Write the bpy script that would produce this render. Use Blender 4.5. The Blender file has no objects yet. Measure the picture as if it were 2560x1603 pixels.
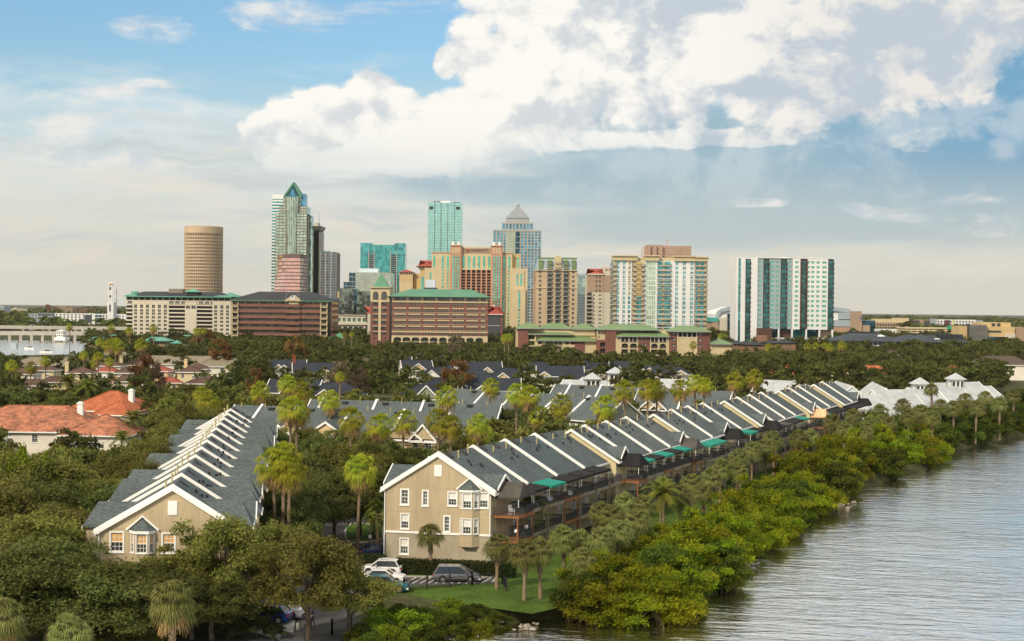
import bpy, math, random
import numpy as np
from mathutils import Matrix, Vector
PI = math.pi
rnd = random.Random(7)
sc = bpy.context.scene
COL = sc.collection
# ------------------------------------------------------------------ camera
FPX, CAMH, HOR, ROLL = 3556.0, 30.0, 768.0, math.radians(0.6)
PITCH = math.atan((801.5 - HOR) / FPX)
CR = Matrix.Rotation(PI / 2 - PITCH, 3, 'X') @ Matrix.Rotation(ROLL, 3, 'Z')
cam = bpy.data.cameras.new('camera')
cam.sensor_width = 36.0
cam.lens = FPX / 2560 * 36.0
cam.clip_start, cam.clip_end = 1.0, 60000.0
camo = bpy.data.objects.new('camera', cam)
COL.objects.link(camo)
camo.matrix_world = Matrix.Translation((0, 0, CAMH)) @ CR.to_4x4()
sc.camera = camo
sc.view_settings.view_transform = 'Standard'
sc.view_settings.look = 'None'
sc.view_settings.gamma = 1.0
sc.view_settings.exposure = 0.0
sc.view_settings.use_curve_mapping = False
sc.render.engine = 'CYCLES'
sc.cycles.max_bounces = 5
sc.cycles.diffuse_bounces = 2
sc.cycles.glossy_bounces = 3
sc.cycles.transmission_bounces = 3
sc.cycles.transparent_max_bounces = 4
sc.cycles.use_denoising = True

def ray(px, py):                       # a pixel gives a direction only
    return CR @ Vector(((px - 1280) / FPX, -(py - 801.5) / FPX, -1.0))
def G(px, py, z=0.0):                  # where that direction meets the level z
    d = ray(px, py)
    return Vector((0, 0, CAMH)) + d * ((z - CAMH) / d.z)
def at(px, py, Y):                     # ... or the upright plane at distance Y
    d = ray(px, py)
    return Vector((0, 0, CAMH)) + d * (Y / d.y)
def proj(p):
    v = CR.transposed() @ (Vector(p) - Vector((0, 0, CAMH)))
    return 1280 + FPX * v.x / -v.z, 801.5 - FPX * v.y / -v.z

# ------------------------------------------------------------------ node helper
class X:                               # a value socket with arithmetic
    def __init__(s, nt, sock): s.nt, s.s = nt, sock
    def _m(s, op, a, b=None, c=None):
        n = s.nt.nodes.new('ShaderNodeMath'); n.operation = op
        for i, q in enumerate((a, b, c)):
            if q is None: continue
            if isinstance(q, X): s.nt.links.new(q.s, n.inputs[i])
            else: n.inputs[i].default_value = q
        return X(s.nt, n.outputs[0])
    def __add__(s, o): return s._m('ADD', s, o)
    __radd__ = __add__
    def __sub__(s, o): return s._m('SUBTRACT', s, o)
    def __rsub__(s, o): return s._m('SUBTRACT', o, s)
    def __mul__(s, o): return s._m('MULTIPLY', s, o)
    __rmul__ = __mul__
    def __truediv__(s, o): return s._m('DIVIDE', s, o)
    def max(s, o): return s._m('MAXIMUM', s, o)
    def smax(s, o, k): return s._m('SMOOTH_MAX', s, o, k)
    def min(s, o): return s._m('MINIMUM', s, o)
    def pow(s, o): return s._m('POWER', s, o)
    def f(s, op, b=None): return s._m(op, s, b)
    def ss(s, a, b, lo=0.0, hi=1.0):   # smoothstep
        n = s.nt.nodes.new('ShaderNodeMapRange'); n.interpolation_type = 'SMOOTHSTEP'
        s.nt.links.new(s.s, n.inputs[0])
        for i, q in zip((1, 2, 3, 4), (a, b, lo, hi)): n.inputs[i].default_value = q
        return X(s.nt, n.outputs[0])
def vmul(nt, vec, k):
    n = nt.nodes.new('ShaderNodeVectorMath'); n.operation = 'MULTIPLY'
    nt.links.new(vec, n.inputs[0]); n.inputs[1].default_value = k
    return n.outputs[0]
def vadd(nt, vec, k):
    n = nt.nodes.new('ShaderNodeVectorMath'); n.operation = 'ADD'
    nt.links.new(vec, n.inputs[0])
    if isinstance(k, tuple): n.inputs[1].default_value = k
    else: nt.links.new(k, n.inputs[1])
    return n.outputs[0]
def noise(nt, vec, scale, detail=4.0, rough=0.5, dist=0.0):
    n = nt.nodes.new('ShaderNodeTexNoise'); n.noise_dimensions = '3D'
    if vec is not None: nt.links.new(vec, n.inputs['Vector'])
    n.inputs['Scale'].default_value = scale; n.inputs['Detail'].default_value = detail
    n.inputs['Roughness'].default_value = rough; n.inputs['Distortion'].default_value = dist
    return X(nt, n.outputs[0])
def mixc(nt, f, a, b):
    n = nt.nodes.new('ShaderNodeMix'); n.data_type = 'RGBA'
    if isinstance(f, X): nt.links.new(f.s, n.inputs[0])
    else: n.inputs[0].default_value = f
    for i, q in ((6, a), (7, b)):
        if isinstance(q, tuple): n.inputs[i].default_value = (*q[:3], 1)
        else: nt.links.new(q, n.inputs[i])
    return n.outputs[2]

# ------------------------------------------------------------------ sky and sun
SUN_EL, SUN_AZ = math.radians(38), math.radians(218)     # clockwise from +Y: the sun stands behind the camera, to the left
world = bpy.data.worlds.new('World'); sc.world = world; world.use_nodes = True
nt = world.node_tree
bg = nt.nodes['Background']; bg.inputs[1].default_value = 0.1
sky = nt.nodes.new('ShaderNodeTexSky'); sky.sky_type = 'NISHITA'; sky.sun_disc = False
sky.sun_elevation = SUN_EL; sky.sun_rotation = SUN_AZ
sky.air_density = 1.6; sky.dust_density = 0.6; sky.ozone_density = 3.0
tc = nt.nodes.new('ShaderNodeTexCoord'); dv = tc.outputs['Generated']
sp = nt.nodes.new('ShaderNodeSeparateXYZ'); nt.links.new(dv, sp.inputs[0])
dx, dy, dz = (X(nt, o) for o in sp.outputs)
DEG = 180 / PI
U = dx.f('ARCTAN2', dy) * DEG
V = dz.f('ARCSINE') * DEG
def blob(px, py, rx, ry):              # a soft round patch of sky, given by where it is seen
    k = DEG / FPX
    q = ray(px, py).normalized()
    u0, v0 = math.degrees(math.atan2(q.x, q.y)), math.degrees(math.asin(q.z))
    a = (U - u0) * (1 / (rx * k)); b = (V - v0) * (1 / (ry * k))
    return 1.0 - (a * a + b * b)
def union(bl, k=0.5):
    r = blob(*bl[0])
    for b in bl[1:]: r = r.smax(blob(*b), k)
    return r.max(-1.5)
C10 = lambda *c: tuple(10 * q for q in c)
warp = nt.nodes.new('ShaderNodeTexNoise'); warp.inputs['Scale'].default_value = 9.0; warp.inputs['Detail'].default_value = 3
nt.links.new(dv, warp.inputs['Vector'])
dw = vadd(nt, dv, vmul(nt, vadd(nt, warp.outputs['Color'], (-.5, -.5, -.5)), (.06, .06, .04)))
big = noise(nt, vmul(nt, dv, (1, 1, 1.9)), 5.0, 6, .55)
band = noise(nt, vmul(nt, dw, (1, 1, 7.0)), 5.0, 7, .58)
wisp = noise(nt, vmul(nt, dw, (1, 1, 5.0)), 13.0, 8, .62)
puff = noise(nt, vmul(nt, dw, (1, 1, 1.25)), 26.0, 9, .60)
puf2 = noise(nt, vmul(nt, vadd(nt, dw, (-.010, 0, .013)), (1, 1, 1.25)), 26.0, 9, .60)
soft = noise(nt, vmul(nt, dw, (1, 1, 1.6)), 11.0, 6, .5)
sof2 = noise(nt, vmul(nt, vadd(nt, dw, (-.02, 0, .025)), (1, 1, 1.6)), 11.0, 6, .5)
# clear sky, paling to a cream haze at the horizon
hz = nt.nodes.new('ShaderNodeMix'); hz.data_type = 'RGBA'; hz.blend_type = 'MULTIPLY'; hz.inputs[0].default_value = 1
nt.links.new(sky.outputs[0], hz.inputs[6]); hz.inputs[7].default_value = (0.84, 1.12, 1.40, 1)
c = hz.outputs[2]
c = mixc(nt, V.ss(10.5, 1.0, 0.0, 1.0), c, mixc(nt, V.ss(1.0, 6.0), C10(.69, .67, .565), C10(.655, .705, .69)))
# thin streaked veil
veil = (band * .75 + wisp * .25 + (V.ss(11.5, 4.5) - .5) * .36).ss(.40, .66, 0, .88)
c = mixc(nt, veil, c, mixc(nt, V.ss(1.0, 8.0), C10(.73, .71, .61), C10(.73, .81, .83)))
# level streaks of grey and of lit cream low in the sky
st1 = noise(nt, vmul(nt, dw, (1, 1, 11.0)), 4.0, 6, .6)
c = mixc(nt, (st1.ss(.46, .66, 0, .75) * V.ss(.3, 2.5)) * V.ss(10.0, 6.0), c, C10(.545, .605, .615))
st2 = noise(nt, vmul(nt, vadd(nt, dw, (.31, .2, .07)), (1, 1, 8.0)), 6.0, 7, .62)
c = mixc(nt, (st2.ss(.50, .68, 0, .8) * V.ss(.2, 1.5)) * V.ss(9.0, 6.0), c, C10(.80, .765, .675))
lowp = noise(nt, vmul(nt, dw, (1, 1, 2.6)), 20.0, 8, .6)
c = mixc(nt, (lowp.ss(.54, .66, 0, .55) * V.ss(.6, 1.6)) * V.ss(5.5, 3.0), c, C10(.80, .735, .63))
# blue-grey cloud banks in shade
bank = union([(2350, 420, 520, 190), (1850, 430, 520, 90), (1900, 320, 600, 55), (2480, 200, 190, 170), (1500, 480, 500, 45), (2000, 560, 700, 60)], .4)
bank = (bank + (band - .5) * 2.6 + (soft - .5) * 1.2).ss(-.75, .6, 0, .95)
c = mixc(nt, bank, c, mixc(nt, V.ss(2.5, 7.0), C10(.50, .585, .59), mixc(nt, U.ss(8.0, 19.0), mixc(nt, ((puff - puf2) * 2.6 + (soft - sof2) * 3.0 + .35).ss(.1, .9), C10(.31, .48, .59), C10(.50, .62, .69)), mixc(nt, ((puff - puf2) * 2.6 + (soft - sof2) * 3.4 + .30).ss(.1, .9), C10(.17, .38, .57), C10(.42, .56, .67)))))
# heaped cloud: bright where it faces the sun, grey in its own shade
heap = union([(830, 330, 170, 120), (930, 235, 85, 75), (735, 350, 130, 75), (1010, 280, 75, 75), (1060, 350, 320, 90),
              (1340, 200, 215, 190), (1190, 130, 85, 100), (1115, 160, 35, 50), (1330, 20, 170, 100), (1600, 150, 290, 200), (1280, 290, 300, 95),
              (2050, 150, 330, 165), (2320, 60, 400, 110), (2330, 170, 200, 95), (1800, 60, 400, 120), (1750, 345, 240, 26), (1350, 350, 330, 34)], .35)
edge = heap + (puff - .5) * 2.5 + (soft - .5) * 1.3
dens = edge.ss(-.10, .34)
lit = ((puff - puf2) * 3.4 + (soft - sof2) * 4.0 + U.ss(1.0, 11.0, .44, -.04) + .18).ss(-.25, .75)
cc = mixc(nt, lit, mixc(nt, U.ss(-2.0, 9.0), C10(.70, .735, .75), C10(.54, .61, .68)), mixc(nt, U.ss(4.0, 16.0), C10(1.0, .975, .91), C10(.86, .83, .78)))
fade = V.ss(4.0, 7.8, .10, 1.0)        # the heap dissolves into the haze at its foot
c = mixc(nt, dens * fade, c, cc)
# small torn clouds in the blue
frag = union([(740, 45, 200, 40), (900, 30, 260, 34), (390, 75, 110, 40), (370, 222, 80, 24), (270, 370, 230, 60), (160, 270, 330, 50), (1250, 10, 300, 30),
              (2330, 520, 220, 40), (1870, 505, 90, 14), (2300, 350, 80, 34), (2450, 560, 160, 34)], .3)
fr = (frag.min(.35) + (wisp - .5) * 3.6 + (puff - .5) * 1.2).ss(.05, 1.15, 0, .85)
c = mixc(nt, fr, c, mixc(nt, ((puff - puf2) * 3.0 + .55).ss(.1, .9), C10(.62, .69, .76), C10(.90, .87, .82)))
# elsewhere, out of view: heaped cloud made fuller and brighter to whiten the water
away = (U.f('ABSOLUTE').ss(22, 36)).max(V.ss(13, 20))
oth = (big + (soft - .5) * .8).ss(.26, .50, 0, .97) * away
c = mixc(nt, oth, c, mixc(nt, (puff - puf2 + .32).ss(-.1, .45), C10(.76, .77, .77), C10(1.08, 1.04, .96)))
nt.links.new(c, bg.inputs[0])
world.cycles.sampling_method = 'MANUAL'; world.cycles.sample_map_resolution = 512

sun = bpy.data.lights.new('sun', 'SUN'); sun.energy = 3.9; sun.angle = math.radians(4); sun.color = (1.0, .85, .64)
suno = bpy.data.objects.new('sun', sun); COL.objects.link(suno)
sdir = Vector((math.sin(SUN_AZ) * math.cos(SUN_EL), math.cos(SUN_AZ) * math.cos(SUN_EL), math.sin(SUN_EL)))
suno.rotation_euler = sdir.to_track_quat('Z', 'Y').to_euler()
suno.location = sdir * 300
# ------------------------------------------------------------------ materials
MATS = {}
def _new(name):
    m = bpy.data.materials.new(name); m.use_nodes = True
    t = m.node_tree; return m, t, t.nodes['Principled BSDF']
def objco(t):
    n = t.nodes.new('ShaderNodeTexCoord'); return n.outputs['Object']
def bump(t, b, h, strength=.3, dist=.05):
    n = t.nodes.new('ShaderNodeBump'); n.inputs['Strength'].default_value = strength; n.inputs['Distance'].default_value = dist
    t.links.new(h.s, n.inputs['Height']); t.links.new(n.outputs[0], b.inputs['Normal'])
def pm(name, col, var=.18, scale=1.2, rough=.8, spec=.3, metal=0.0, stretch=(1, 1, 1), isl=0.0, col2=None, bmp=0.0, fine=0.0):
    """a painted, stained or weathered surface: base colour, blotches, fine grain, streaks"""
    if name in MATS: return MATS[name]
    m, t, b = _new(name)
    v = vmul(t, objco(t), stretch)
    n1 = noise(t, v, scale, 5, .6)
    k = n1.ss(.3, .7)
    if fine: k = k * (1 - fine) + noise(t, v, scale * 9, 3, .6).ss(.3, .7) * fine
    a = tuple(q * (1 - var) for q in col); c2 = col2 or tuple(min(1, q * (1 + var)) for q in col)
    c = mixc(t, k, a, c2)
    if isl:
        g = t.nodes.new('ShaderNodeNewGeometry')
        h = t.nodes.new('ShaderNodeHueSaturation'); t.links.new(c, h.inputs['Color'])
        r = X(t, g.outputs['Random Per Island']) * (2 * isl) + (1 - isl)
        t.links.new(r.s, h.inputs['Value']); c = h.outputs[0]
    t.links.new(c, b.inputs['Base Color'])
    b.inputs['Roughness'].default_value = rough; b.inputs['Specular IOR Level'].default_value = spec; b.inputs['Metallic'].default_value = metal
    if bmp: bump(t, b, n1 if not fine else k, bmp, .05)
    MATS[name] = m; return m
def shingle(name, col, var=.45):
    m, t, b = _new(name); o = objco(t)
    fl = noise(t, vmul(t, o, (1.6, 1.6, 7.5)), 1.5, 3, .7).ss(.3, .7)
    bl = noise(t, o, .25, 3, .5).ss(.3, .7)
    co = X(t, (lambda w: (t.links.new(vmul(t, o, (0, 0, 1)), w.inputs[0]), w.outputs['Fac'])[1])(t.nodes.new('ShaderNodeTexWave')))
    k = fl * .8 + bl * .2
    c = mixc(t, k, tuple(q * (1 - var) for q in col), tuple(q * (1 + var) for q in col))
    t.links.new(c, b.inputs['Base Color']); b.inputs['Roughness'].default_value = .9; b.inputs['Specular IOR Level'].default_value = .2
    bump(t, b, fl, .35, .04)
    return m
def tile(name, col, dark):
    m, t, b = _new(name); o = objco(t)
    bl = noise(t, vmul(t, o, (1.0, 1.0, 2.6)), 1.0, 3, .75).ss(.36, .64)
    bb = noise(t, o, .3, 3, .5).ss(.35, .65)
    c = mixc(t, bl * .7 + bb * .3, dark, col)
    t.links.new(c, b.inputs['Base Color']); b.inputs['Roughness'].default_value = .85; b.inputs['Specular IOR Level'].default_value = .2
    return m
def glass(name, tint, cell=(2.0, 3.3), metal=.75, rough=.06, dark=.35, warp=.03):
    """tinted mirror glazing; every pane sits a little differently"""
    m, t, b = _new(name); o = objco(t)
    s = t.nodes.new('ShaderNodeSeparateXYZ'); t.links.new(o, s.inputs[0])
    cx = ((X(t, s.outputs[0]) + X(t, s.outputs[1]) * .7) / cell[0]).f('FLOOR'); cz = (X(t, s.outputs[2]) / cell[1]).f('FLOOR')
    cb = t.nodes.new('ShaderNodeCombineXYZ'); t.links.new(cx.s, cb.inputs[0]); t.links.new(cz.s, cb.inputs[1])
    w = t.nodes.new('ShaderNodeTexWhiteNoise'); t.links.new(cb.outputs[0], w.inputs['Vector'])
    r = X(t, w.outputs['Value'])
    c = mixc(t, r.ss(.0, 1.0), tuple(q * (1 - dark) for q in tint), tint)
    t.links.new(c, b.inputs['Base Color'])
    b.inputs['Metallic'].default_value = metal; b.inputs['Roughness'].default_value = rough
    nn = t.nodes.new('ShaderNodeNewGeometry')
    add = vadd(t, nn.outputs['Normal'], vmul(t, vadd(t, w.outputs['Color'], (-.5, -.5, -.5)), (warp, warp, warp)))
    nz = t.nodes.new('ShaderNodeVectorMath'); nz.operation = 'NORMALIZE'; t.links.new(add, nz.inputs[0])
    t.links.new(nz.outputs[0], b.inputs['Normal'])
    return m
def leafm(name, cols, trans=.35, top=None):
    """leaves: each its own tone, each tree its own hue"""
    m, t, b = _new(name)
    g = t.nodes.new('ShaderNodeNewGeometry'); oi = t.nodes.new('ShaderNodeObjectInfo')
    r = X(t, g.outputs['Random Per Island']); ro = X(t, oi.outputs['Random'])
    n = noise(t, objco(t), .35, 3, .6).ss(.35, .65); n2 = noise(t, objco(t), .055, 2, .5).ss(.3, .7)
    c = mixc(t, r, cols[0], cols[1])
    c = mixc(t, n * .75, c, cols[2])
    h = t.nodes.new('ShaderNodeHueSaturation'); t.links.new(c, h.inputs['Color'])
    t.links.new((ro * .04 + n2 * .035 + .468).s, h.inputs['Hue']); t.links.new((ro * .6 + n2 * .5 + .50).s, h.inputs['Value'])
    b.inputs['Roughness'].default_value = .65; b.inputs['Specular IOR Level'].default_value = .08
    t.links.new(h.outputs[0], b.inputs['Base Color'])
    tr = t.nodes.new('ShaderNodeBsdfTranslucent'); t.links.new(h.outputs[0], tr.inputs[0])
    mx = t.nodes.new('ShaderNodeMixShader'); mx.inputs[0].default_value = trans
    t.links.new(b.outputs[0], mx.inputs[1]); t.links.new(tr.outputs[0], mx.inputs[2])
    t.links.new(mx.outputs[0], t.nodes['Material Output'].inputs[0])
    return m

M = dict(
 stucco=pm('tan_stucco', (.44, .36, .235), .17, .35, .9, .2, stretch=(1.6, 1.6, .22), fine=.3),
 stucco_low=pm('grey_tan_stucco', (.36, .315, .235), .17, .35, .9, .2, stretch=(1, 1, .45), fine=.25),
 stucco_cream=pm('cream_stucco', (.58, .50, .30), .08, .4, .9, .2),
 stucco_peach=pm('peach_stucco', (.62, .47, .27), .08, .4, .9, .2),
 stucco_grey=pm('grey_green_stucco', (.23, .25, .21), .10, .4, .9, .2),
 white=pm('white_trim', (.80, .80, .77), .05, .8, .6, .3),
 offwhite=pm('off_white_wall', (.70, .66, .58), .07, .3, .85, .2),
 shingle=shingle('grey_shingle', (.085, .105, .108)),
 shingle2=shingle('grey_shingle_worn', (.098, .114, .112), .5), shingle3=shingle('grey_shingle_dark', (.072, .094, .099), .45),
 shingle_dark=shingle('slate_shingle', (.028, .034, .045)),
 shingle_brown=shingle('brown_shingle', (.085, .066, .052)),
 shingle_tan=shingle('tan_shingle', (.21, .18, .13)),
 metalroof=pm('grey_metal_roof', (.46, .48, .49), .12, .5, .45, .4, .2, stretch=(1, 1, .3)),
 tile_or=tile('orange_clay_tile', (.47, .15, .065), (.27, .075, .035)),
 tile_mix=tile('mottled_clay_tile', (.50, .20, .11), (.15, .068, .045)),
 tile_br=tile('brown_clay_tile', (.13, .075, .055), (.07, .045, .035)),
 tile_red=tile('red_clay_tile', (.34, .10, .065), (.22, .06, .04)),
 pipe=pm('yellowed_vent_pipe', (.46, .39, .17), .15, 3, .6),
 black=pm('black_metal', (.018, .018, .02), .2, 3, .5, .4),
 rail=pm('charcoal_railing', (.045, .05, .055), .15, 2, .5, .4),
 awn_black=pm('black_awning_cloth', (.016, .015, .015), .25, .8, .85, .2),
 awn_grey=pm('faded_grey_awning_cloth', (.075, .068, .06), .2, .8, .85, .2),
 awn_teal=pm('teal_awning_cloth', (.014, .23, .17), .15, .8, .8, .2),
 awn_peach=pm('peach_awning_cloth', (.70, .42, .24), .1, .8, .85, .2),
 wood=pm('stained_deck_wood', (.26, .11, .045), .25, 2, .7, .3, stretch=(.3, .3, 3)),
 oldwood=pm('weathered_wood', (.27, .23, .17), .25, 2, .85, .2),
 concrete=pm('concrete', (.42, .40, .35), .12, .5, .9, .2),
 asphalt=pm('asphalt', (.075, .072, .068), .22, .35, .9, .25, fine=.4),
 paint=pm('road_paint', (.72, .70, .64), .12, 2, .8),
 lawn=pm('lawn_grass', (.058, .098, .016), .5, .22, .95, .1, fine=.5, bmp=.4),
 soil=pm('leaf_litter_ground', (.055, .058, .024), .5, .09, .95, .1, fine=.5),
 bark=pm('bark', (.10, .08, .06), .35, 3, .95, .1, stretch=(1, 1, .3), bmp=.5),
 palmbark=pm('palm_bark', (.22, .165, .11), .3, 2.5, .95, .1, stretch=(1, 1, 4), bmp=.5),
 deadfrond=pm('dead_frond', (.30, .20, .09), .35, 3, .9, .1, isl=.35),
 blind=pm('window_blind', (.72, .71, .66), .08, 1, .7),
 amber=pm('amber_blind', (.62, .36, .13), .12, 1.5, .7),
)
def pane_mat():
    m, t, b = _new('window_pane')
    oi = t.nodes.new('ShaderNodeObjectInfo')
    c = mixc(t, X(t, oi.outputs['Random']), (.025, .03, .032), (.10, .11, .105))
    t.links.new(c, b.inputs['Base Color']); b.inputs['Roughness'].default_value = .08; b.inputs['Specular IOR Level'].default_value = .8
    return m
M['pane'] = pane_mat()

# ------------------------------------------------------------------ mesh helpers
def obj(name, me, parent=None, loc=(0, 0, 0), rz=0.0):
    o = bpy.data.objects.new(name, me); COL.objects.link(o)
    o.location = loc; o.rotation_euler = (0, 0, rz)
    if parent is not None: o.parent = parent
    return o
def tag(o, label=None, cat=None, group=None, kind=None):
    for k, q in (('label', label), ('category', cat), ('group', group), ('kind', kind)):
        if q: o[k] = q
    return o
def thing(name, label, cat, loc=(0, 0, 0), rz=0.0, group=None):
    return tag(obj(name, None, None, loc, rz), label, cat, group)
def ctree(o, parent=None):             # copy a thing with its parts and their sub-parts
    c = o.copy(); COL.objects.link(c); c.parent = parent
    for ch in KIDS.get(o.name, []): KIDS.setdefault(c.name, []).append(ctree(ch, c))
    return c
KIDS = {}
class MB:
    def __init__(s, T=None): s.v, s.f, s.m, s.T = [], [], [], T
    def add(s, vs, fs, m=0):
        b = len(s.v)
        s.v += [s.T(*p) for p in vs] if s.T else [tuple(p) for p in vs]
        s.f += [tuple(b + i for i in f) for f in fs]; s.m += [m] * len(fs)
        return s
    def box(s, x0, x1, y0, y1, z0, z1, m=0):
        return s.add([(x0, y0, z0), (x1, y0, z0), (x1, y1, z0), (x0, y1, z0), (x0, y0, z1), (x1, y0, z1), (x1, y1, z1), (x0, y1, z1)],
              [(0, 3, 2, 1), (4, 5, 6, 7), (0, 1, 5, 4), (1, 2, 6, 5), (2, 3, 7, 6), (3, 0, 4, 7)], m)
    def hexa(s, p, m=0):               # eight corners, bottom ring then top ring
        return s.add(p, [(0, 3, 2, 1), (4, 5, 6, 7), (0, 1, 5, 4), (1, 2, 6, 5), (2, 3, 7, 6), (3, 0, 4, 7)], m)
    def poly(s, p, m=0): return s.add(p, [tuple(range(len(p)))], m)
    def slab(s, p, th, m=0):           # a polygon given thickness downwards
        n = len(p); q = [(a[0], a[1], a[2] - th) for a in p]
        return s.add(list(p) + q, [tuple(range(n)), tuple(range(2 * n - 1, n - 1, -1))] + [(i, i + n, (i + 1) % n + n, (i + 1) % n) for i in range(n)], m)
    def prism(s, p, z0, z1, m=0):
        n = len(p)
        return s.add([(a, b, z0) for a, b in p] + [(a, b, z1) for a, b in p],
              [tuple(range(n - 1, -1, -1)), tuple(range(n, 2 * n))] + [(i, (i + 1) % n, (i + 1) % n + n, i + n) for i in range(n)], m)
    def beam(s, a, b, w, h=None, m=0): # a bar of square section between two points
        a, b = Vector(a), Vector(b); h = h or w
        d = (b - a).normalized(); u = d.cross(Vector((0, 0, 1)))
        if u.length < 1e-3: u = Vector((1, 0, 0))
        u.normalize(); v = u.cross(d)
        u *= w / 2; v *= h / 2
        T, s.T = s.T, None
        s.hexa([a - u - v, a + u - v, a + u + v, a - u + v, b - u - v, b + u - v, b + u + v, b - u + v], m)
        s.T = T; return s
    def tube(s, pts, rad, n=8, m=0, cap=True):
        base = len(s.v); pts = [Vector(p) for p in pts]
        vs, fs = [], []
        for i, p in enumerate(pts):
            d = (pts[min(i + 1, len(pts) - 1)] - pts[max(i - 1, 0)]).normalized()
            u = d.cross(Vector((0, 1, 0)) if abs(d.y) < .9 else Vector((1, 0, 0))).normalized(); v = d.cross(u)
            r = rad[i] if isinstance(rad, (list, tuple)) else rad
            vs += [p + (u * math.cos(2 * PI * k / n) + v * math.sin(2 * PI * k / n)) * r for k in range(n)]
        for i in range(len(pts) - 1):
            fs += [(i * n + k, i * n + (k + 1) % n, (i + 1) * n + (k + 1) % n, (i + 1) * n + k) for k in range(n)]
        if cap: fs += [tuple(range(n - 1, -1, -1)), tuple((len(pts) - 1) * n + k for k in range(n))]
        return s.add(vs, fs, m)
    def lathe(s, prof, c=(0, 0), n=16, m=0, ph=0.0):  # profile of (radius, z)
        vs, fs = [], []
        for r, z in prof: vs += [(c[0] + r * math.cos(2 * PI * k / n + ph), c[1] + r * math.sin(2 * PI * k / n + ph), z) for k in range(n)]
        for i in range(len(prof) - 1):
            fs += [(i * n + k, i * n + (k + 1) % n, (i + 1) * n + (k + 1) % n, (i + 1) * n + k) for k in range(n)]
        fs += [tuple(range(n - 1, -1, -1)), tuple((len(prof) - 1) * n + k for k in range(n))]
        return s.add(vs, fs, m)
    # --- on an upright face F: u along it, z up, n outwards
    def fbox(s, F, u0, u1, z0, z1, n0, n1, m=0):
        P = F.p
        return s.hexa([P(u0, z0, n1), P(u1, z0, n1), P(u1, z0, n0), P(u0, z0, n0), P(u0, z1, n1), P(u1, z1, n1), P(u1, z1, n0), P(u0, z1, n0)], m)
    def holes(s, F, u0, u1, z0, z1, hs, dep=.18, m=0):
        """an upright wall with openings hs = (u0, u1, z0, z1) and their reveals"""
        us = sorted({u0, u1, *[q for h in hs for q in h[:2] if u0 < q < u1]}); zs = sorted({z0, z1, *[q for h in hs for q in h[2:4] if z0 < q < z1]})
        P = F.p
        for j in range(len(zs) - 1):
            zm = (zs[j] + zs[j + 1]) / 2; run = None
            row = [h for h in hs if h[2] < zm < h[3]]
            for i in range(len(us)):
                solid = i < len(us) - 1 and not any(h[0] < (us[i] + us[i + 1]) / 2 < h[1] for h in row)
                if solid and run is None: run = us[i]
                if not solid and run is not None:
                    s.poly([P(run, zs[j], 0), P(us[i], zs[j], 0), P(us[i], zs[j + 1], 0), P(run, zs[j + 1], 0)], m); run = None
        for a, b, c, d in [h[:4] for h in hs]:
            q = [(a, c), (b, c), (b, d), (a, d)]
            for i in range(4):
                e, g = q[i], q[(i + 1) % 4]
                s.poly([P(*e, 0), P(*e, -dep), P(*g, -dep), P(*g, 0)], m)
        return s
    def build(s, name, mats, parent=None, kind=None, label=None, smooth=False):
        me = s.mesh(name, mats, smooth)
        o = obj(name, me, parent)
        if kind: o['kind'] = kind
        if label: o['label'] = label
        return o
    def mesh(s, name, mats, smooth=False):
        me = bpy.data.meshes.new(name)
        me.from_pydata([tuple(p) for p in s.v], [], s.f)
        mats = mats if isinstance(mats, (list, tuple)) else [mats]
        for q in mats: me.materials.append(q)
        if len(mats) > 1: me.polygons.foreach_set('material_index', s.m)
        if smooth: me.polygons.foreach_set('use_smooth', [True] * len(s.f))
        me.update(); return me
class Fc:                              # an upright face: origin, direction along, outward normal
    def __init__(s, O, ud, nd): s.O, s.ud, s.nd = O, ud, nd
    def p(s, u, z, n): return (s.O[0] + u * s.ud[0] + n * s.nd[0], s.O[1] + u * s.ud[1] + n * s.nd[1], z)
    @property
    def ang(s): return math.atan2(s.ud[1], s.ud[0])
WINM = {}
def win_mesh(w, h, mx, my, trim, fm, mull):
    """frame with sash bars, and pane; local x along, -y outwards"""
    k = (round(w, 2), round(h, 2), mx, my, trim, fm.name, mull)
    if k in WINM: return WINM[k]
    a = MB(); t = trim; fw = .055
    if t:                              # flat casing round the opening, a deeper sill
        a.box(-w / 2 - t, -w / 2, -.05, .12, -t * .6, h + t); a.box(w / 2, w / 2 + t, -.05, .12, -t * .6, h + t)
        a.box(-w / 2, w / 2, -.05, .12, h, h + t); a.box(-w / 2 - t * 1.3, w / 2 + t * 1.3, -.10, .117, -t * 1.3, -t * .6)
        a.box(-w / 2, w / 2, -.045, .117, -t * .6, 0)
    a.box(-w / 2, -w / 2 + fw, .05, .12, 0, h); a.box(w / 2 - fw, w / 2, .05, .12, 0, h)
    a.box(-w / 2 + fw, w / 2 - fw, .05, .12, 0, fw); a.box(-w / 2 + fw, w / 2 - fw, .05, .12, h - fw, h)
    if mull: a.box(-w / 2 + fw, w / 2 - fw, .04, .12, h * .5 - .035, h * .5 + .035)
    for i in range(1, mx): x = -w / 2 + w * i / mx; a.box(x - .016, x + .016, .075, .117, fw, h - fw)
    for j in range(1, my):
        if mull and 2 * j == my: continue
        z = h * j / my; a.box(-w / 2 + fw, w / 2 - fw, .078, .116, z - .016, z + .016)
    p = MB(); p.box(-w / 2 + .02, w / 2 - .02, .125, .14, .02, h - .02)
    b = MB(); b.box(-w / 2 + .03, w / 2 - .03, .10, .122, h * .45, h - .03)
    WINM[k] = (a.mesh('window', fm), p.mesh('pane', M['pane']), b)
    return WINM[k]
BL = {}
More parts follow.
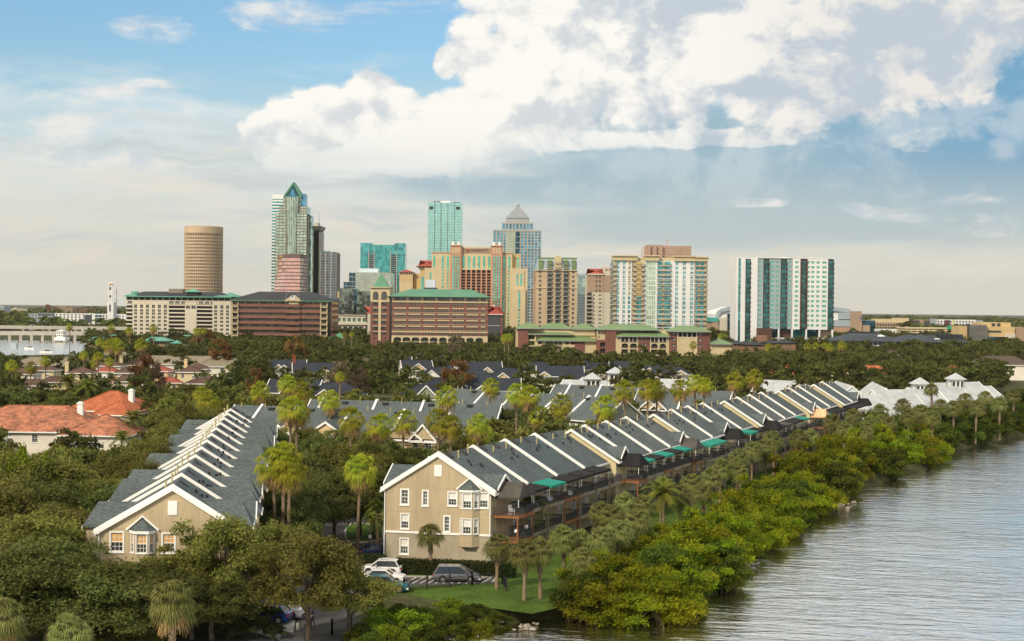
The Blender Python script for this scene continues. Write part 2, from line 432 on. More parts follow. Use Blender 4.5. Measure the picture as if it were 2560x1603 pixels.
def window(par, F, u, z, w, h, mx=2, my=4, trim=.1, fm=None, mull=True, blind=None, n=0.0):
    fm = fm or M['white']
    a, p, b = win_mesh(w, h, mx, my, trim, fm, mull)
    o = obj('window', a, par, F.p(u, z, n), F.ang)
    obj('pane', p, o)
    if blind:
        k = (a.name, blind.name)
        if k not in BL: BL[k] = b.mesh('blind', blind)
        obj('blind', BL[k], o)
    return o
# ------------------------------------------------------------------ land and water
ZW = -1.4
shore = [G(*q, ZW) for q in [(700, 1640), (880, 1612), (1010, 1590), (1100, 1592), (1230, 1572), (1330, 1552), (1430, 1548), (1560, 1566), (1690, 1548), (1790, 1490), (1850, 1420), (1945, 1355),
         (2020, 1300), (2085, 1272), (2110, 1235), (2180, 1215), (2320, 1180), (2345, 1145), (2480, 1105), (2560, 1092), (2700, 1075)]]
coast = [(p.x, p.y) for p in shore] + [(260, 420), (420, 520), (900, 700), (3000, 900), (14000, 2500), (14000, 14000), (-14000, 14000),
         (-14000, 1500), (-900, 1200), (-345, 1165), (-332, 1110), (-252, 830), (-280, 800), (-420, 775), (-620, 700), (-420, 500), (-260, 200), (-160, 95), (-60, 88)]
mb = MB(); n = len(coast)
cx, cy = 0.0, 400.0
inner = []
for i in range(n):                     # offset inward for the top of the bank
    a, b, c2 = (Vector(coast[(i + k) % n]) for k in (-1, 0, 1))
    d = ((b - a).normalized() + (c2 - b).normalized()).normalized(); nn = Vector((-d.y, d.x))
    inner.append(b + nn * 2.2)
area = sum(coast[i][0] * coast[(i + 1) % n][1] - coast[(i + 1) % n][0] * coast[i][1] for i in range(n))
if area < 0:
    inner = [Vector(coast[i]) - (inner[i] - Vector(coast[i])) for i in range(n)]
mb.poly([(p.x, p.y, 0) for p in (inner if area > 0 else inner[::-1])])
for i in range(n):
    j = (i + 1) % n
    mb.poly([(*coast[i], ZW - .35), (*coast[j], ZW - .35), (inner[j].x, inner[j].y, 0), (inner[i].x, inner[i].y, 0)])
tag(mb.build('ground', M['soil']), kind='structure')
def water_mat():
    m, t, b = _new('river_water'); o = objco(t)
    r = t.nodes.new('ShaderNodeVectorRotate'); r.rotation_type = 'Z_AXIS'; r.inputs['Angle'].default_value = .16; t.links.new(o, r.inputs['Vector'])
    v = r.outputs[0]
    calm = noise(t, vmul(t, v, (.012, .022, 1)), 1.0, 3, .5).ss(.35, .65, .45, 1.15)
    h = (noise(t, vmul(t, v, (.16, .50, 1)), 1.0, 3, .5, .8) * 1.0 + noise(t, vmul(t, v, (.5, 1.7, 1)), 1.0, 3, .55, .5) * .34) * calm
    n = t.nodes.new('ShaderNodeBump'); n.inputs['Strength'].default_value = 1.0; n.inputs['Distance'].default_value = .27; t.links.new(h.s, n.inputs['Height'])
    g = t.nodes.new('ShaderNodeBsdfGlossy'); g.inputs['Color'].default_value = (1.0, .965, .90, 1); g.inputs['Roughness'].default_value = .14; t.links.new(n.outputs[0], g.inputs['Normal'])
    d = t.nodes.new('ShaderNodeBsdfDiffuse'); d.inputs['Color'].default_value = (.045, .040, .020, 1)
    f = t.nodes.new('ShaderNodeFresnel'); f.inputs['IOR'].default_value = 2.6; t.links.new(n.outputs[0], f.inputs['Normal'])
    mx = t.nodes.new('ShaderNodeMixShader'); t.links.new((X(t, f.outputs[0]) + .55).min(.97).s, mx.inputs[0]); t.links.new(d.outputs[0], mx.inputs[1]); t.links.new(g.outputs[0], mx.inputs[2])
    t.links.new(mx.outputs[0], t.nodes['Material Output'].inputs[0]); return m
mb = MB(); mb.poly([(-16000, -4000, ZW), (16000, -4000, ZW), (16000, 16000, ZW), (-16000, 16000, ZW)])
M['water'] = water_mat()
tag(mb.build('water', M['water']), kind='structure')
def sheet(name, pts, z, m):
    mb = MB(); mb.poly([(p[0], p[1], z) for p in pts])
    return tag(mb.build(name, m), kind='structure')
gp = lambda *q: [G(*p) for p in q]
# the lawn between the houses and the river, the lane, the parking court
sheet('lawn', gp((1080, 1500), (1330, 1535), (1480, 1500), (1700, 1400), (1830, 1330), (1950, 1250), (2030, 1200), (2150, 1130), (2060, 1130), (1830, 1190), (1560, 1310), (1330, 1400), (1000, 1425), (940, 1470)), .012, M['lawn'])
sheet('lane', gp((700, 1660), (880, 1590), (905, 1500), (1000, 1440), (965, 1400), (965, 1320), (905, 1290), (880, 1240), (850, 1190), (800, 1180), (790, 1230), (800, 1290), (790, 1330), (690, 1440), (640, 1500), (590, 1660)), .016, M['asphalt'])
# ------------------------------------------------------------------ terraces of townhouses
def opost(x, y): return x, y
def row_block(S, a, b, units, W, side, label, zoff=0.0, endwall=None, seed=0, simple=False, wallm='stucco', group=None, lowz=3.2):
    """S: ridge point (x, y) at the near gable; a: along the ridge; b: across to the right; units: lengths; W = (left, right) half widths
       side: 'river' (decks and awnings on the right) or 'lane' (projecting hips on both sides)"""
    r = random.Random(seed); ZE, ZR = 8.4 + zoff, 12.5 + zoff
    wl, wr = W
    T = lambda s, t, z: (a[0] * s + b[0] * t, a[1] * s + b[1] * t, z)
    t0 = thing('townhouse_row', label, 'townhouses', (S[0], S[1], 0), 0, group)
    Ltot = sum(units)
    zl = lambda t: ZR - (ZR - ZE) * (abs(t) / (wr if t > 0 else wl))
    FN = Fc((0, 0), b, (-a[0], -a[1]))                          # near gable
    FR = Fc((b[0] * wr, b[1] * wr), a, b)                       # right side
    FL = Fc((-b[0] * wl + a[0] * Ltot, -b[1] * wl + a[1] * Ltot), (-a[0], -a[1]), (-b[0], -b[1]))
    # roofs, one pair of slopes for each house, with a white fire wall between
    ov = .45
    s = 0.0
    for i, L in enumerate(units):
        e0 = s - (.25 if i == 0 else 0); e1 = s + L + (.25 if i == len(units) - 1 else 0)
        for sg, wd in ((1, wr), (-1, wl)):
            te = wd + ov; ze = ZR - (ZR - ZE) * te / wd
            q = [(e0, 0, ZR + .14), (e1, 0, ZR + .14), (e1, sg * te, ze + .14), (e0, sg * te, ze + .14)]
            mb = MB(T); mb.slab(q if sg > 0 else q[::-1], .16); mb.build('roof_slope', M[r.choice(('shingle', 'shingle', 'shingle2', 'shingle3'))], t0)
            g = MB(T); g.box(e0, e1, sg * te - .02, sg * (te + .14), ze - .14, ze + .10)
            g.build('gutter', M['white'], t0)
        if i > 0 or endwall:
            mb = MB(T)
            for sg, wd in ((1, wr), (-1, wl)):
                te = wd + ov + .1; ze = ZR - (ZR - ZE) * te / wd
                p0, p1 = (s - .2, s + .2)
                mb.hexa([(p0, 0, ZR - .1), (p0, sg * te, ze - .1), (p1, sg * te, ze - .1), (p1, 0, ZR - .1), (p0, 0, ZR + .46), (p0, sg * te, ze + .46), (p1, sg * te, ze + .46), (p1, 0, ZR + .46)])
            mb.build('fire_wall', M['white'], t0)
        # vents and pipes
        for k in range(2):
            ps = s + L * (.3 + .42 * k) + r.uniform(-.5, .5); tt = r.uniform(.7, 1.5) if side == 'river' else -r.uniform(.5, 1.0)
            mb = MB(); p = T(ps, tt, zl(tt)); hgt = r.uniform(.7, 1.15)
            mb.tube([(p[0], p[1], p[2]), (p[0], p[1], p[2] + hgt)], .075, 8); mb.lathe([(.10, p[2] + hgt), (.12, p[2] + hgt + .13), (.07, p[2] + hgt + .16)], (p[0], p[1]), 8)
            mb.build('vent_pipe', M['pipe'], t0)
            mb = MB(T); ps = s + L * (.18 + .40 * k); mb.hexa([(ps - .4, .25, zl(.25) + .1), (ps - .4, 1.0, zl(1.0) + .1), (ps + .4, 1.0, zl(1.0) + .1), (ps + .4, .25, zl(.25) + .1),
                    (ps - .35, .3, zl(.3) + .42), (ps - .35, .95, zl(.95) + .34), (ps + .35, .95, zl(.95) + .34), (ps + .35, .3, zl(.3) + .42)]); mb.build('roof_vent', M['black'], t0)
        if not simple:
            for k in range(4):
                tt = r.uniform(1.6, 3.0); ps = s + L * r.uniform(.25, .9); p = T(ps, tt, zl(tt)); mb = MB()
                mb.lathe([(.13, p[2] + .05), (.13, p[2] + .42), (.05, p[2] + .45)], (p[0], p[1]), 8); mb.build('flue_cap', M['black'], t0)
        s += L
    # walls
    mb = MB()
    gw = []
    wins = []
    if side == 'river' and endwall:
        wins = [(-4.05, 6.62, .80, 1.65, 'd', 2), (-1.55, 6.6, .52, 1.6, 'd', 2), (1.75, 6.68, .95, 1.5, 'b', 3), (5.5, 6.55, .95, 1.7, 'b', 3),
                (-4.0, 3.75, .85, 1.65, 'b', 3), (1.1, 3.6, .55, 1.7, 'd', 2), (-4.05, .75, .9, 1.75, 'b', 3)]
    if side == 'lane' and endwall:
        wins = [(-5.3, 6.5, 1.15, 1.75, 'a', 3), (-.35, 6.5, 1.1, 1.7, 'a', 3), (3.6, 6.5, .9, 1.7, 'b', 3), (-5.2, 3.6, 1.1, 1.7, 'b', 3), (-.2, 3.6, 1.1, 1.7, 'b', 3)]
    hs = [(u - w / 2, u + w / 2, z, z + h) for u, z, w, h, _, _ in wins]
    mb.holes(FN, -wl, wr, lowz, ZE, hs, .14)
    mb.holes(FN, -wl, wr, -.3, lowz, [h for h in hs if h[2] < 1], .14, 1)
    mb.poly([FN.p(-wl, ZE, 0), FN.p(wr, ZE, 0), FN.p(0, ZR, 0)])
    FB = Fc((a[0] * Ltot, a[1] * Ltot), (-b[0], -b[1]), a)
    mb.poly([FB.p(-wr, -.3, 0), FB.p(wl, -.3, 0), FB.p(wl, ZE, 0), FB.p(0, ZR, 0), FB.p(-wr, ZE, 0)])
    # side walls with their openings
    sw = []
    s = 0.0
    for i, L in enumerate(units):
        if side == 'river':
            for u, z, w, h in ((s + L * .17, 5.75, .8, 1.9), (s + L * .72, 6.2, 1.1, 1.7), (s + L * .22, 2.75, .8, 1.9), (s + L * .74, 3.2, 1.1, 1.6), (s + L * .45, .5, 1.2, 1.6)): sw.append((u, z, w, h, i))
        else:
            for u, z, w, h in ((s + L * .25, 5.6, 1.0, 1.6), (s + L * .7, 5.6, 1.0, 1.6), (s + L * .5, 2.6, 1.1, 1.6)): sw.append((u, z, w, h, i))
        s += L
    mb.holes(FR, 0, Ltot, -.3, ZE - .05, [(u - w / 2, u + w / 2, z, z + h) for u, z, w, h, _ in sw], .14)
    mb.holes(FL, 0, Ltot, -.3, ZE - .05, [], .14)
    mb.build('wall', [M[wallm], M['stucco_low']], t0)
    for u, z, w, h, i in sw: window(t0, FR, u, z, w, h, 2, 4, .08, blind=M['blind'] if r.random() < .45 else None)
    for u, z, w, h, kd, mx in wins:
        window(t0, FN, u, z, w, h, mx, 4, .17 if kd == 'd' else .14, blind=M['blind'] if kd == 'b' else (M['amber'] if kd == 'a' else None))
    if endwall:
        for sg, wd in ((1, wr), (-1, wl)):                       # white rake boards down the near gable
            te = wd + ov + .1; ze = ZR - (ZR - ZE) * te / wd; m2 = MB(T)
            m2.hexa([(-.32, 0, ZR - .16), (-.32, sg * te, ze - .16), (-.16, sg * te, ze - .16), (-.16, 0, ZR - .16), (-.32, 0, ZR + .18), (-.32, sg * te, ze + .18), (-.16, sg * te, ze + .18), (-.16, 0, ZR + .18)])
            m2.build('rake_board', M['white'], t0)
        m2 = MB(); m2.fbox(FN, -.45, .45, 10.0 + zoff, 11.35 + zoff, 0, .09)
        for k in range(9): m2.fbox(FN, -.38, .38, 10.08 + zoff + k * .135, 10.14 + zoff + k * .135, .09, .12)
        m2.build('gable_louvre', M['white'], t0)
        for sg, u in ((-1, -wl - .02), (1, wr - .08)):
            m2 = MB(); m2.tube([FN.p(u, ZE - .15, .42), FN.p(u, ZE - .5, .12), FN.p(u, 3.2, .12), FN.p(u, 2.8, .2), FN.p(u, .1, .2)], .075, 8); m2.build('downpipe', M['white'], t0)
        m2 = MB(); m2.fbox(FN, -wl - .06, wr + .06, lowz - .02, lowz + .16, 0, .10); m2.fbox(FN, -wl - .03, wr + .03, lowz + .16, lowz + .21, 0, .05); m2.build('belt_course', M['white'], t0)
        # shallow joints in the render
        m2 = MB()
        for z in (5.75, 8.62): m2.fbox(FN, -wl + .1, wr - .1, z, z + .03, 0, .012)
        for u in (-2.6, 2.9): m2.fbox(FN, u, u + .03, lowz + .3, 9.8, 0, .012)
        m2.build('render_joint', M['stucco_low'], t0)
    return t0, T, FN, FR, FL, zl, ZE, ZR

def bay(t0, FN, u, z0, z1, floors, roofz, wm='stucco'):
    """three-sided bay on a gable wall under a little hipped roof"""
    hw, dp, fw = 1.2, .75, .62
    mb = MB(); pts = [(-hw, 0), (-fw, dp), (fw, dp), (hw, 0)]
    P = lambda k, z: FN.p(u + pts[k][0], z, pts[k][1])
    bm = MB()
    for k in range(3):
        q0, q1 = P(k, 0), P(k + 1, 0); L = math.hypot(q1[0] - q0[0], q1[1] - q0[1])
        ud = ((q1[0] - q0[0]) / L, (q1[1] - q0[1]) / L); F = Fc((q0[0], q0[1]), ud, (ud[1], -ud[0]))
        hs = [(L / 2 - w / 2, L / 2 + w / 2, z, z + 1.7) for z in floors for w in ([.95] if k == 1 else [.55])]
        bm.holes(F, 0, L, z0, z1, hs, .14)
    bm.poly([P(3, z0), P(2, z0), P(1, z0), P(0, z0)])
    par = bm.build('bay_window', M[wm], t0)
    for k in range(3):
        q0, q1 = P(k, 0), P(k + 1, 0); L = math.hypot(q1[0] - q0[0], q1[1] - q0[1])
        ud = ((q1[0] - q0[0]) / L, (q1[1] - q0[1]) / L); F = Fc((q0[0], q0[1]), ud, (ud[1], -ud[0]))
        for z in floors:
            a, p, b = win_mesh(.95 if k == 1 else .55, 1.7, 3 if k == 1 else 2, 4, .09, M['white'], True)
            w = obj('window', a, par, F.p(L / 2, z, 0), F.ang)
    m2 = MB()
    for k in range(3):
        q0, q1 = P(k, 0), P(k + 1, 0); L = math.hypot(q1[0] - q0[0], q1[1] - q0[1])
        ud = ((q1[0] - q0[0]) / L, (q1[1] - q0[1]) / L); F = Fc((q0[0], q0[1]), ud, (ud[1], -ud[0]))
        ww = .95 if k == 1 else .55
        for z in floors:
            m2 = MB(); m2.fbox(F, L / 2 - ww / 2, L / 2 + ww / 2, z, z + 1.7, -.135, -.12); m2.build('pane', M['pane'], par)
            m2 = MB(); m2.fbox(F, L / 2 - ww / 2 + .03, L / 2 + ww / 2 - .03, z + .75, z + 1.67, -.12, -.10); m2.build('blind', M['blind'] if roofz > 0 else M['amber'], par)
    mb = MB(); ex = .16
    e = [(-hw - ex, 0), (-fw - ex * .6, dp + ex), (fw + ex * .6, dp + ex), (hw + ex, 0)]
    top = FN.p(u, z1 + 1.25, .02)
    mb.add([FN.p(u + p[0], z1 + .16, p[1]) for p in e] + [top], [(0, 1, 4), (1, 2, 4), (2, 3, 4), (3, 2, 1, 0)])
    mb.build('bay_roof', M['shingle'], t0)
    mb = MB(); mb.add([FN.p(u + p[0], z, p[1]) for z in (z1 - .1, z1 + .155) for p in e], [(0, 1, 5, 4), (1, 2, 6, 5), (2, 3, 7, 6), (3, 2, 1, 0), (4, 5, 6, 7)])
    for sg in (-1, 1):
        mb.hexa([FN.p(u + sg * 1.5, z1 + .1, 0), FN.p(u, z1 + 1.4, 0), FN.p(u, z1 + 1.4, .22), FN.p(u + sg * 1.5, z1 + .1, .22),
                 FN.p(u + sg * 1.62, z1 + .22, 0), FN.p(u, z1 + 1.56, 0), FN.p(u, z1 + 1.56, .22), FN.p(u + sg * 1.62, z1 + .22, .22)])
    mb.build('bay_cornice', M['white'], t0)
def cross_gable(t0, T, zl, ZE, wd, sg, s0, s1, tend, zr, ze, hip=False, wm='stucco'):
    sm = (s0 + s1) / 2; tin = 0.0
    for k in range(400):
        if zl(sg * k * .02) < zr: tin = k * .02; break
    te = tend
    zz = lambda t: zl(sg * t) + .2
    rb = MB(T); he = te - (1.2 if hip else 0)
    A = [(s0, sg * (wd - .2 - (ze - ZE) * wd / 4.1), ze), (s0, sg * te, ze), (sm, sg * he, zr), (sm, sg * tin, zr)]
    B = [(s1, sg * (wd - .2 - (ze - ZE) * wd / 4.1), ze), (s1, sg * te, ze), (sm, sg * he, zr), (sm, sg * tin, zr)]
    rb.slab([(p[0], p[1], p[2] + .22) for p in A], .14); rb.slab([(p[0], p[1], p[2] + .22) for p in B], .14)
    if hip: rb.slab([(s0, sg * te, ze + .22), (s1, sg * te, ze + .22), (sm, sg * he, zr + .22)], .14)
    rb.build('dormer_roof', M['shingle'], t0)
    w = MB(T); tw = te - .3
    w.box(s0 + .3, s1 - .3, min(sg * (wd - .5), sg * tw), max(sg * (wd - .5), sg * tw), -.3, ze + .05)
    if not hip: w.add([(s0 + .3, sg * tw, ze + .05), (s1 - .3, sg * tw, ze + .05), (sm, sg * tw, zr - .02), (s0 + .3, sg * wd * .6, ze + .05), (s1 - .3, sg * wd * .6, ze + .05), (sm, sg * wd * .6, zr - .02)], [(0, 1, 2), (3, 5, 4), (0, 2, 5, 3), (1, 4, 5, 2)])
    w.build('dormer_wall', M[wm], t0)
    m2 = MB(T)
    if not hip:
        for e in (s0, s1):
            m2.hexa([(e, sg * te, ze - .02), (sm, sg * te, zr - .02), (sm, sg * (te + .12), zr - .02), (e, sg * (te + .12), ze - .02), (e, sg * te, ze + .26), (sm, sg * te, zr + .30), (sm, sg * (te + .12), zr + .30), (e, sg * (te + .12), ze + .26)])
    else: m2.box(s0 - .05, s1 + .05, min(sg * te, sg * (te + .12)), max(sg * te, sg * (te + .12)), ze - .08, ze + .16)
    m2.build('dormer_trim', M['white'], t0)
def deck(t0, T, wr, s0, s1, z, dp, roofed, post=True, wood='oldwood', gable=None, floor2=True):
    """a riverside balcony: floor, posts, railing with balusters, awning"""
    te = wr + dp
    mb = MB(T); mb.box(s0, s1, wr + .02, te, z - .26, z); mb.box(s0 - .03, s1 + .03, te, te + .06, z - .34, z + .03)
    fl = mb.build('deck_floor', M[wood], t0)
    for sa in (s0 + .1, s1 - .1): mb = MB(T); mb.box(sa - .07, sa + .07, te - .2, te - .06, 0, z - .26); mb.build('deck_post', M[wood], t0)
    mb = MB(T); rt, rb = z + 1.02, z + .10
    mb.box(s0, s1, te - .06, te, rt - .06, rt); mb.box(s0, s1, te - .05, te - .01, rb, rb + .05)
    for sa in (s0, s1 - .06):
        mb.box(sa, sa + .06, wr + .03, te - .06, rt - .06, rt); mb.box(sa + .01, sa + .05, wr + .03, te - .05, rb, rb + .05)
        k = wr + .15
        while k < te - .1: mb.box(sa + .015, sa + .045, k, k + .03, rb + .05, rt - .06); k += .14
    k = s0 + .1
    while k < s1 - .05: mb.box(k, k + .03, te - .045, te - .015, rb + .05, rt - .06); k += .14
    mb.build('railing', M['rail'], t0)
    if roofed:
        col = M[roofed]
        if gable:
            mb = MB(T); sm = (s0 + s1) / 2; z0, z1 = z + 2.25, z + 3.75
            mb.add([(s0 - .1, wr + .1, z0), (s0 - .1, te + .15, z0), (sm, wr + .1, z1), (sm, te - .35, z1), (s1 + .1, wr + .1, z0), (s1 + .1, te + .15, z0),
                    (s0 - .1, wr + .1, z0 - .22), (s0 - .1, te + .15, z0 - .22), (s1 + .1, wr + .1, z0 - .22), (s1 + .1, te + .15, z0 - .22)],
                   [(0, 1, 3, 2), (2, 3, 5, 4), (1, 5, 3), (0, 2, 4), (0, 6, 7, 1), (1, 7, 9, 5), (5, 9, 8, 4)])
            mb.build('awning', col, t0)
        else:
            mb = MB(T); z0, z1 = z + 2.35, z + 2.75
            mb.hexa([(s0, wr + .1, z1 - .06), (s0, te + .25, z0 - .06), (s1, te + .25, z0 - .06), (s1, wr + .1, z1 - .06), (s0, wr + .1, z1), (s0, te + .25, z0), (s1, te + .25, z0), (s1, wr + .1, z1)])
            mb.box(s0, s1, te + .22, te + .26, z0 - .3, z0 - .02)
            for sa in (s0, s1 - .03): mb.hexa([(sa, wr + .1, z1 - .3), (sa, te + .22, z0 - .3), (sa + .03, te + .22, z0 - .3), (sa + .03, wr + .1, z1 - .3), (sa, wr + .1, z1 - .06), (sa, te + .22, z0 - .06), (sa + .03, te + .22, z0 - .06), (sa + .03, wr + .1, z1 - .06)])
            mb.build('awning', col, t0)
        for sa in (s0 + .05, s1 - .05): mb = MB(T); mb.box(sa - .03, sa + .03, te - .06, te, z + 1.02, z + 2.3); mb.build('awning_pole', M['white'], t0)

hd = lambda deg: (math.sin(math.radians(deg)), math.cos(math.radians(deg)))
acr = lambda deg: (math.cos(math.radians(deg)), -math.sin(math.radians(deg)))
# --- the terrace along the river, in blocks that step towards the water
A_R, B_R = hd(24.0), acr(11.0)
S = G(1096.2, 1138.3, 12.5); Sx, Sy = S.x, S.y
RB = [([9.4, 9.6, 9.8, 9.6], 'riverside townhouse terrace ending in the tan gable above the clipped hedge', 'ground'),
      ([5.2, 9.0, 9.0, 9.2], 'second riverside terrace from the hedge, with teal awnings and a grey gabled awning', 'x'),
      ([9.2, 9.4, 9.2, 9.0], 'third riverside terrace from the hedge, with a white pergola deck', 'x'),
      ([9.0, 9.2, 9.2, 9.0], 'fourth riverside terrace from the hedge, between black and peach gabled awnings', 'x'),
      ([9.0, 9.0, 9.2], 'fifth riverside terrace from the hedge, starting under the peach gabled awning', 'x'),
      ([9.0, 10.0], 'riverside terrace standing last before the white metal roofs', 'x')]
AWN = [['awn_grey*', 'awn_black', 'awn_teal', 'awn_black', 'awn_black', 'awn_black', None], ['awn_black*', 'awn_teal', 'awn_black', 'awn_teal', 'awn_black', 'awn_teal', 'awn_grey*'],
       ['awn_teal', 'awn_teal', None, 'awn_black*', None, 'awn_teal', 'awn_black'], ['awn_black*', 'awn_black', 'awn_grey', 'awn_black', 'awn_black', 'awn_teal', None],
       ['awn_peach*', 'awn_teal', 'awn_black', 'awn_black', 'awn_black', 'awn_black'], ['awn_black', 'awn_black', 'awn_black', 'awn_black*']]
pos = 0.0; RIVER = []
for bi, (units, lab, _) in enumerate(RB):
    S0 = (Sx + A_R[0] * pos + B_R[0] * 1.5 * bi, Sy + A_R[1] * pos + B_R[1] * 1.5 * bi)
    R_ = row_block(S0, A_R, B_R, units, (6.4, 6.4), 'river', lab, zoff=.0 + .12 * bi, endwall=(bi == 0), seed=bi + 3, simple=bi > 2, group=None, wallm='stucco' if bi == 0 else 'stucco_cream')
    t0, T, FN, FR, FL, zl, ZE, ZR = R_
    RIVER.append((S0, R_))
    if bi:
        m2 = MB(T)
        for sg in (1, -1):
            te = 6.95; ze = ZR - (ZR - ZE) * te / 6.4
            m2.hexa([(-.32, 0, ZR - .16), (-.32, sg * te, ze - .16), (-.16, sg * te, ze - .16), (-.16, 0, ZR - .16), (-.32, 0, ZR + .22), (-.32, sg * te, ze + .22), (-.16, sg * te, ze + .22), (-.16, 0, ZR + .22)])
        m2.build('rake_board', M['white'], t0)
    Lt = sum(units); aw = AWN[bi]; n = len(aw); k = 0; s = .35
    dl = Lt / n
    for k, q in enumerate(aw):
        g = q is not None and q.endswith('*'); q = q[:-1] if g else q
        s0, s1 = k * dl + .3, (k + 1) * dl - .3
        if g: s0, s1 = k * dl + .35, k * dl + min(dl - .3, 5.0)
        w = 'wood' if (g or (k % 4 == 3)) else 'oldwood'
        deck(t0, T, 6.4, s0, s1, 5.6, 3.1 if g else 2.5, q, wood=w, gable=g)
        deck(t0, T, 6.4, s0, s1, 2.7, 3.0 if g else 2.4, None, wood=w)
        if g: cross_gable(t0, T, zl, ZE, 6.4, 1, s0 + .2, s1 - .2, 6.9, ZE + 1.55, ZE + .15, wm='stucco_cream' if bi else 'stucco')
    if bi == 0:
        bay(t0, FN, 3.85, 1.95, 8.45, (3.5, 6.5), 1)
        for s0 in (2.0, 11.5, 21): cross_gable(t0, T, zl, ZE, 6.4, -1, s0, s0 + 4.5, 7.6, 10.6, 8.6)
    pos += Lt
# --- the terrace beside the lane
A_L, B_L = hd(-8.1), acr(2.0)
S = G(432, 1222, 12.5)
units = [9.0] * 12
t0, T, FN, FR, FL, zl, ZE, ZR = row_block((S.x, S.y), A_L, B_L, units, (7.0, 6.7), 'lane', 'long tan townhouse terrace beside the lane with many stepped hip dormers', endwall=True, seed=11)
LANE = (S.x, S.y)
bay(t0, FN, -2.85, 5.2, 8.4, (6.5,), -1)
for i in range(12):
    s = i * 9.0
    cross_gable(t0, T, zl, ZE, 6.7, 1, s + .9, s + 5.0, 7.6 + .5 * (i % 2), 11.0, 8.75, hip=True)
    if i % 2 == 0: cross_gable(t0, T, zl, ZE, 6.7, 1, s + 5.2, s + 8.4, 7.7, 10.2, 8.6)
    if i % 3 != 1: cross_gable(t0, T, zl, ZE, 7.0, -1, s + .6, s + 5.2, 8.7, 10.6, 8.5, hip=True)
m2 = MB(T); m2.add([(2.0, -8.7, 6.0 - 1.2), (2.0, -11.2, 5.2 - 1.2), (6.0, -11.2, 5.2 - 1.2), (6.0, -8.7, 6.0 - 1.2), (2.0, -8.7, 4.6 - 1.2), (2.0, -11.2, 4.9 - 1.2), (6.0, -11.2, 4.9 - 1.2), (6.0, -8.7, 4.6 - 1.2)], [(0, 1, 2, 3), (0, 4, 5, 1), (1, 5, 6, 2), (2, 6, 7, 3)])
m2.build('patio_awning', M['awn_peach'], t0)
for q in (2.05, 5.88): m2 = MB(T); m2.box(q, q + .07, -11.15, -11.08, 0, 3.8); m2.build('awning_pole', M['white'], t0)
# ------------------------------------------------------------------ the skyline
zA, zB, zC, zD, zE = (0, 430, .29105), (560, 430, .29759), (860, 470, .28446), (1280, 580, .22490), (1780, 600, .32298)
Q = dict(
 beige=pm('beige_precast', (.46, .355, .24), .08, .05, .85, .2), cream=pm('cream_render', (.52, .435, .27), .06, .05, .85, .2), pale=pm('pale_render', (.52, .48, .385), .06, .05, .85, .2),
 white=pm('white_panel', (.66, .67, .67), .05, .05, .7, .3), grey=pm('blue_grey_panel', (.31, .37, .41), .07, .05, .7, .3), dgrey=pm('dark_grey_panel', (.06, .065, .075), .1, .05, .7, .3),
 brick=pm('red_brown_brick', (.20, .10, .075), .12, .1, .9, .2), brickp=pm('plum_brick', (.185, .083, .066), .12, .1, .9, .2), pinkb=pm('salmon_render', (.46, .25, .165), .08, .05, .85, .2), tan=pm('tan_render', (.34, .245, .175), .08, .05, .85, .2),
 green=pm('green_metal_roof', (.085, .23, .14), .12, .06, .55, .3, .1), verdi=pm('verdigris_roof', (.10, .31, .225), .15, .06, .6, .3, .1), sage=pm('sage_metal_roof', (.155, .24, .105), .12, .06, .6, .3, .1), slate=pm('charcoal_roof', (.026, .03, .036), .2, .05, .7, .3),
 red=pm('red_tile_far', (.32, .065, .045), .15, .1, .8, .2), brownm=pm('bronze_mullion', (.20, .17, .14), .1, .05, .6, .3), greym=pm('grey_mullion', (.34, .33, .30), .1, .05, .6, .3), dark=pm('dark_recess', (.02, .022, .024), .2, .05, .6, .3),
 plum=pm('plum_granite', (.13, .085, .08), .1, .05, .5, .4), concrete=M['concrete'], yellow=pm('ochre_render', (.52, .39, .195), .06, .05, .85, .2), black=M['black'], teal=pm('teal_panel', (.05, .33, .30), .1, .05, .6, .3), brown=pm('brown_panel', (.09, .045, .035), .15, .05, .7, .3))
K = dict(
 sage=glass('sage_mirror_glass', (.52, .72, .58), (3, 4.2)), teal=glass('teal_mirror_glass', (.12, .47, .48), (2.4, 3.3), dark=.5), aqua=glass('aqua_mirror_glass', (.42, .74, .68), (2.2, 3.6), warp=.02, dark=.15), blue=glass('blue_mirror_glass', (.12, .40, .58), (2.6, 3.7), dark=.55), navy=glass('navy_mirror_glass', (.04, .12, .17), (2.6, 3.2), dark=.5),
 pink=glass('pink_mirror_glass', (.78, .46, .40), (3, 3.6), dark=.2), bronze=glass('bronze_glass', (.075, .065, .05), (2.4, 3.6), .3, .1, .6), dark=glass('dark_mirror_glass', (.26, .31, .24), (2.2, 2.6), .8, .04, .7, .06), green=glass('green_pane', (.16, .58, .46), (2.2, 3.3), .6, .08, .35), win=glass('grey_window_glass', (.07, .085, .085), (2.4, 3.1), .3, .08, .6), pale=glass('pale_green_glass', (.50, .68, .48), (2, 3.2), .6, .06, .3), slot=glass('slot_glass', (.07, .27, .25), (2, 3.1), .5, .08, .6), gold=glass('gilded_glass', (.85, .60, .25), (2, 3.2), .8, .1, .3))
PANE = {}
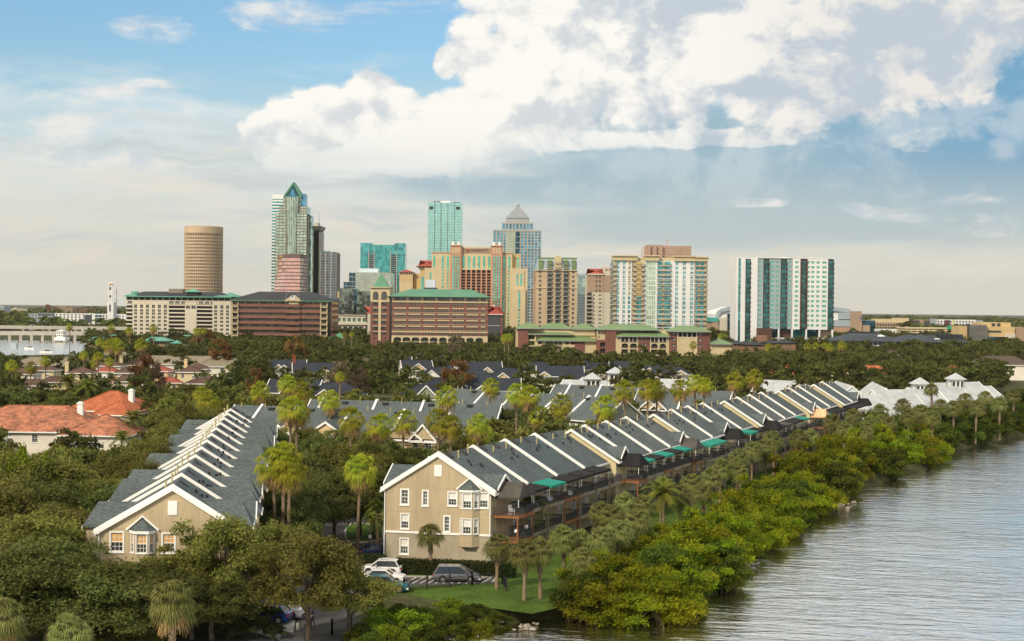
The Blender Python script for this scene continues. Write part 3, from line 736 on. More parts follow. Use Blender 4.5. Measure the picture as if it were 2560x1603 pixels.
class Tw:
    """a building laid out on its front plane at distance Y, in the enlarged picture's own units"""
    def __init__(s, name, label, zm, x0, x1, yt, Y, D, cat='tower', rz=0.0, group=None, base=0.0):
        s.zm, s.Y, s.D = zm, Y, D
        s.ym = zm[1] + zm[2] * (yt + 150)
        X0, X1 = zm[0] + zm[2] * x0, zm[0] + zm[2] * x1
        s.xm = (X0 + X1) / 2
        a, b = at(X0, s.ym, Y), at(X1, s.ym, Y)
        s.cx = (a.x + b.x) / 2; s.W = b.x - a.x
        s.k = zm[2] / FPX * Y                                  # metres for one unit
        s.o = thing(name, label, cat, (s.cx, Y, base), rz, group)
        s.F = Fc((0, 0), (1, 0), (0, -1)); s.x0, s.x1, s.top = x0, x1, s.z(yt)
    def x(s, x): return at(s.zm[0] + s.zm[2] * x, s.ym, s.Y).x - s.cx
    def z(s, y): return at(s.xm, s.zm[1] + s.zm[2] * y, s.Y).z
    def bx(s, name, m, x0, x1, y0, y1, d0=0.0, d1=None, label=None, kind=None, zb=None):
        d1 = s.D if d1 is None else d1
        mb = MB(); mb.box(s.x(x0), s.x(x1), d0, d1, s.z(y1) if y1 is not None else (zb or 0.0), s.z(y0)); return mb.build(name, m, s.o, kind, label)
    def grid(s, m, x0, x1, y0, y1, nu, nz, pw, sh, out=.35, name='mullion_grid', d=0.0, F=None, L=None):
        """upright and level bars standing proud of the glazing"""
        F = F or Fc((0, d), (1, 0), (0, -1)); mb = MB()
        a, b = (s.x(x0), s.x(x1)) if L is None else L
        z0, z1 = (s.z(y1) if y1 is not None else 0.0), s.z(y0)
        for i in range(nu + 1):
            if pw <= 0: break
            u = a + (b - a) * i / nu; mb.fbox(F, max(a, u - pw / 2), min(b, u + pw / 2), z0, z1, -.05, out)
        for j in range(nz + 1):
            if sh <= 0: break
            z = z0 + (z1 - z0) * j / nz; mb.fbox(F, a + .02, b - .02, max(z0, z - sh / 2), min(z1, z + sh / 2) + .01, -.05, out - .06)
        return mb.build(name, m, s.o, 'stuff')
    def side(s, right=True, x=None, d0=0.0, d1=None):
        d1 = s.D if d1 is None else d1; x = s.x(x if x is not None else (s.x1 if right else s.x0))
        return Fc((x, d0), (0, 1), (1, 0)) if right else Fc((x, d1), (0, -1), (-1, 0))
    def facade(s, m, x0, x1, y0, y1, cols, rows, pm_, dep=.45, d=0.0, name='window', each=True, wall='wall', fm=None):
        F = Fc((0, d), (1, 0), (0, -1)); hs = [(s.x(c[0]), s.x(c[1]), s.z(r[1]), s.z(r[0])) for c in cols for r in rows]
        mb = MB(); mb.holes(F, s.x(x0), s.x(x1), s.z(y1) if y1 is not None else 0.0, s.z(y0), hs, dep); w = mb.build(wall, m, s.o)
        if each:
            for u0, u1, z0, z1 in hs:
                k = (round(u1 - u0, 1), round(z1 - z0, 1), pm_.name, dep)
                if k not in PANE:
                    p = MB(); w2, h2 = (u1 - u0) / 2, (z1 - z0)
                    p.box(-w2, w2, dep - .02, dep + .05, 0, h2, 0); p.box(-.07, .07, dep - .12, dep - .02, 0, h2, 1); p.box(-w2, w2, dep - .11, dep - .02, h2 * .5 - .06, h2 * .5 + .06, 1)
                    PANE[k] = p.mesh(name, [pm_, fm or Q['greym']])
                obj(name, PANE[k], s.o, F.p((u0 + u1) / 2, z0, 0))
        else:
            p = MB()
            for u0, u1, z0, z1 in hs: p.fbox(F, u0, u1, z0, z1, -dep - .05, -dep + .02)
            p.build('window_panes', pm_, s.o, 'stuff')
        return w
    def balconies(s, x0, x1, ys, out=1.6, slab=.28, rail=1.05, m=None, rm=None, d=0.0):
        """one part for each floor's balcony: slab and railing"""
        F = Fc((0, d), (1, 0), (0, -1)); a, b = s.x(x0), s.x(x1)
        mb = MB(); mb.fbox(F, a, b, 0, slab, 0, out, 0)
        mb.fbox(F, a, b, slab + rail - .08, slab + rail, out - .1, out - .02, 1); mb.fbox(F, a, b, slab + .1, slab + .18, out - .1, out - .02, 1)
        u = a
        while u < b: mb.fbox(F, u, min(b, u + .12), slab, slab + rail, out - .08, out - .03, 1); u += .45
        for e in (a, b - .08): mb.fbox(F, e, e + .08, slab, slab + rail, .05, out - .1, 1)
        me = mb.mesh('balcony', [m or Q['pale'], rm or Q['dgrey']])
        for y in ys: obj('balcony', me, s.o, (0, 0, s.z(y)))
    def hip(s, name, m, x0, x1, ye, yt, d0, d1, ov=1.0, run=None, ridge=None):
        a, b = s.x(x0) - ov, s.x(x1) + ov; c, d = d0 - ov, d1 + ov; ze, zt = s.z(ye), s.z(yt)
        run = min((d - c) / 2, (b - a) / 2) if run is None else run; ym = (c + d) / 2
        mb = MB(); mb.add([(a, c, ze), (b, c, ze), (b, d, ze), (a, d, ze), (a + run, ym, zt), (b - run, ym, zt)], [(3, 2, 1, 0), (0, 1, 5, 4), (1, 2, 5), (2, 3, 4, 5), (3, 0, 4)])
        return mb.build(name, m, s.o)

# --- round tower
t = Tw('round_tower', 'tall round beige tower with small square windows all around', zA, 1550, 1878, 462, 1650, 44); R_ = t.W / 2; z1 = t.top
mb = MB(); mb.lathe([(R_ - .5, 0), (R_ - .5, z1 - 4)], (0, R_), 64); mb.build('glazing', Q['dark'], t.o)
mb = MB(); fl = 28.0 * t.k
for i in range(36):
    z = z1 - 13.2 - i * fl
    if z < 1: break
    for n2, (za, zb) in enumerate(((z, z + fl * .48),)): mb.lathe([(R_ - .45, za), (R_, za), (R_, zb), (R_ - .45, zb)], (0, R_), 64)
mb.build('floor_ring', Q['beige'], t.o, 'stuff')
mb = MB()
for k in range(64):
    a = 2 * PI * k / 64; c, s_ = math.cos(a), math.sin(a)
    mb.hexa([(R_ * 0 + (R_ + q) * c - w * s_, R_ + (R_ + q) * s_ + w * c, z) for z in (0, z1 - 5) for q, w in ((-.5, -.40), (.12, -.40), (.12, .40), (-.5, .40))])
mb.build('fin', Q['beige'], t.o, 'stuff')
mb = MB(); mb.lathe([(R_ + .1, z1 - 8.2), (R_ + .25, z1 - 8.0), (R_ + .25, z1 - .6), (R_ - .6, z1 - .6)], (0, R_), 64)
for k in range(28):
    a = 2 * PI * k / 28; mb.lathe([(2.1, z1 - 5), (2.1, z1)], ((R_ - 1.9) * math.cos(a), R_ + (R_ - 1.9) * math.sin(a)), 8)
mb.build('crown_parapet', Q['beige'], t.o)

# --- waterfront hotel
t = Tw('waterfront_hotel', 'long cream hotel with dark loggias and green hipped roof ends', zA, 1080, 1985, 1075, 1050, 24, 'hotel')
rows = [(1143, 1172), (1183, 1203), (1209, 1229), (1241, 1261), (1274, 1293), (1307, 1326), (1341, 1360), (1375, 1395)]
cw = [(c - 13, c + 13) for c in (1165, 1216, 1267, 1318, 1369, 1420)]
t.facade(Q['pale'], 1138, 1450, 1105, None, cw, rows, K['win'], .5)
t.facade(Q['pale'], 1588, 1689, 1105, None, [(1597, 1632), (1643, 1680)], [(1147, 1174)], K['win'], .5)
t.facade(Q['pale'], 1824, 1985, 1105, None, [(c - 13, c + 13) for c in (1853, 1905, 1955)], rows, K['win'], .5)
for k, (a, b) in enumerate(((1083, 1136), (1450, 1588), (1689, 1824))):
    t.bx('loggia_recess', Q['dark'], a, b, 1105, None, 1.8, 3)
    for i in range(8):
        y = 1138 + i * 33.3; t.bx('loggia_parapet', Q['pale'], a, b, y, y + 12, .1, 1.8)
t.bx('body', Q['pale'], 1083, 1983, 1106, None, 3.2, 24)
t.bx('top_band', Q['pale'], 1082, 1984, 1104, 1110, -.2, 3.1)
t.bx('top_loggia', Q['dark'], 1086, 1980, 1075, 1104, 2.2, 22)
for i in range(18): x = 1083 + i * 52.5; t.bx('loggia_pier', Q['brownm'], x, x + 7, 1075, 1104, -.1, 2.2)
t.facade(Q['pale'], 1084, 1983, 1108, 1134, [(x, x + 38) for x in range(1096, 1950, 51)], [(1112, 1130)], K['win'], .4, d=-.12, wall='frieze')
t.bx('eave', Q['verdi'], 1076, 1990, 1069, 1076, -1.5, 25.5)
t.hip('roof', Q['slate'], 1080, 1985, 1069, 1028, 0, 24, 1.2, 12)
t.hip('green_roof_end', Q['verdi'], 1079, 1166, 1068, 1027, -.3, 24.3, 1.4, 8)
t.hip('green_roof_end', Q['verdi'], 1850, 2050, 1068, 1033, -.3, 24.3, 1.4, 11)
t.bx('lift_house', Q['brownm'], 1425, 1548, 1003, 1040, 8, 16)
t.bx('roof_pavilion', Q['dark'], 1597, 1690, 1030, 1066, 2, 10); t.hip('pavilion_roof', Q['verdi'], 1597, 1690, 1030, 1000, 2, 10, 1.5)

# --- brick office block with a clock
t = Tw('brick_office_block', 'low brick office block with a clock in the gable of its dark roof', zB, 62, 905, 1085, 930, 34, 'offices')
t.bx('glazing', K['bronze'], 64, 903, 1085, None, 1.2, 33)
for i in range(7): y = 1108 + i * 49.2; t.bx('brick_band', Q['brick'], 124, 806, y, y + 25 - i * .6, 0, 1.3); t.bx('brick_band', Q['brick'], 520, 640, y + 4, y + 27, -1.1, 0)
for i in range(6): y = 1133 + i * 49.2; t.grid(Q['brownm'], 124, 806, y, y + 24, 44, 1, .16, .0, .1, 'mullions', d=1.15)
for a, b in ((64, 122), (808, 870)):
    for q in (a, b - 9): t.bx('corner_column', Q['cream'], q, q + 9, 1085, None, -.6, .6)
    t.balconies(a, b, [1112 + 25 + i * 49.2 for i in range(6)], 1.6, .5, 1.1, Q['cream'], Q['cream'])
mb = MB(); F = t.side(True)
for i in range(7): y = 1108 + i * 49.2; mb.fbox(F, .5, 33, t.z(y + 25), t.z(y), -.3, .35)
mb.build('side_brick_band', Q['brick'], t.o, 'stuff')
for i in range(6): x = 176 + i * 114; t.bx('eave_pier', Q['cream'], x, x + 8, 1085, 1110, -.1, 1.2)
t.bx('eave', Q['green'], 55, 912, 1079, 1086, -2, 36)
t.hip('roof', Q['slate'], 62, 905, 1080, 1005, 0, 34, 2, 17)
mb = MB(); a, b, c = t.x(505), t.x(655), t.x(580)
mb.add([(a, -2.6, t.z(1084)), (b, -2.6, t.z(1084)), (c, -2.6, t.z(1033)), (a, 9, t.z(1084)), (b, 9, t.z(1084)), (c, 9, t.z(1033))], [(0, 1, 2), (0, 2, 5, 3), (2, 1, 4, 5), (0, 3, 4, 1)]); mb.build('clock_gable', Q['cream'], t.o)
mb = MB(); zc = t.z(1056); mb.tube([(c, -2.6, zc), (c, -2.85, zc)], 20 * t.k, 24); ck = mb.build('clock_face', Q['white'], t.o)
mb = MB(); mb.beam((c, -2.95, zc), (c, -2.95, zc + 4), .5, .15); mb.beam((c, -2.95, zc), (c - 2.2, -2.95, zc + 1.6), .6, .15); mb.build('clock_hands', Q['dgrey'], ck)
for k in range(12):
    a_ = k * PI / 6; mb = MB(); mb.box(c + 4.5 * math.cos(a_) - .3, c + 4.5 * math.cos(a_) + .3, -2.92, -2.85, zc + 4.5 * math.sin(a_) - .3, zc + 4.5 * math.sin(a_) + .3); mb.build('hour_mark', Q['grey'], ck)
t.bx('white_gable_window', Q['cream'], 545, 625, 1086, 1110, -1.2, 1.2)

# --- tall tower with a green glass spire
t = Tw('spired_tower', 'tallest tower, sage glass with stepped shoulders and a green pyramid', zB, 432, 695, 350, 1700, 34)
t.bx('glazing', K['sage'], 432, 695, 350, None); t.grid(Q['brownm'], 432, 695, 350, None, 9, 39, .5, 1.3, .5)
Fs = t.side(True); t.grid(Q['brownm'], 0, 0, 350, None, 6, 39, .5, 1.3, .4, F=Fs, L=(0, 34))
t.bx('shoulder_glazing', K['sage'], 460, 694, 285, 350, 3, 31); t.grid(Q['brownm'], 460, 694, 285, 350, 8, 3, .7, 1.6, .4, d=3)
t.bx('head_glazing', K['sage'], 490, 640, 210, 285, 5, 28); t.grid(Q['brownm'], 490, 640, 210, 285, 9, 2, .7, 2.4, .4, d=5)
t.bx('side_shoulder', K['blue'], 640, 672, 178, 285, 8, 26); t.bx('wing_shoulder', K['sage'], 695, 720, 360, None, 16, 34)
rr = t.x(600) - t.x(535); mb = MB(); mb.lathe([(rr / 1.1, 0), (rr / 1.1, t.z(212))], (t.x(568), 5.0), 24); mb.build('rounded_bay', K['sage'], t.o)
mb = MB()
for k in range(24):
    a = 2 * PI * k / 24; q = rr / 1.1; mb.lathe([(.42, 0), (.42, t.z(212))], (t.x(568) + q * math.cos(a), 5 + q * math.sin(a)), 4)
mb.build('bay_mullion', Q['brownm'], t.o, 'stuff')
a, b, c = t.x(497), t.x(642), t.x(568); z0, z1 = t.z(208), t.z(88); dd = b - a
mb = MB(); mb.add([(a, 5, z0), (b, 5, z0), (b, 5 + dd, z0), (a, 5 + dd, z0), (c, 5 + dd / 2, z1)], [(0, 1, 4), (1, 2, 4), (2, 3, 4), (3, 0, 4), (3, 2, 1, 0)]); mb.build('spire', K['navy'], t.o)
mb = MB()
for p in ((a, 5), (b, 5), (b, 5 + dd)): mb.beam((*p, z0), (c, 5 + dd / 2, z1 + .8), 2.2)
for u in (.25, .5, .75): mb.beam((a + (b - a) * u, 4.8, z0), (a + (c - a) * u * 1.0 + (b - c) * 0 + (c - a) * (1 - u) * 0 + 0, 4.8, z0), .1)
mb.beam((a, 4.6, z0), (b, 4.6, z0), 1.8); mb.beam((b, 5, z0), (b, 5 + dd, z0), 1.8)
mb.build('spire_rib', Q['green'], t.o)
mb = MB(); mb.lathe([(rr * .62, z0), (.3, t.z(140))], (c, 7.0), 20); mb.build('glass_cone', K['blue'], t.o)
# --- teal banded tower behind it
t = Tw('banded_tower', 'teal and white banded tower half hidden behind the spired tower', zB, 403, 520, 190, 1860, 40)
t.bx('glazing', K['teal'], 403, 520, 190, None); t.grid(Q['white'], 403, 520, 190, None, 2, 43, .0, 1.9, .3); t.bx('parapet', Q['white'], 403, 520, 190, 228, -.4, 40)
# --- pink bank
t = Tw('pink_office_tower', 'pink mirror glass office tower with purple bands below the spired tower', zB, 413, 657, 688, 1500, 40, 'tower')
def bank(xs, y0, y1, m, ins=0.0, name='glazing'):
    p = [(t.x(x), d) for x, d in xs]; cxm = sum(q[0] for q in p) / len(p); cym = sum(q[1] for q in p) / len(p)
    p = [(cxm + (q[0] - cxm) * (1 - ins), cym + (q[1] - cym) * (1 - ins)) for q in p]
    mb = MB(); mb.prism(p, t.z(y1) if y1 else 0, t.z(y0)); return mb.build(name, m, t.o)
fp = [(413, 26), (515, 0), (640, 0), (657, 8), (657, 40), (413, 40)]; f2 = [(398, 26), (502, 0), (640, 0), (657, 8), (657, 40), (398, 40)]; f3 = [(386, 26), (498, -1), (640, -.5), (658, 8), (658, 40), (386, 40)]
bank(fp, 722, 860, K['pink'], .012); bank(f2, 858, 925, K['pink'], .012); bank(f3, 925, None, K['pink'], .012)
bank(fp, 688, 724, Q['plum'], 0, 'head_band')
for i in range(11):
    y = 748 + i * 30; bank(fp if y < 858 else (f2 if y < 925 else f3), y, y + 9, Q['plum'], 0, 'spandrel_band')
def text(par, s, size, loc, rz, m, name='lettering', thick=.08, rx=PI / 2):
    cu = bpy.data.curves.new(name, 'FONT'); cu.body = s; cu.size = size; cu.extrude = thick; cu.align_x = 'CENTER'; cu.resolution_u = 2
    tmp = bpy.data.objects.new('tmp', cu); COL.objects.link(tmp)
    dg = bpy.context.evaluated_depsgraph_get(); me = bpy.data.meshes.new_from_object(tmp.evaluated_get(dg)); bpy.data.objects.remove(tmp)
    me.materials.clear(); me.materials.append(m); o = obj(name, me, par, loc); o.rotation_euler = (rx, 0, rz); o['kind'] = 'stuff' if False else ''
    del o['kind']; return o
gl = pm('gold_lettering', (.75, .45, .05), .05, 1, .5)
pa, pb = Vector((t.x(420), 26 - 26 * 7 / 102)), Vector((t.x(515), 0)); an = math.atan2(pb.y - pa.y, pb.x - pa.x)
mdl = (pa + pb) / 2 + Vector((math.sin(an), -math.cos(an))) * .6; text(t.o, 'WELLS FARGO', 1.9, (mdl.x, mdl.y, t.z(712)), an, gl)
# --- ribbed grey tower with a flared cap
t = Tw('ribbed_tower', 'slender grey tower with upright ribs and a flared flat cap', zB, 715, 808, 500, 1760, 30)
t.bx('glazing', Q['dark'], 716, 807, 500, None)
mb = MB(); a, b = t.x(715), t.x(808)
for i in range(8): u = a + (b - a - 3.2) * i / 7; mb.box(u, u + 3.2, -.8, .1, 0, t.z(503))
mb.build('rib', Q['pale'], t.o, 'stuff'); t.bx('side_panel', Q['greym'], 795, 812, 503, None, -.4, 30)
t.bx('cap_recess', Q['dark'], 716, 806, 486, 502, 0, 30)
mb = MB(); a, b = t.x(712), t.x(810); mb.hexa([(a, -1, t.z(490)), (b, -1, t.z(490)), (b, 31, t.z(490)), (a, 31, t.z(490)), (a - 4, -5, t.z(456)), (t.x(824), -5, t.z(456)), (t.x(824), 35, t.z(456)), (a - 4, 35, t.z(456))]); mb.build('flared_cap', Q['greym'], t.o)
t.bx('roof_house', Q['pale'], 715, 782, 425, 456, 4, 26); mb = MB(); c = t.x(785); mb.tube([(c, 12, t.z(430)), (c, 12, t.z(345))], [.6, .2], 6); mb.build('mast', Q['greym'], t.o)
# --- dark blue flats
t = Tw('navy_glass_tower', 'dark blue glass apartment tower with pale floor lines beside the ribbed tower', zB, 808, 945, 672, 1600, 26)
t.bx('glazing', K['navy'], 808, 945, 672, None); t.grid(Q['greym'], 808, 945, 672, None, 3, 30, 1.1, .35, .5); t.grid(Q['greym'], 808, 945, 672, None, 12, 1, .3, 0, .3)
F = t.side(True); t.grid(Q['greym'], 0, 0, 680, None, 5, 40, .4, .5, 1.2, F=F, L=(2, 24)); t.bx('roof_frame', K['blue'], 830, 885, 664, 674, 4, 16)
# --- teal apartment tower
t = Tw('teal_glass_tower', 'broad teal glass apartment tower with raised roof corners', zB, 1145, 1520, 615, 1520, 28)
t.bx('glazing', K['teal'], 1145, 1520, 615, None)
for a, b in ((1145, 1241), (1430, 1522)): t.bx('roof_corner', K['teal'], a, b, 598, 700, -.4, 20)
t.grid(Q['teal'], 1145, 1520, 640, None, 26, 40, .22, .35, .3)
for a in (1212, 1258, 1395, 1448): t.bx('pier', Q['greym'], a, a + 7, 660, None, -.9, 1)
for a, b in ((1218, 1256), (1405, 1446)): t.bx('balcony_recess', K['navy'], a, b, 690, None, -.3, 1); t.grid(Q['greym'], a, b, 690, None, 1, 36, .0, .5, 1.2)
t.bx('roof_rail', Q['teal'], 1241, 1430, 612, 622, -.2, 4)
# --- grey green offices
t = Tw('grey_green_office', 'boxy grey green office block with a pale roof house', zB, 1103, 1403, 845, 1380, 40, 'offices')
t.bx('glazing', K['sage'], 1103, 1403, 845, None); t.grid(Q['greym'], 1103, 1403, 845, None, 34, 18, .55, .5, .3)
t.bx('roof_house', pm('pale_blue_panel', (.52, .60, .66), .05, .05), 1128, 1288, 810, 846, 6, 24)
for a, b, y in ((1046, 1103, 847), (1000, 1047, 925)): t.bx('dark_wing', K['navy'], a, b, y, None, 3, 36); t.grid(Q['greym'], a, b, y, None, 2, 14, .2, .5, .3, d=3)
# --- dark mirror glass block
t = Tw('mirror_glass_block', 'dark mirror glass block split by a navy slot', zB, 965, 1225, 1000, 1240, 30, 'offices')
t.bx('glazing', K['dark'], 965, 1092, 975, None); t.bx('glazing', K['dark'], 1114, 1225, 1003, None); t.bx('slot', K['navy'], 1092, 1114, 985, None, 1.5, 28)
t.grid(Q['dgrey'], 965, 1092, 975, None, 12, 16, .15, .2, .12); t.grid(Q['dgrey'], 1114, 1225, 1003, None, 11, 16, .15, .2, .12)
t.bx('ochre_edge', Q['yellow'], 948, 964, 1003, 1060, 4, 20)  # plain ochre block, set back at the left end
# --- low beige block
t = Tw('low_beige_block', 'low beige building with teal slots between piers beside the clocked brick block', zB, 905, 1205, 1200, 1140, 22, 'building')
t.bx('wall', Q['tan'], 906, 1204, 1216, None, 1.5, 22); t.facade(Q['pale'], 905, 1187, 1203, 1262, [(x, x + 27) for x in range(912, 1180, 42)], [(1228, 1258)], K['green'], .9)
t.facade(Q['pale'], 905, 1190, 1266, 1385, [(x, x + 30) for x in range(912, 1180, 45)], [(1300, 1340), (1350, 1383)], K['win'], .9)
t.bx('ledge', Q['pale'], 900, 1205, 1262, 1284, -1.5, 2); t.bx('cornice', Q['pale'], 900, 1190, 1200, 1206, -1, 2)
t2 = Tw('green_hipped_pavilion', 'small pavilion with a green hipped roof at the brick block foot', zB, 880, 1045, 1405, 900, 14, 'pavilion'); t2.bx('wall', Q['tan'], 884, 1040, 1405, None, 1, 13); t2.hip('roof', Q['green'], 880, 1045, 1405, 1352, 0, 14, 1)
t2 = Tw('small_green_roof_gatehouse', 'little gatehouse with a green pyramid roof before the brick block', zB, 585, 640, 1400, 880, 9, 'gatehouse'); t2.bx('wall', Q['cream'], 587, 638, 1398, None, 0, 9); t2.hip('roof', Q['verdi'], 585, 640, 1398, 1372, 0, 9, 1.5)

# --- brick hotel with green roof and corner tower
t = Tw('brick_hotel', 'brick hotel with long green roof, cream bands and a pyramid capped corner tower', zC, 420, 1265, 958, 850, 26, 'hotel')
t.bx('body', Q['brickp'], 421, 1264, 1003, None, .6, 26)
gx = [(442, 545), (569, 672), (697, 800), (823, 927), (950, 1053), (1077, 1180), (1205, 1240)]
t.facade(Q['cream'], 420, 1265, 956, 1003, gx, [(962, 991)], K['win'], .45, wall='top_storey')
wx = [(a + i * (b - a + 3) / 4 + 1.5, a + (i + 1) * (b - a + 3) / 4 - 4.5) for a, b in gx[:6] for i in range(4)] + [(1205, 1220), (1224, 1240)]
fr = [(1013, 1037), (1067, 1092), (1120, 1145), (1173, 1198), (1226, 1250), (1275, 1293)]
t.facade(Q['brickp'], 420, 1265, 1003, 1300, wx, fr, K['win'], .4, each=True)
for r0, r1 in fr[1:5]:
    for a, b in gx: t.bx('lintel', Q['cream'], a - 2, b + 2, r0 - 13, r0 - 3, -.15, .3)
    t.bx('brick_string', Q['cream'], 421, 1264, r1 + 2, r1 + 5, -.1, .3)
t.bx('cream_course', Q['cream'], 421, 1264, 1003, 1009, -.25, .4); t.bx('cream_course', Q['cream'], 421, 1264, 1262, 1273, -.3, .4)
ac = [(x, x + 66) for x in range(440, 1230, 127)]
t.facade(Q['cream'], 420, 1264, 1300, None, [(x, x + 66) for x in range(438, 1220, 80)], [(1332, 1352), (1358, 1392)], K['win'], .8, d=-.35, wall='arcade')
for x in range(438, 1220, 80):
    mb = MB(); c, r = t.x(x + 33), t.x(x + 33) - t.x(x); zz = t.z(1332)
    mb.add([(c + r * math.cos(PI * i / 10), -.42, zz + .55 * r * math.sin(PI * i / 10)) for i in range(11)], [tuple(range(11))]); mb.build('arch_head', K['win'], t.o)
t.hip('roof', Q['green'], 410, 1265, 958, 888, -.5, 26.5, 2.2, 13)
t.bx('slot_glazing', K['navy'], 400, 422, 958, None, 2, 20); t.grid(Q['greym'], 400, 422, 958, None, 2, 30, .25, .2, .2, d=2)
t.bx('tower_wall', Q['brickp'], 232, 400, 1005, None, .2, 24); t.bx('tower_head', Q['cream'], 232, 400, 880, 1006, -.2, 24)
t.bx('tower_strip', Q['cream'], 303, 325, 1006, None, -.35, .5); t.bx('tower_cornice', Q['cream'], 227, 405, 876, 884, -1.2, 25)
for a, b in ((253, 302), (326, 376)):
    mb = MB(); c, r = t.x((a + b) / 2), (t.x(b) - t.x(a)) / 2; zz = t.z(940)
    mb.add([(c - r, -.28, t.z(988)), (c + r, -.28, t.z(988))] + [(c + r * math.cos(PI * i / 12), -.28, zz + r * math.sin(PI * i / 12)) for i in range(13)], [tuple(range(15))]); w = mb.build('arched_window', K['win'], t.o)
    mb = MB()
    for u in (-.5, 0, .5): mb.box(c + u * r - .08, c + u * r + .08, -.38, -.28, t.z(988), zz + r * .8)
    for z in (t.z(965), zz): mb.box(c - r, c + r, -.37, -.28, z - .08, z + .08)
    mb.build('glazing_bar', Q['brownm'], w)
    for r0, r1 in fr:
        if True: t.bx('tower_window', K['win'], a + 1, b - 3, r0 + 1, r1 - 2, .0, .3); t.bx('tower_sill', Q['cream'], a, b, r0 - 10, r0 - 4, -.1, .3)
a, b, c = t.x(248), t.x(390), t.x(318); dd = b - a
mb = MB(); mb.add([(a, 2, t.z(880)), (b, 2, t.z(880)), (b, 2 + dd, t.z(880)), (a, 2 + dd, t.z(880)), (c, 2 + dd / 2, t.z(748))], [(0, 1, 4), (1, 2, 4), (2, 3, 4), (3, 0, 4), (3, 2, 1, 0)]); mb.build('tower_roof', Q['green'], t.o)
for x in (258, 290, 358): t.bx('small_window', K['win'], x, x + 14, 1318, 1330, .0, .3)
t2 = Tw('rooftop_screen', 'pale plant screen standing behind the green hotel roof', zC, 715, 800, 808, 900, 8, 'screen'); t2.bx('panel', pm('pale_blue_panel', (.52, .60, .66), .05, .05), 715, 800, 808, 876, 0, 6); t2.bx('stand', Q['dgrey'], 700, 815, 876, None, 0, 7)

# --- big convention hotel
t = Tw('convention_hotel', 'huge cream and salmon hotel with twin roof towers and a name sign between', zC, 770, 1552, 570, 1150, 36, 'hotel')
def strips(xs, y0, y1, m=K['green'], w=20, d=-.15, nm='window_strip', n=0):
    for x in xs:
        o = t.bx(nm, m, x - w / 2, x + w / 2, y0, y1, d, d + .6)
        if n:
            for j in range(n + 1): y = y0 + (y1 - y0) * j / n
t.bx('wing', Q['cream'], 770, 936, 568, None, 0, 34); t.bx('wing', Q['cream'], 1388, 1478, 568, None, 0, 34); t.bx('wing', Q['yellow'], 1476, 1552, 576, None, 4, 34)
t.bx('low_wing', Q['cream'], 705, 772, 706, None, 3, 34); t.bx('low_wing', Q['cream'], 1470, 1612, 706, None, -5, 30); t.bx('lower_block', Q['cream'], 1478, 1596, 884, None, -9, 28)
t.bx('centre', Q['cream'], 1030, 1294, 520, None, -1, 34)
for a, b in ((935, 1031), (1293, 1391)):
    t.bx('roof_tower', Q['pinkb'], a, b, 512, None, -4, 34); t.hip('roof_cap', Q['pinkb'], a, b, 512, 497, -4, 10, .8); strips([a + 25, a + 48, a + 72], 598, None, w=15, d=-4.2); strips([a + 25, a + 48, a + 72], 528, 578, Q['cream'], 16, -4.2, 'cream_panel')
    mb = MB()
    for j in range(30): mb.box(t.x(a + 15), t.x(a + 82), -4.5, -4.1, t.z(612 + j * 25.5) , t.z(608 + j * 25.5))
    mb.build('strip_bar', Q['pinkb'], t.o, 'stuff')
t.bx('sign_wall', Q['tan'], 1043, 1283, 530, 572, -1.4, -.9)
dk = pm('dark_lettering', (.05, .03, .035), .1, 1, .5); rdm = pm('crimson_logo', (.30, .01, .03), .1, 1, .5)
text(t.o, 'MARRIOTT', 2.9, (t.x(1188), -1.6, t.z(560)), 0, dk); text(t.o, 'M', 3.9, (t.x(1085), -1.7, t.z(568)), 0, rdm, 'logo', .2)
cxs = [1052, 1097, 1141, 1186, 1230, 1274]
strips(cxs, 600, 704, w=17, d=-1.15); t.bx('ledge', Q['cream'], 1030, 1294, 706, 722, -2.6, 0)
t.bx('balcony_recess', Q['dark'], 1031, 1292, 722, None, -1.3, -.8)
for x in [1031] + [q + 22 for q in cxs]: t.bx('recess_pier', Q['pinkb'], x - 6, x + 6, 722, None, -3.0, -.9)
for j in range(24): y = 748 + j * 25.6; t.bx('balcony_rail', Q['pinkb'], 1031, 1292, y, y + 6, -2.9, -1.0)
strips([792], 598, 700, w=17); strips([868, 912], 598, 706, w=17); strips([1407, 1452], 600, 706, w=17); strips([1530], 606, 706, w=17, d=3.85)
mb = MB()
for x, d in ((868, 0), (912, 0), (1405, 0), (1447, 0)):
    for j in range(24): y = 718 + j * 29; mb.box(t.x(x - 8), t.x(x + 8), d - .12, d + .2, t.z(y + 17), t.z(y))
for j in range(14): y = 900 + j * 32; mb.box(t.x(1533), t.x(1550), -9.15, -8.8, t.z(y + 18), t.z(y))
mb.build('window_panes', K['green'], t.o, 'stuff')
strips([760, 793], 742, 806, w=15, d=2.85); strips([1524, 1556], 752, 858, w=15, d=-5.15); strips([1542], 925, 1030, w=16, d=-9.2)
mb = MB()
for j in range(20): y = 730 + j * 30; mb.box(t.x(1583), t.x(1592), -5.15, -4.9, t.z(y + 20), t.z(y))
mb.build('narrow_window', Q['brownm'], t.o, 'stuff')
for x in (1480, 1500, 1520, 1575, 1592, 1606): t.bx('finial', Q['cream'], x, x + 8, 696, 707, -5, -3)
for x in (955, 1005, 1318, 1366): mb = MB(); mb.lathe([(1.3, t.z(500)), (1.3, t.z(470))], (t.x(x), 8), 10); mb.build('flue', Q['white'], t.o)
t.bx('cornice', Q['cream'], 766, 936, 564, 572, -.8, 2); t.bx('cornice', Q['cream'], 1390, 1480, 564, 572, -.8, 2)
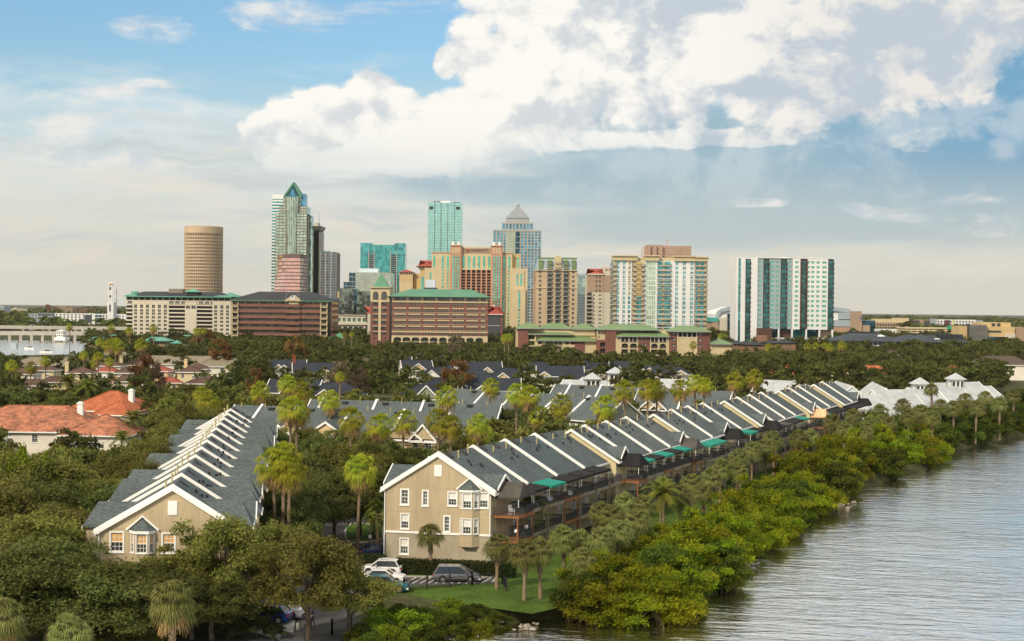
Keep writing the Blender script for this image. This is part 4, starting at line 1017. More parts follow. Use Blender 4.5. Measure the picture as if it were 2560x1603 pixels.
# --- hipped red-roofed hotel wing to its left
t = Tw('red_roofed_hotel_wing', 'ochre hotel wing under a broad red hipped roof beside the convention hotel', zC, 640, 772, 690, 1210, 30, 'building')
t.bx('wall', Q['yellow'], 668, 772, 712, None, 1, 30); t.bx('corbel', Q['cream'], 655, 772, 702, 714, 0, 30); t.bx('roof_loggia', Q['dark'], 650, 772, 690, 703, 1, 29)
for i in range(7): t.bx('loggia_post', Q['cream'], 648 + i * 17, 654 + i * 17, 688, 703, 0, 1); 
t.hip('roof', Q['red'], 640, 800, 690, 632, -1, 31, 1.2, 15); t.bx('window_strip', K['green'], 678, 700, 780, None, .7, 1.2)
t = Tw('yellow_stair_tower', 'pale yellow stair tower with a little red hipped roof', zC, 484, 605, 745, 1230, 18, 'tower')
t.bx('wall', Q['cream'], 486, 603, 762, None); t.bx('loggia', Q['dark'], 488, 601, 742, 763, .8, 17)
for i in range(7): t.bx('loggia_post', Q['cream'], 484 + i * 19, 491 + i * 19, 742, 763, -.3, .8)
t.hip('roof', Q['red'], 480, 610, 742, 715, 0, 18, 1); t.bx('ochre_side', Q['yellow'], 605, 668, 750, None, 4, 20); t.bx('panel', Q['yellow'], 496, 545, 772, 818, -.15, .2); t.bx('panel', Q['yellow'], 552, 595, 772, 818, -.15, .2)

# --- aqua slab tower
t = Tw('aqua_slab_tower', 'plain aqua glass slab tower with dark corner squares at the top', zC, 738, 1036, 130, 1640, 30)
t.bx('glazing', K['aqua'], 738, 1036, 130, None); t.grid(pm('teal_mullion', (.14, .30, .30), .05, .05, .5), 738, 1036, 130, None, 22, 48, .28, .34, .18)
for x in (797, 853, 912, 970): t.bx('dark_channel', Q['dgrey'], x - 1.8, x + 1.8, 130, None, -.35, .3)
for x in (750, 984): t.bx('corner_opening', Q['dark'], x, x + 34, 164, 190, -.3, .3)
t.bx('plant_house', Q['white'], 842, 928, 110, 132, 8, 20); t.bx('gantry', Q['dgrey'], 782, 838, 114, 119, 6, 8); t.bx('gantry_leg', Q['dgrey'], 784, 789, 118, 132, 6, 8); t.bx('gantry_leg', Q['dgrey'], 832, 837, 118, 132, 6, 8); t.bx('chiller', Q['dgrey'], 955, 1015, 122, 131, 6, 12)
# --- blue tower with a stepped pyramid
t = Tw('stepped_pyramid_tower', 'blue glass tower crowned by a pale stepped pyramid', zC, 1310, 1733, 372, 1600, 40)
t.bx('glazing', K['blue'], 1312, 1731, 374, None); t.grid(Q['greym'], 1310, 1733, 372, None, 14, 34, 1.3, .9, .5); t.bx('parapet', Q['greym'], 1308, 1735, 370, 382, -.7, 40)
t.bx('head_glazing', K['blue'], 1387, 1660, 307, 374, 3, 37); t.grid(Q['greym'], 1385, 1662, 305, 374, 9, 1, 1.5, 3, .5, d=3); t.bx('head_parapet', Q['greym'], 1384, 1663, 303, 315, 2.4, 37)
t.bx('pale_bay', K['pale'], 1420, 1505, 374, 580, -.7, .2); t.grid(Q['greym'], 1420, 1505, 374, 580, 4, 9, 1.0, .9, .5, d=-.7); t.bx('dark_bay', K['navy'], 1505, 1546, 380, 580, -.6, .2); t.grid(Q['greym'], 1505, 1546, 380, 580, 1, 4, .5, .6, .4, d=-.6)
pw = pm('pale_metal_steps', (.30, .33, .35), .06, .05, .5)
t.bx('pyramid_drum', pw, 1420, 1628, 262, 306, 7, 33)
for i in range(10):
    u = i / 10; a, b = 1424 + 96 * u, 1626 - 96 * u; y = 262 - i * 11; hd_ = 13 * (1 - u) + .8; t.bx('pyramid_step', pw, a, b, y - 11, y + .5, 20 - hd_, 20 + hd_)
mb = MB(); mb.lathe([(1.2, t.z(155)), (2.2, t.z(146)), (1.6, t.z(134)), (.3, t.z(122))], (t.x(1525), 20), 10); mb.build('finial', pw, t.o)
# --- small red roofed annex
t = Tw('red_roofed_annex', 'dark brick annex with red hipped roof and white cupola beside the brick hotel', zC, 1266, 1392, 1110, 980, 22, 'building')
t.bx('wall', Q['dgrey'], 1268, 1374, 1112, None); t.bx('brick_end', Q['brickp'], 1372, 1392, 1112, None, .2, 22); t.hip('roof', Q['red'], 1266, 1392, 1110, 1040, 0, 22, 1, 9); t.bx('cupola', Q['white'], 1304, 1326, 1022, 1042, 9, 13); t.hip('cupola_roof', Q['brickp'], 1304, 1326, 1022, 1008, 9, 13, .5); t.bx('eave_board', Q['white'], 1264, 1394, 1110, 1116, -1, 0); t.bx('lintel_line', Q['concrete'], 1268, 1374, 1208, 1213, -.2, .1)
t = Tw('red_roofed_shed', 'low red roofed shed peeping out left of the brick hotel tower', zC, 196, 240, 1100, 950, 14, 'building'); t.bx('wall', Q['pale'], 206, 240, 1100, None); t.hip('roof', Q['red'], 196, 240, 1100, 1043, 0, 14, .4, 6)

# --- beige flats with a mansard
t = Tw('mansard_apartment_tower', 'beige apartment tower with blue grey mansard and three balcony columns', zD, 264, 725, 425, 1000, 28)
fl = [440 + i * 50.8 for i in range(14)]
t.facade(Q['beige'], 264, 725, 425, None, [(300, 327), (668, 695)], [(y - 8, y + 20) for y in fl], K['win'], .4)
t.bx('core', Q['pale'], 266, 723, 428, None, .7, 28)
t.bx('left_flank', Q['tan'], 237, 264, 440, None, 2, 28)
for a, b in ((392, 443), (481, 533), (570, 623)):
    t.bx('balcony_glazing', K['win'], a + 3, b - 3, 330, None, -.12, .5); t.balconies(a, b, [y + 24 for y in fl] + [410, 360], 1.7, .3, 1.05, Q['pale'])
mb = MB(); a, b = t.x(268), t.x(724); mb.hexa([(a - .4, -.4, t.z(425)), (b + .4, -.4, t.z(425)), (b + .4, 28.4, t.z(425)), (a - .4, 28.4, t.z(425)), (a + .8, 1.2, t.z(300)), (b - .8, 1.2, t.z(300)), (b - .8, 27, t.z(300)), (a + .8, 27, t.z(300))]); mb.build('mansard', Q['grey'], t.o)
for x in (318, 415, 598, 685): t.bx('dormer', Q['sage'], x - 24, x + 24, 322, 420, -.6, 2); t.hip('dormer_cap', Q['sage'], x - 26, x + 26, 324, 298, -.7, 3, .2)
t.bx('round_gable', Q['cream'], 468, 548, 300, 430, -.9, 2); mb = MB(); c, r = t.x(508), t.x(548) - t.x(508); mb.tube([(c, -.97, t.z(302)), (c, 2, t.z(302))], r, 24); mb.build('gable_arch', Q['cream'], t.o)
t.bx('roof_rail', Q['sage'], 280, 722, 284, 298, 1, 26); t.bx('cornice', Q['cream'], 260, 730, 424, 432, -.9, 28.5); t.bx('cornice', Q['cream'], 262, 727, 622, 627, -.5, .3)
# --- teal mirror slab between
t = Tw('half_hidden_mirror_slab', 'mirror glass slab wedged between the mansard tower and the tan tower', zD, 728, 832, 465, 1380, 30, 'offices'); t.bx('glazing', K['sage'], 728, 832, 465, 690); t.bx('lower_glazing', K['navy'], 728, 832, 690, None); t.grid(Q['grey'], 728, 832, 490, None, 12, 40, .2, .25, .2); t.bx('roof_band', Q['grey'], 728, 832, 463, 490, -.2, 30)
# --- tan and cream flats with red roof
t = Tw('tan_red_roofed_tower', 'cream apartment tower with tan upper floors and a red roof', zD, 833, 1125, 470, 1090, 30)
rw = [488, 536, 588, 640]; t.facade(Q['tan'], 833, 1017, 468, 674, [(931, 948), (968, 986)], [(y, y + 28) for y in rw], K['win'], .4)
t.bx('tan_side', Q['tan'], 1017, 1125, 480, 674, .4, 30); t.bx('core', Q['pale'], 835, 1123, 480, None, .8, 30)
t.facade(Q['pale'], 888, 1017, 674, None, [(902, 920), (966, 980), (984, 997)], [(694 + i * 44.5, 714 + i * 44.5) for i in range(9)], K['win'], .4); t.bx('blank_flank', Q['pale'], 1017, 1125, 674, None, .4, 2)
t.bx('balcony_stack', Q['dark'], 834, 888, 684, None, .2, .7); t.balconies(836, 888, [725 + i * 44.5 for i in range(8)], 1.5, .3, 1.0, Q['pale'], Q['pale'])
t.hip('roof', Q['red'], 846, 1017, 468, 404, 0, 30, .3, 12); t.bx('stair_head', Q['pale'], 1017, 1125, 386, 482, 2, 28); t.bx('eave', Q['pale'], 833, 1017, 464, 480, -.7, 1)
for x in (1036, 1076): t.bx('panel', Q['tan'], x, x + 26, 405, 428, 1.7, 2.2)

# --- the big white and teal flats
t = Tw('teal_white_apartment_block', 'wide white apartment block with teal glazing, cream cornices and balconies', zD, 1128, 2172, 322, 950, 30)
t.bx('glazing', K['teal'], 1130, 2170, 325, None, 0, 30)
fl = [330 + i * 54.4 for i in range(18)]
t.grid(Q['white'], 1130, 2170, 325, None, 1, 14 + 7, .0, .7, .3)
mb = MB()
for y in fl: mb.fbox(t.F, t.x(1130), t.x(2170), t.z(y + 54), t.z(y + 46), -.1, .32)
mb.build('floor_band', Q['white'], t.o, 'stuff')
for a, b in ((1195, 1232), (1262, 1291), (1318, 1332), (1476, 1492), (1598, 1616), (1765, 1815), (1850, 1897), (1933, 1982), (2018, 2030)): t.bx('pier', Q['white'], a, b, 318, None, -.6, 1)
for a, b, m_ in ((1385, 1440, K['gold']), (1496, 1597, K['pale']), (1291, 1304, K['gold'])): t.bx('bay_glazing', m_, a, b, 330, 720 if m_ is K['gold'] else None, -.25, .3)
for a, b in ((1334, 1384), (1440, 1474), (1676, 1694), (2031, 2042), (2075, 2090), (2135, 2170)): t.bx('balcony_wall', Q['cream'], a, b, 330, None, -.2, .3)
mb = MB()
for a, b in ((1160, 1195), (1232, 1262), (1815, 1850), (1897, 1933), (1982, 2018), (1496, 1597)):
    n = 2 if b - a < 60 else 5
    for i in range(n + 1): u = t.x(a + (b - a) * i / n); mb.fbox(t.F, u - .09, u + .09, 0, t.z(330), 0, .36)
mb.build('mullion', Q['white'], t.o, 'stuff')
for a, b in ((1092, 1160), (1334, 1475), (1616, 1766), (2028, 2172)): t.balconies(a, b, [y + 50 for y in fl], 1.9, .35, 1.0, Q['cream'], Q['dgrey'])
for a, b in ((1132, 1166), ): t.bx('end_recess', Q['cream'], a - 6, b, 340, None, -.15, .2)
for a, b, y in ((1126, 1392, 264), (1476, 1632, 261), (1800, 2032, 264), (2030, 2178, 272)): t.bx('cornice', Q['cream'], a, b, y, 322, -2.0, 14); t.bx('cornice_lip', Q['cream'], a - 6, b + 6, y, y + 12, -3.0, 15)
t.bx('attic', Q['cream'], 1130, 2170, 285, 326, 3, 28)
# --- pink bank block behind
t = Tw('pink_roofline_block', 'pink glass block showing above the white and teal flats, with a mast', zD, 1470, 1990, 155, 1450, 40, 'tower')
t.bx('glazing', K['pink'], 1472, 1990, 160, None); t.grid(Q['tan'], 1470, 1992, 155, None, 3, 34, .8, 2.2, .4)
for x in (1490, 1556, 1622): t.bx('bow_bay', K['pink'], x, x + 48, 150, None, -3, 2); t.grid(Q['tan'], x, x + 48, 146, None, 1, 34, .4, 2.2, .4, d=-3)
t.bx('plant_house', Q['tan'], 1530, 1650, 142, 156, 10, 20)
mb = MB(); c = t.x(1738)
for q in (-1, 1): mb.beam((c + q * 1.1, 15, t.z(155)), (c + q * .6, 15, t.z(68)), .35)
for i in range(7): mb.beam((c - 1, 15, t.z(152 - i * 12)), (c + 1, 15, t.z(146 - i * 12)), .25)
mb.build('mast', Q['pinkb'], t.o)

# --- white and grey flats on the right
t = Tw('grey_white_apartment_tower', 'white apartment tower with a grey middle, brown balcony slot and white stilts', zE, 190, 945, 140, 900, 24)
rw = [(163 + i * 37.5, 182 + i * 37.5) for i in range(14)]
t.bx('core', Q['white'], 224, 942, 142, 690, .9, 24)
t.facade(Q['white'], 222, 258, 138, None, [], [], K['green']); t.bx('left_flank', Q['white'], 188, 224, 138, None, .2, 24)
t.bx('corner_glazing', K['teal'], 205, 223, 146, None, -.15, .4); t.grid(Q['dgrey'], 205, 223, 146, None, 1, 17, .2, .5, .2, d=-.15)
t.bx('white_fin', Q['white'], 300, 352, 138, None, -.5, 2); t.bx('white_fin', Q['white'], 222, 258, 138, None, -.5, 2)
t.facade(Q['grey'], 352, 397, 141, 690, [(360, 383)], rw, K['green'], .35); t.facade(Q['grey'], 443, 532, 141, 690, [(448, 484), (498, 521)], rw, K['green'], .35); t.facade(Q['grey'], 580, 622, 141, 690, [(588, 612)], rw, K['green'], .35)
t.facade(Q['white'], 622, 683, 138, 692, [(642, 667)], rw, K['green'], .35, d=-.5); t.facade(Q['white'], 737, 897, 138, 692, [(741, 756), (767, 791), (808, 832), (852, 886)], rw, K['green'], .35, d=-.5)
for a, b, m_ in ((258, 300, Q['dgrey']), (397, 443, Q['dgrey']), (532, 580, Q['dgrey']), (683, 737, Q['brown']), (897, 945, Q['dgrey'])):
    t.bx('balcony_slot', m_, a, b, 150, 690 if a > 300 else None, .5, 1); t.bx('balcony_glazing', K['slot'], a + 6, b - 6, 160, 690 if a > 300 else None, .3, .6); t.balconies(a, b, [190 + i * 37.5 for i in range(14 if a > 300 else 16)], 1.0, .3, 1.1, Q['dgrey'] if m_ is not Q['brown'] else Q['brown'], Q['black'])
    if a == 683: t.bx('slot_side', Q['brown'], a - 1, a + 10, 150, 690, -.8, .6); t.bx('slot_side', Q['brown'], b - 9, b + 1, 150, 690, -.8, .6)
t.bx('roof_line', Q['white'], 352, 940, 137, 143, -.7, 24); t.bx('podium_brown', Q['brown'], 348, 468, 684, None, -1, 20); t.facade(Q['brown'], 349, 467, 686, 775, [(358, 383), (424, 446)], [(693, 716), (735, 752)], K['green'], .3, d=-1.1)
t.bx('podium_recess', K['navy'], 468, 930, 690, None, 4, 22); t.bx('podium_slab', Q['white'], 468, 942, 758, 766, -.8, 5)
for i, m_ in enumerate((Q['brown'], K['teal'], K['navy'], Q['tan'])): x = 528 + i * 105; t.bx('podium_panel', m_, x, x + 88, 696, 756, 3.6, 4)
for x in (515, 618, 728, 830, 930): t.bx('stilt', Q['white'], x, x + 11, 690, None, -.8, 1)
for x in (520, 560, 770, 840): t.bx('roof_plant', Q['white'], x, x + 40, 130, 139, 8, 14)

# --- green-roofed brick and cream flats in front
def cond(t, m, x0, x1, y0, y1, cols, rows, d=0.0, D=16, kk=K['win'], arch=True):
    t.bx('block_core', m, x0 + 1, x1 - 1, y0, y1, d + .9, d + D); t.facade(m, x0, x1, y0, y1, cols, rows, kk, .7, d=d)
t = Tw('green_roofed_flats', 'cream and plum brick flats with stepped sage green roofs before the mansard tower', zD, 40, 935, 1075, 700, 18, 'flats')
t.bx('brick_stair', Q['brickp'], 66, 178, 1077, None, -1, 14); t.bx('cream_end', Q['cream'], 40, 68, 1090, None, 2, 14); t.bx('low_end', Q['cream'], 14, 66, 1320, None, 0, 10)
t.facade(Q['cream'], 178, 268, 1130, None, [(182, 250)], [(1152, 1196), (1216, 1260), (1280, 1322)], Q['dark'], 1.5); t.bx('block_core', Q['cream'], 180, 930, 1100, None, 2, 16)
t.facade(Q['cream'], 320, 935, 1072, 1115, [(x, x + 18) for x in (412, 450, 489, 527)], [(1078, 1094)], K['win'], .3, d=3, each=False); t.bx('upper_wall', Q['cream'], 180, 325, 1072, 1110, 4, 16); t.bx('upper_box', Q['cream'], 676, 925, 1074, 1150, 1.5, 16)
t.facade(Q['cream'], 268, 695, 1205, None, [(290, 330), (372, 410), (418, 455), (465, 505), (515, 552), (592, 630), (650, 693)], [(1218, 1250), (1282, 1314), (1345, 1375)], Q['dark'], .8, d=-1.5); t.bx('brick_bay', Q['brickp'], 693, 805, 1208, None, -1.6, 8); t.bx('cream_bay', Q['cream'], 803, 935, 1208, None, -1.2, 8)
for x in (372, 418, 465, 515): t.balconies(x, x + 38, [1268, 1330], .3, .2, .9, Q['cream'], Q['dgrey'], d=-1.6)
for a, b, ye, yt, d0, d1 in ((48, 315, 1074, 1014, -1.5, 16), (318, 655, 1072, 1014, 2, 16), (672, 925, 1075, 1018, .5, 16), (182, 670, 1136, 1104, -.8, 8), (278, 935, 1205, 1150, -2.5, 8)): t.hip('roof', Q['sage'], a, b, ye, yt, d0, d1, .7, 5); t.bx('eave_board', Q['white'], a - 5, b + 5, ye, ye + 7, d0 - .5, d1)
t = Tw('green_roofed_brick_flats', 'larger plum brick flats with sage roofs and arched loggias before the white teal block', zD, 940, 2200, 1085, 690, 20, 'flats')
t.facade(Q['cream'], 950, 1038, 1090, 1205, [(958, 972)], [(1100, 1150), (1165, 1190)], Q['dark'], .5); t.facade(Q['brickp'], 938, 1038, 1205, None, [(980, 1034)], [(1235, 1284), (1303, 1352), (1370, 1418)], Q['dark'], 1.6, wall='brick_wall'); t.bx('brick_stair', Q['brickp'], 1036, 1155, 1092, None, -1.5, 18)
t.bx('block_core', Q['cream'], 952, 2190, 1100, None, 2.6, 18)
t.facade(Q['cream'], 1150, 1398, 1160, None, [(1205, 1245), (1252, 1290), (1302, 1340), (1347, 1385)], [(1172, 1224)], Q['dark'], 1.8, d=-2, wall='loggia_wall') if False else None
t.facade(Q['cream'], 1150, 1200, 1160, None, [], [], K['win'], .3, d=-2)
t.facade(Q['cream'], 1200, 1398, 1160, None, [(1215, 1286), (1308, 1385)], [(1172, 1224), (1242, 1290), (1308, 1354), (1372, 1412)], Q['dark'], 1.8, d=-2)
t.facade(Q['brickp'], 1398, 1530, 1160, None, [(1422, 1450), (1468, 1496)], [(1176, 1206), (1242, 1276), (1308, 1342), (1375, 1405)], K['win'], .4, d=-2, fm=Q['white'], wall='brick_wall')
t.facade(Q['cream'], 1530, 1742, 1160, None, [(1543, 1615), (1637, 1708)], [(1172, 1224), (1242, 1290), (1308, 1354), (1372, 1412)], Q['dark'], 1.8, d=-2)
t.facade(Q['brickp'], 1742, 1828, 1103, None, [(1776, 1812)], [(1112, 1146), (1178, 1212), (1244, 1278), (1310, 1344)], K['win'], .4, d=-2.5, fm=Q['white'], wall='brick_wall')
t.facade(Q['cream'], 1828, 2052, 1103, None, [(1838, 1934), (1944, 2042)], [(1112, 1162)], Q['dark'], 1.8, d=-2.6); 
t.facade(Q['cream'], 1828, 2052, 1168, None, [(1848, 1916), (1962, 2030)], [(1178, 1228), (1247, 1295), (1312, 1342)], Q['dark'], 1.8, d=-2.7)
t.facade(Q['brickp'], 2052, 2196, 1103, None, [(2066, 2106)], [(1112, 1148), (1180, 1214), (1246, 1280), (1314, 1346)], K['win'], .4, d=-2.5, fm=Q['white'], wall='brick_wall')
t.bx('annex', Q['cream'], 2196, 2430, 1236, None, -3, 16); t.bx('annex_door', Q['dark'], 2374, 2420, 1380, 1416, -3.1, -2.8); t.bx('porch', Q['cream'], 1910, 2130, 1362, None, -5, -2)
for a, b in ((1215, 1286), (1308, 1385), (1543, 1615), (1637, 1708)): t.balconies(a, b, [1228, 1292, 1357], .25, .15, .85, Q['cream'], Q['dgrey'], d=-2)
for a, b, c in ((1205, 1385, 1222), (1535, 1715, 1222), (1838, 2042, 1162)):
    for i in range(5): x = a + (b - a) * i / 4; t.bx('loggia_column', Q['white'], x - 2.5, x + 2.5, c - 52, c, -2.9 if a > 1800 else -2.35, -2.1)
for a, b, y in ((1848, 1916, 1178), (1962, 2030, 1178), (1215, 1286, 1242), (1308, 1385, 1242), (1543, 1615, 1242), (1637, 1708, 1242)):
    mb = MB(); d = -2.75 if a > 1800 else -2.05
    for sg, e in ((1, a), (-1, b)): p = [(t.x(e), t.z(y - 1)), (t.x(e + sg * 26), t.z(y - 1)), (t.x(e + sg * 9), t.z(y + 6)), (t.x(e), t.z(y + 20))]; mb.add([(q[0], d, q[1]) for q in p], [(0, 1, 2, 3)])
    mb.build('arch_corner', Q['cream'], t.o)
for a, b, ye, yt, d0, d1 in ((950, 1625, 1088, 1030, -1.6, 16), (1160, 1745, 1160, 1100, -3, 8), (1735, 2195, 1100, 1038, -4, 16), (2196, 2430, 1234, 1176, -4, 16)): t.hip('roof', Q['sage'], a, b, ye, yt, d0, d1, .8, 7); t.bx('eave_board', Q['white'], a - 5, b + 5, ye, ye + 7, d0 - .6, d1)

# --- arena and far blocks on the right
t = Tw('arena', 'arena with a teal framed arched roof and pink striped walls behind the flats', zE, 40, 1265, 608, 1300, 90, 'arena')
t.bx('wall', Q['tan'], 0, 46, 635, None, 0, 60); t.bx('teal_band', Q['teal'], -10, 46, 610, 640, -.5, 50); t.bx('wall', Q['pale'], 46, 200, 608, None, 2, 80); t.bx('entrance_glazing', K['navy'], 118, 186, 575, None, -1, 10)
mb = MB(); p = [(45, 608), (45, 580), (70, 555), (180, 523), (700, 505), (1075, 545), (1080, 620)]
mb.add([(t.x(x), d, t.z(y)) for d in (6, 80) for x, y in p], [tuple(range(7)), tuple(range(13, 6, -1))] + [(i, i + 7, (i + 1) % 7 + 7, (i + 1) % 7) for i in range(7)]); mb.build('roof', Q['white'], t.o)
mb = MB()
for i in range(5): mb.beam((t.x(p[i][0]), 5, t.z(p[i][1])), (t.x(p[i + 1][0]), 5, t.z(p[i + 1][1])), 2, 3.5)
mb.build('roof_edge', Q['grey'], t.o)
t.bx('stripe_wall', Q['tan'], 945, 1112, 664, None, 0, 40); t.bx('teal_band', Q['grey'], 945, 1115, 617, 666, -.5, 30); t.bx('stair_tower', Q['tan'], 1070, 1155, 547, None, -2, 20); t.bx('wing_glazing', K['navy'], 1155, 1265, 618, None, 1, 30); t.bx('wing_wall', Q['tan'], 1160, 1220, 655, None, -.5, 5); t.bx('gable_frame', Q['grey'], 985, 1085, 558, 610, 1, 12); t.bx('round_logo', pm('blue_sign', (.06, .12, .3), .1, 1), 1142, 1154, 590, 612, -2.3, -2)
for i in range(4): t.bx('wall_stripe', Q['pinkb'], 946, 1111, 682 + i * 22, 688 + i * 22, -.12, .1)
t = Tw('brick_townhouses', 'low brown brick townhouses under dark roofs at the stilted tower foot', zE, 155, 660, 800, 720, 16, 'townhouses')
for a, b, y, d in ((155, 250, 808, 0), (228, 290, 810, -2), (250, 395, 812, -3), (380, 520, 800, 2), (500, 655, 796, 3)): t.facade(Q['pinkb'] if False else pm('brown_brick_far', (.24, .14, .09), .12, .1, .9), a, b, y, None, [(a + 12 + i * 30, a + 28 + i * 30) for i in range(int((b - a) / 32))], [(y + 12, y + 26), (y + 42, y + 56)], K['win'], .3, d=d); t.hip('roof', Q['slate'], a, b, y, y - 26, d, d + 14, .8)
t.bx('brick_house', pm('brown_brick_far', (.24, .14, .09), .12, .1, .9), 372, 442, 742, None, 6, 14)
t = Tw('grey_roofed_apartments', 'long low apartments with charcoal blue roof and screened balconies', zE, 945, 1990, 790, 800, 24, 'flats')
gr = pm('charcoal_blue_roof', (.045, .055, .065), .2, .08, .85)
t.facade(Q['grey'], 1030, 1200, 785, None, [(1058, 1085), (1096, 1108), (1150, 1180)], [(792, 812), (822, 836)], K['win'], .3); t.facade(Q['white'], 1200, 1390, 788, None, [(1210 + i * 36, 1240 + i * 36) for i in range(5)], [(796, 818), (822, 838)], Q['dark'], 1.0, d=-1); t.facade(Q['grey'], 1390, 1990, 790, None, [(1410 + i * 60, 1432 + i * 60) for i in range(9)], [(800, 815)], K['win'], .3); t.bx('block_core', Q['grey'], 950, 1980, 790, None, 2.5, 24)
t.hip('roof', gr, 945, 1480, 786, 728, -2, 24, 1, 12); t.hip('roof', gr, 1380, 2000, 788, 735, -3, 26, 1, 14); t.hip('roof', gr, 1490, 1780, 788, 724, -8, 20, 1, 12); t.bx('roof_box', Q['slate'], 1110, 1280, 716, 746, 12, 20); t.bx('roof_box', Q['slate'], 1765, 1950, 728, 776, 2, 16); t.bx('gable', Q['white'], 1706, 1745, 758, 776, -4, 2)
mb = MB(); mb.lathe([(3.2, t.z(752)), (3.2, t.z(748)), (.2, t.z(736))], (t.x(1330), 8), 8); mb.build('roof_cupola', Q['white'], t.o)
t = Tw('far_parking_garage', 'cream parking garage with open decks below the far flats', zE, 1495, 1985, 680, 1250, 30, 'garage')
for i in range(3): t.bx('deck_parapet', Q['cream'], 1497, 1985, 680 + i * 17, 690 + i * 17, 0, 30)
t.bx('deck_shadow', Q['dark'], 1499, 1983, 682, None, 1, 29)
for i in range(12): t.bx('deck_column', Q['cream'], 1497 + i * 44, 1502 + i * 44, 680, None, -.1, 1)
t = Tw('mural_wall', 'long white wall with faded mural patches before the tan far flats', zE, 1268, 1497, 690, 1280, 6, 'wall'); t.bx('wall', Q['white'], 1268, 1497, 690, None); t.bx('mural', pm('blue_mural', (.28, .42, .5), .5, .3), 1272, 1330, 700, None, -.2, .1); t.bx('mural', pm('red_mural', (.5, .25, .15), .5, .3), 1440, 1480, 694, 712, -.2, .1)
t = Tw('far_tan_flats', 'far tan flats with rows of dark windows above the mural wall', zE, 1268, 1690, 640, 1500, 30, 'flats'); t.facade(Q['tan'], 1268, 1570, 640, None, [(1275 + i * 21, 1287 + i * 21) for i in range(14)], [(652, 668), (676, 690)], K['win'], .4, each=False); t.bx('core', Q['tan'], 1270, 1568, 642, None, 1, 28); t.bx('roof_block', Q['cream'], 1430, 1530, 605, 642, 4, 20); t.bx('roof_block', Q['cream'], 1265, 1440, 614, 642, 6, 20); t.bx('dark_bay', Q['dgrey'], 1567, 1604, 622, None, 0, 20); t.bx('end_block', Q['tan'], 1604, 1690, 616, None, 2, 22); t.grid(Q['dgrey'], 1640, 1690, 622, None, 2, 8, .3, 2, .3, d=1.9)
t = Tw('far_green_white_flats', 'far white and lime flats with dark bays near the skyline trees', zE, 1722, 2100, 615, 1700, 26, 'flats'); t.facade(Q['white'], 1735, 2040, 617, None, [(1745 + i * 24, 1758 + i * 24) for i in range(12)], [(628, 640), (648, 660), (668, 680)], K['win'], .4, each=False); t.bx('core', Q['white'], 1736, 2039, 619, None, 1, 24); t.bx('dark_end', Q['grey'], 1722, 1737, 612, None, -.5, 20); t.bx('brown_bay', Q['brown'], 1798, 1838, 622, None, -.6, 4); t.bx('lime_bay', pm('lime_panel', (.45, .5, .18), .05, 1), 1860, 1876, 618, None, -.6, 4); t.bx('grey_wing', Q['grey'], 2040, 2100, 622, None, 2, 22)
t = Tw('ochre_university_block', 'ochre building with a dark louvred front at the far right', zE, 1985, 2415, 672, 1000, 30, 'building'); t.bx('wall', Q['yellow'], 2100, 2345, 672, None, 1, 30); t.bx('upper', Q['yellow'], 2098, 2330, 640, 674, 5, 26); t.bx('window_band', K['win'], 2120, 2240, 702, 716, .7, 1.2); t.bx('louvre_core', Q['dgrey'], 1988, 2120, 660, None, -2, 20)
for i in range(14): t.bx('louvre', Q['greym'], 1986, 2122, 662 + i * 9, 665 + i * 9, -2.5, -2)
t.bx('base_glazing', K['navy'], 2110, 2270, 750, None, -1, 2); t.bx('pale_end', Q['pale'], 2270, 2345, 726, None, -.5, 20); t.bx('tan_end', Q['tan'], 2345, 2480, 676, None, 3, 30); t.bx('ochre_fin', Q['yellow'], 1920, 1984, 670, None, 3, 20)
for x in (2180, 2222): t.bx('upper_window', K['win'], x, x + 26, 645, 668, 4.6, 5.1)
gs = thing('highway_sign', 'green highway sign on a post among the far garages', 'sign', (at(2386, 822, 1180).x, 1180, 0)); mb = MB(); mb.box(-6, 6, 0, .3, at(2386, 824, 1180).z, at(2386, 815, 1180).z); mb.build('panel', pm('road_sign_green', (.02, .3, .16), .05, 1), gs); mb = MB(); mb.tube([(0, .3, 0), (0, .3, at(2386, 824, 1180).z)], .3, 8); mb.build('post', Q['greym'], gs)

# --- far left: white flats, mast tower, bridges
t = Tw('far_white_flats', 'far white flats with grey glazed bays beyond the bridges', zA, 470, 1080, 1218, 1500, 24, 'flats')
cl = [(478 + i * 33, 492 + i * 33) for i in range(10)]; t.facade(Q['white'], 470, 815, 1216, None, cl, [(1224 + i * 19, 1236 + i * 19) for i in range(5)], K['win'], .4, each=False); t.bx('grey_bay', Q['dgrey'], 725, 785, 1228, 1295, -.4, .3); t.facade(Q['white'], 875, 960, 1218, None, [(882 + i * 26, 896 + i * 26) for i in range(3)], [(1228 + i * 20, 1242 + i * 20) for i in range(4)], K['win'], .4, each=False); t.facade(Q['white'], 1015, 1082, 1220, None, [(1022 + i * 26, 1036 + i * 26) for i in range(2)], [(1232 + i * 22, 1244 + i * 22) for i in range(4)], K['win'], .4, each=False); t.bx('core', Q['white'], 472, 1080, 1220, None, 1.2, 22)
for a, b in ((815, 875), (960, 1015)): t.bx('glazed_bay', K['navy'], a, b, 1226, None, -.3, .8); t.grid(Q['white'], a, b, 1226, None, 2, 6, .3, .5, .3, d=-.3)
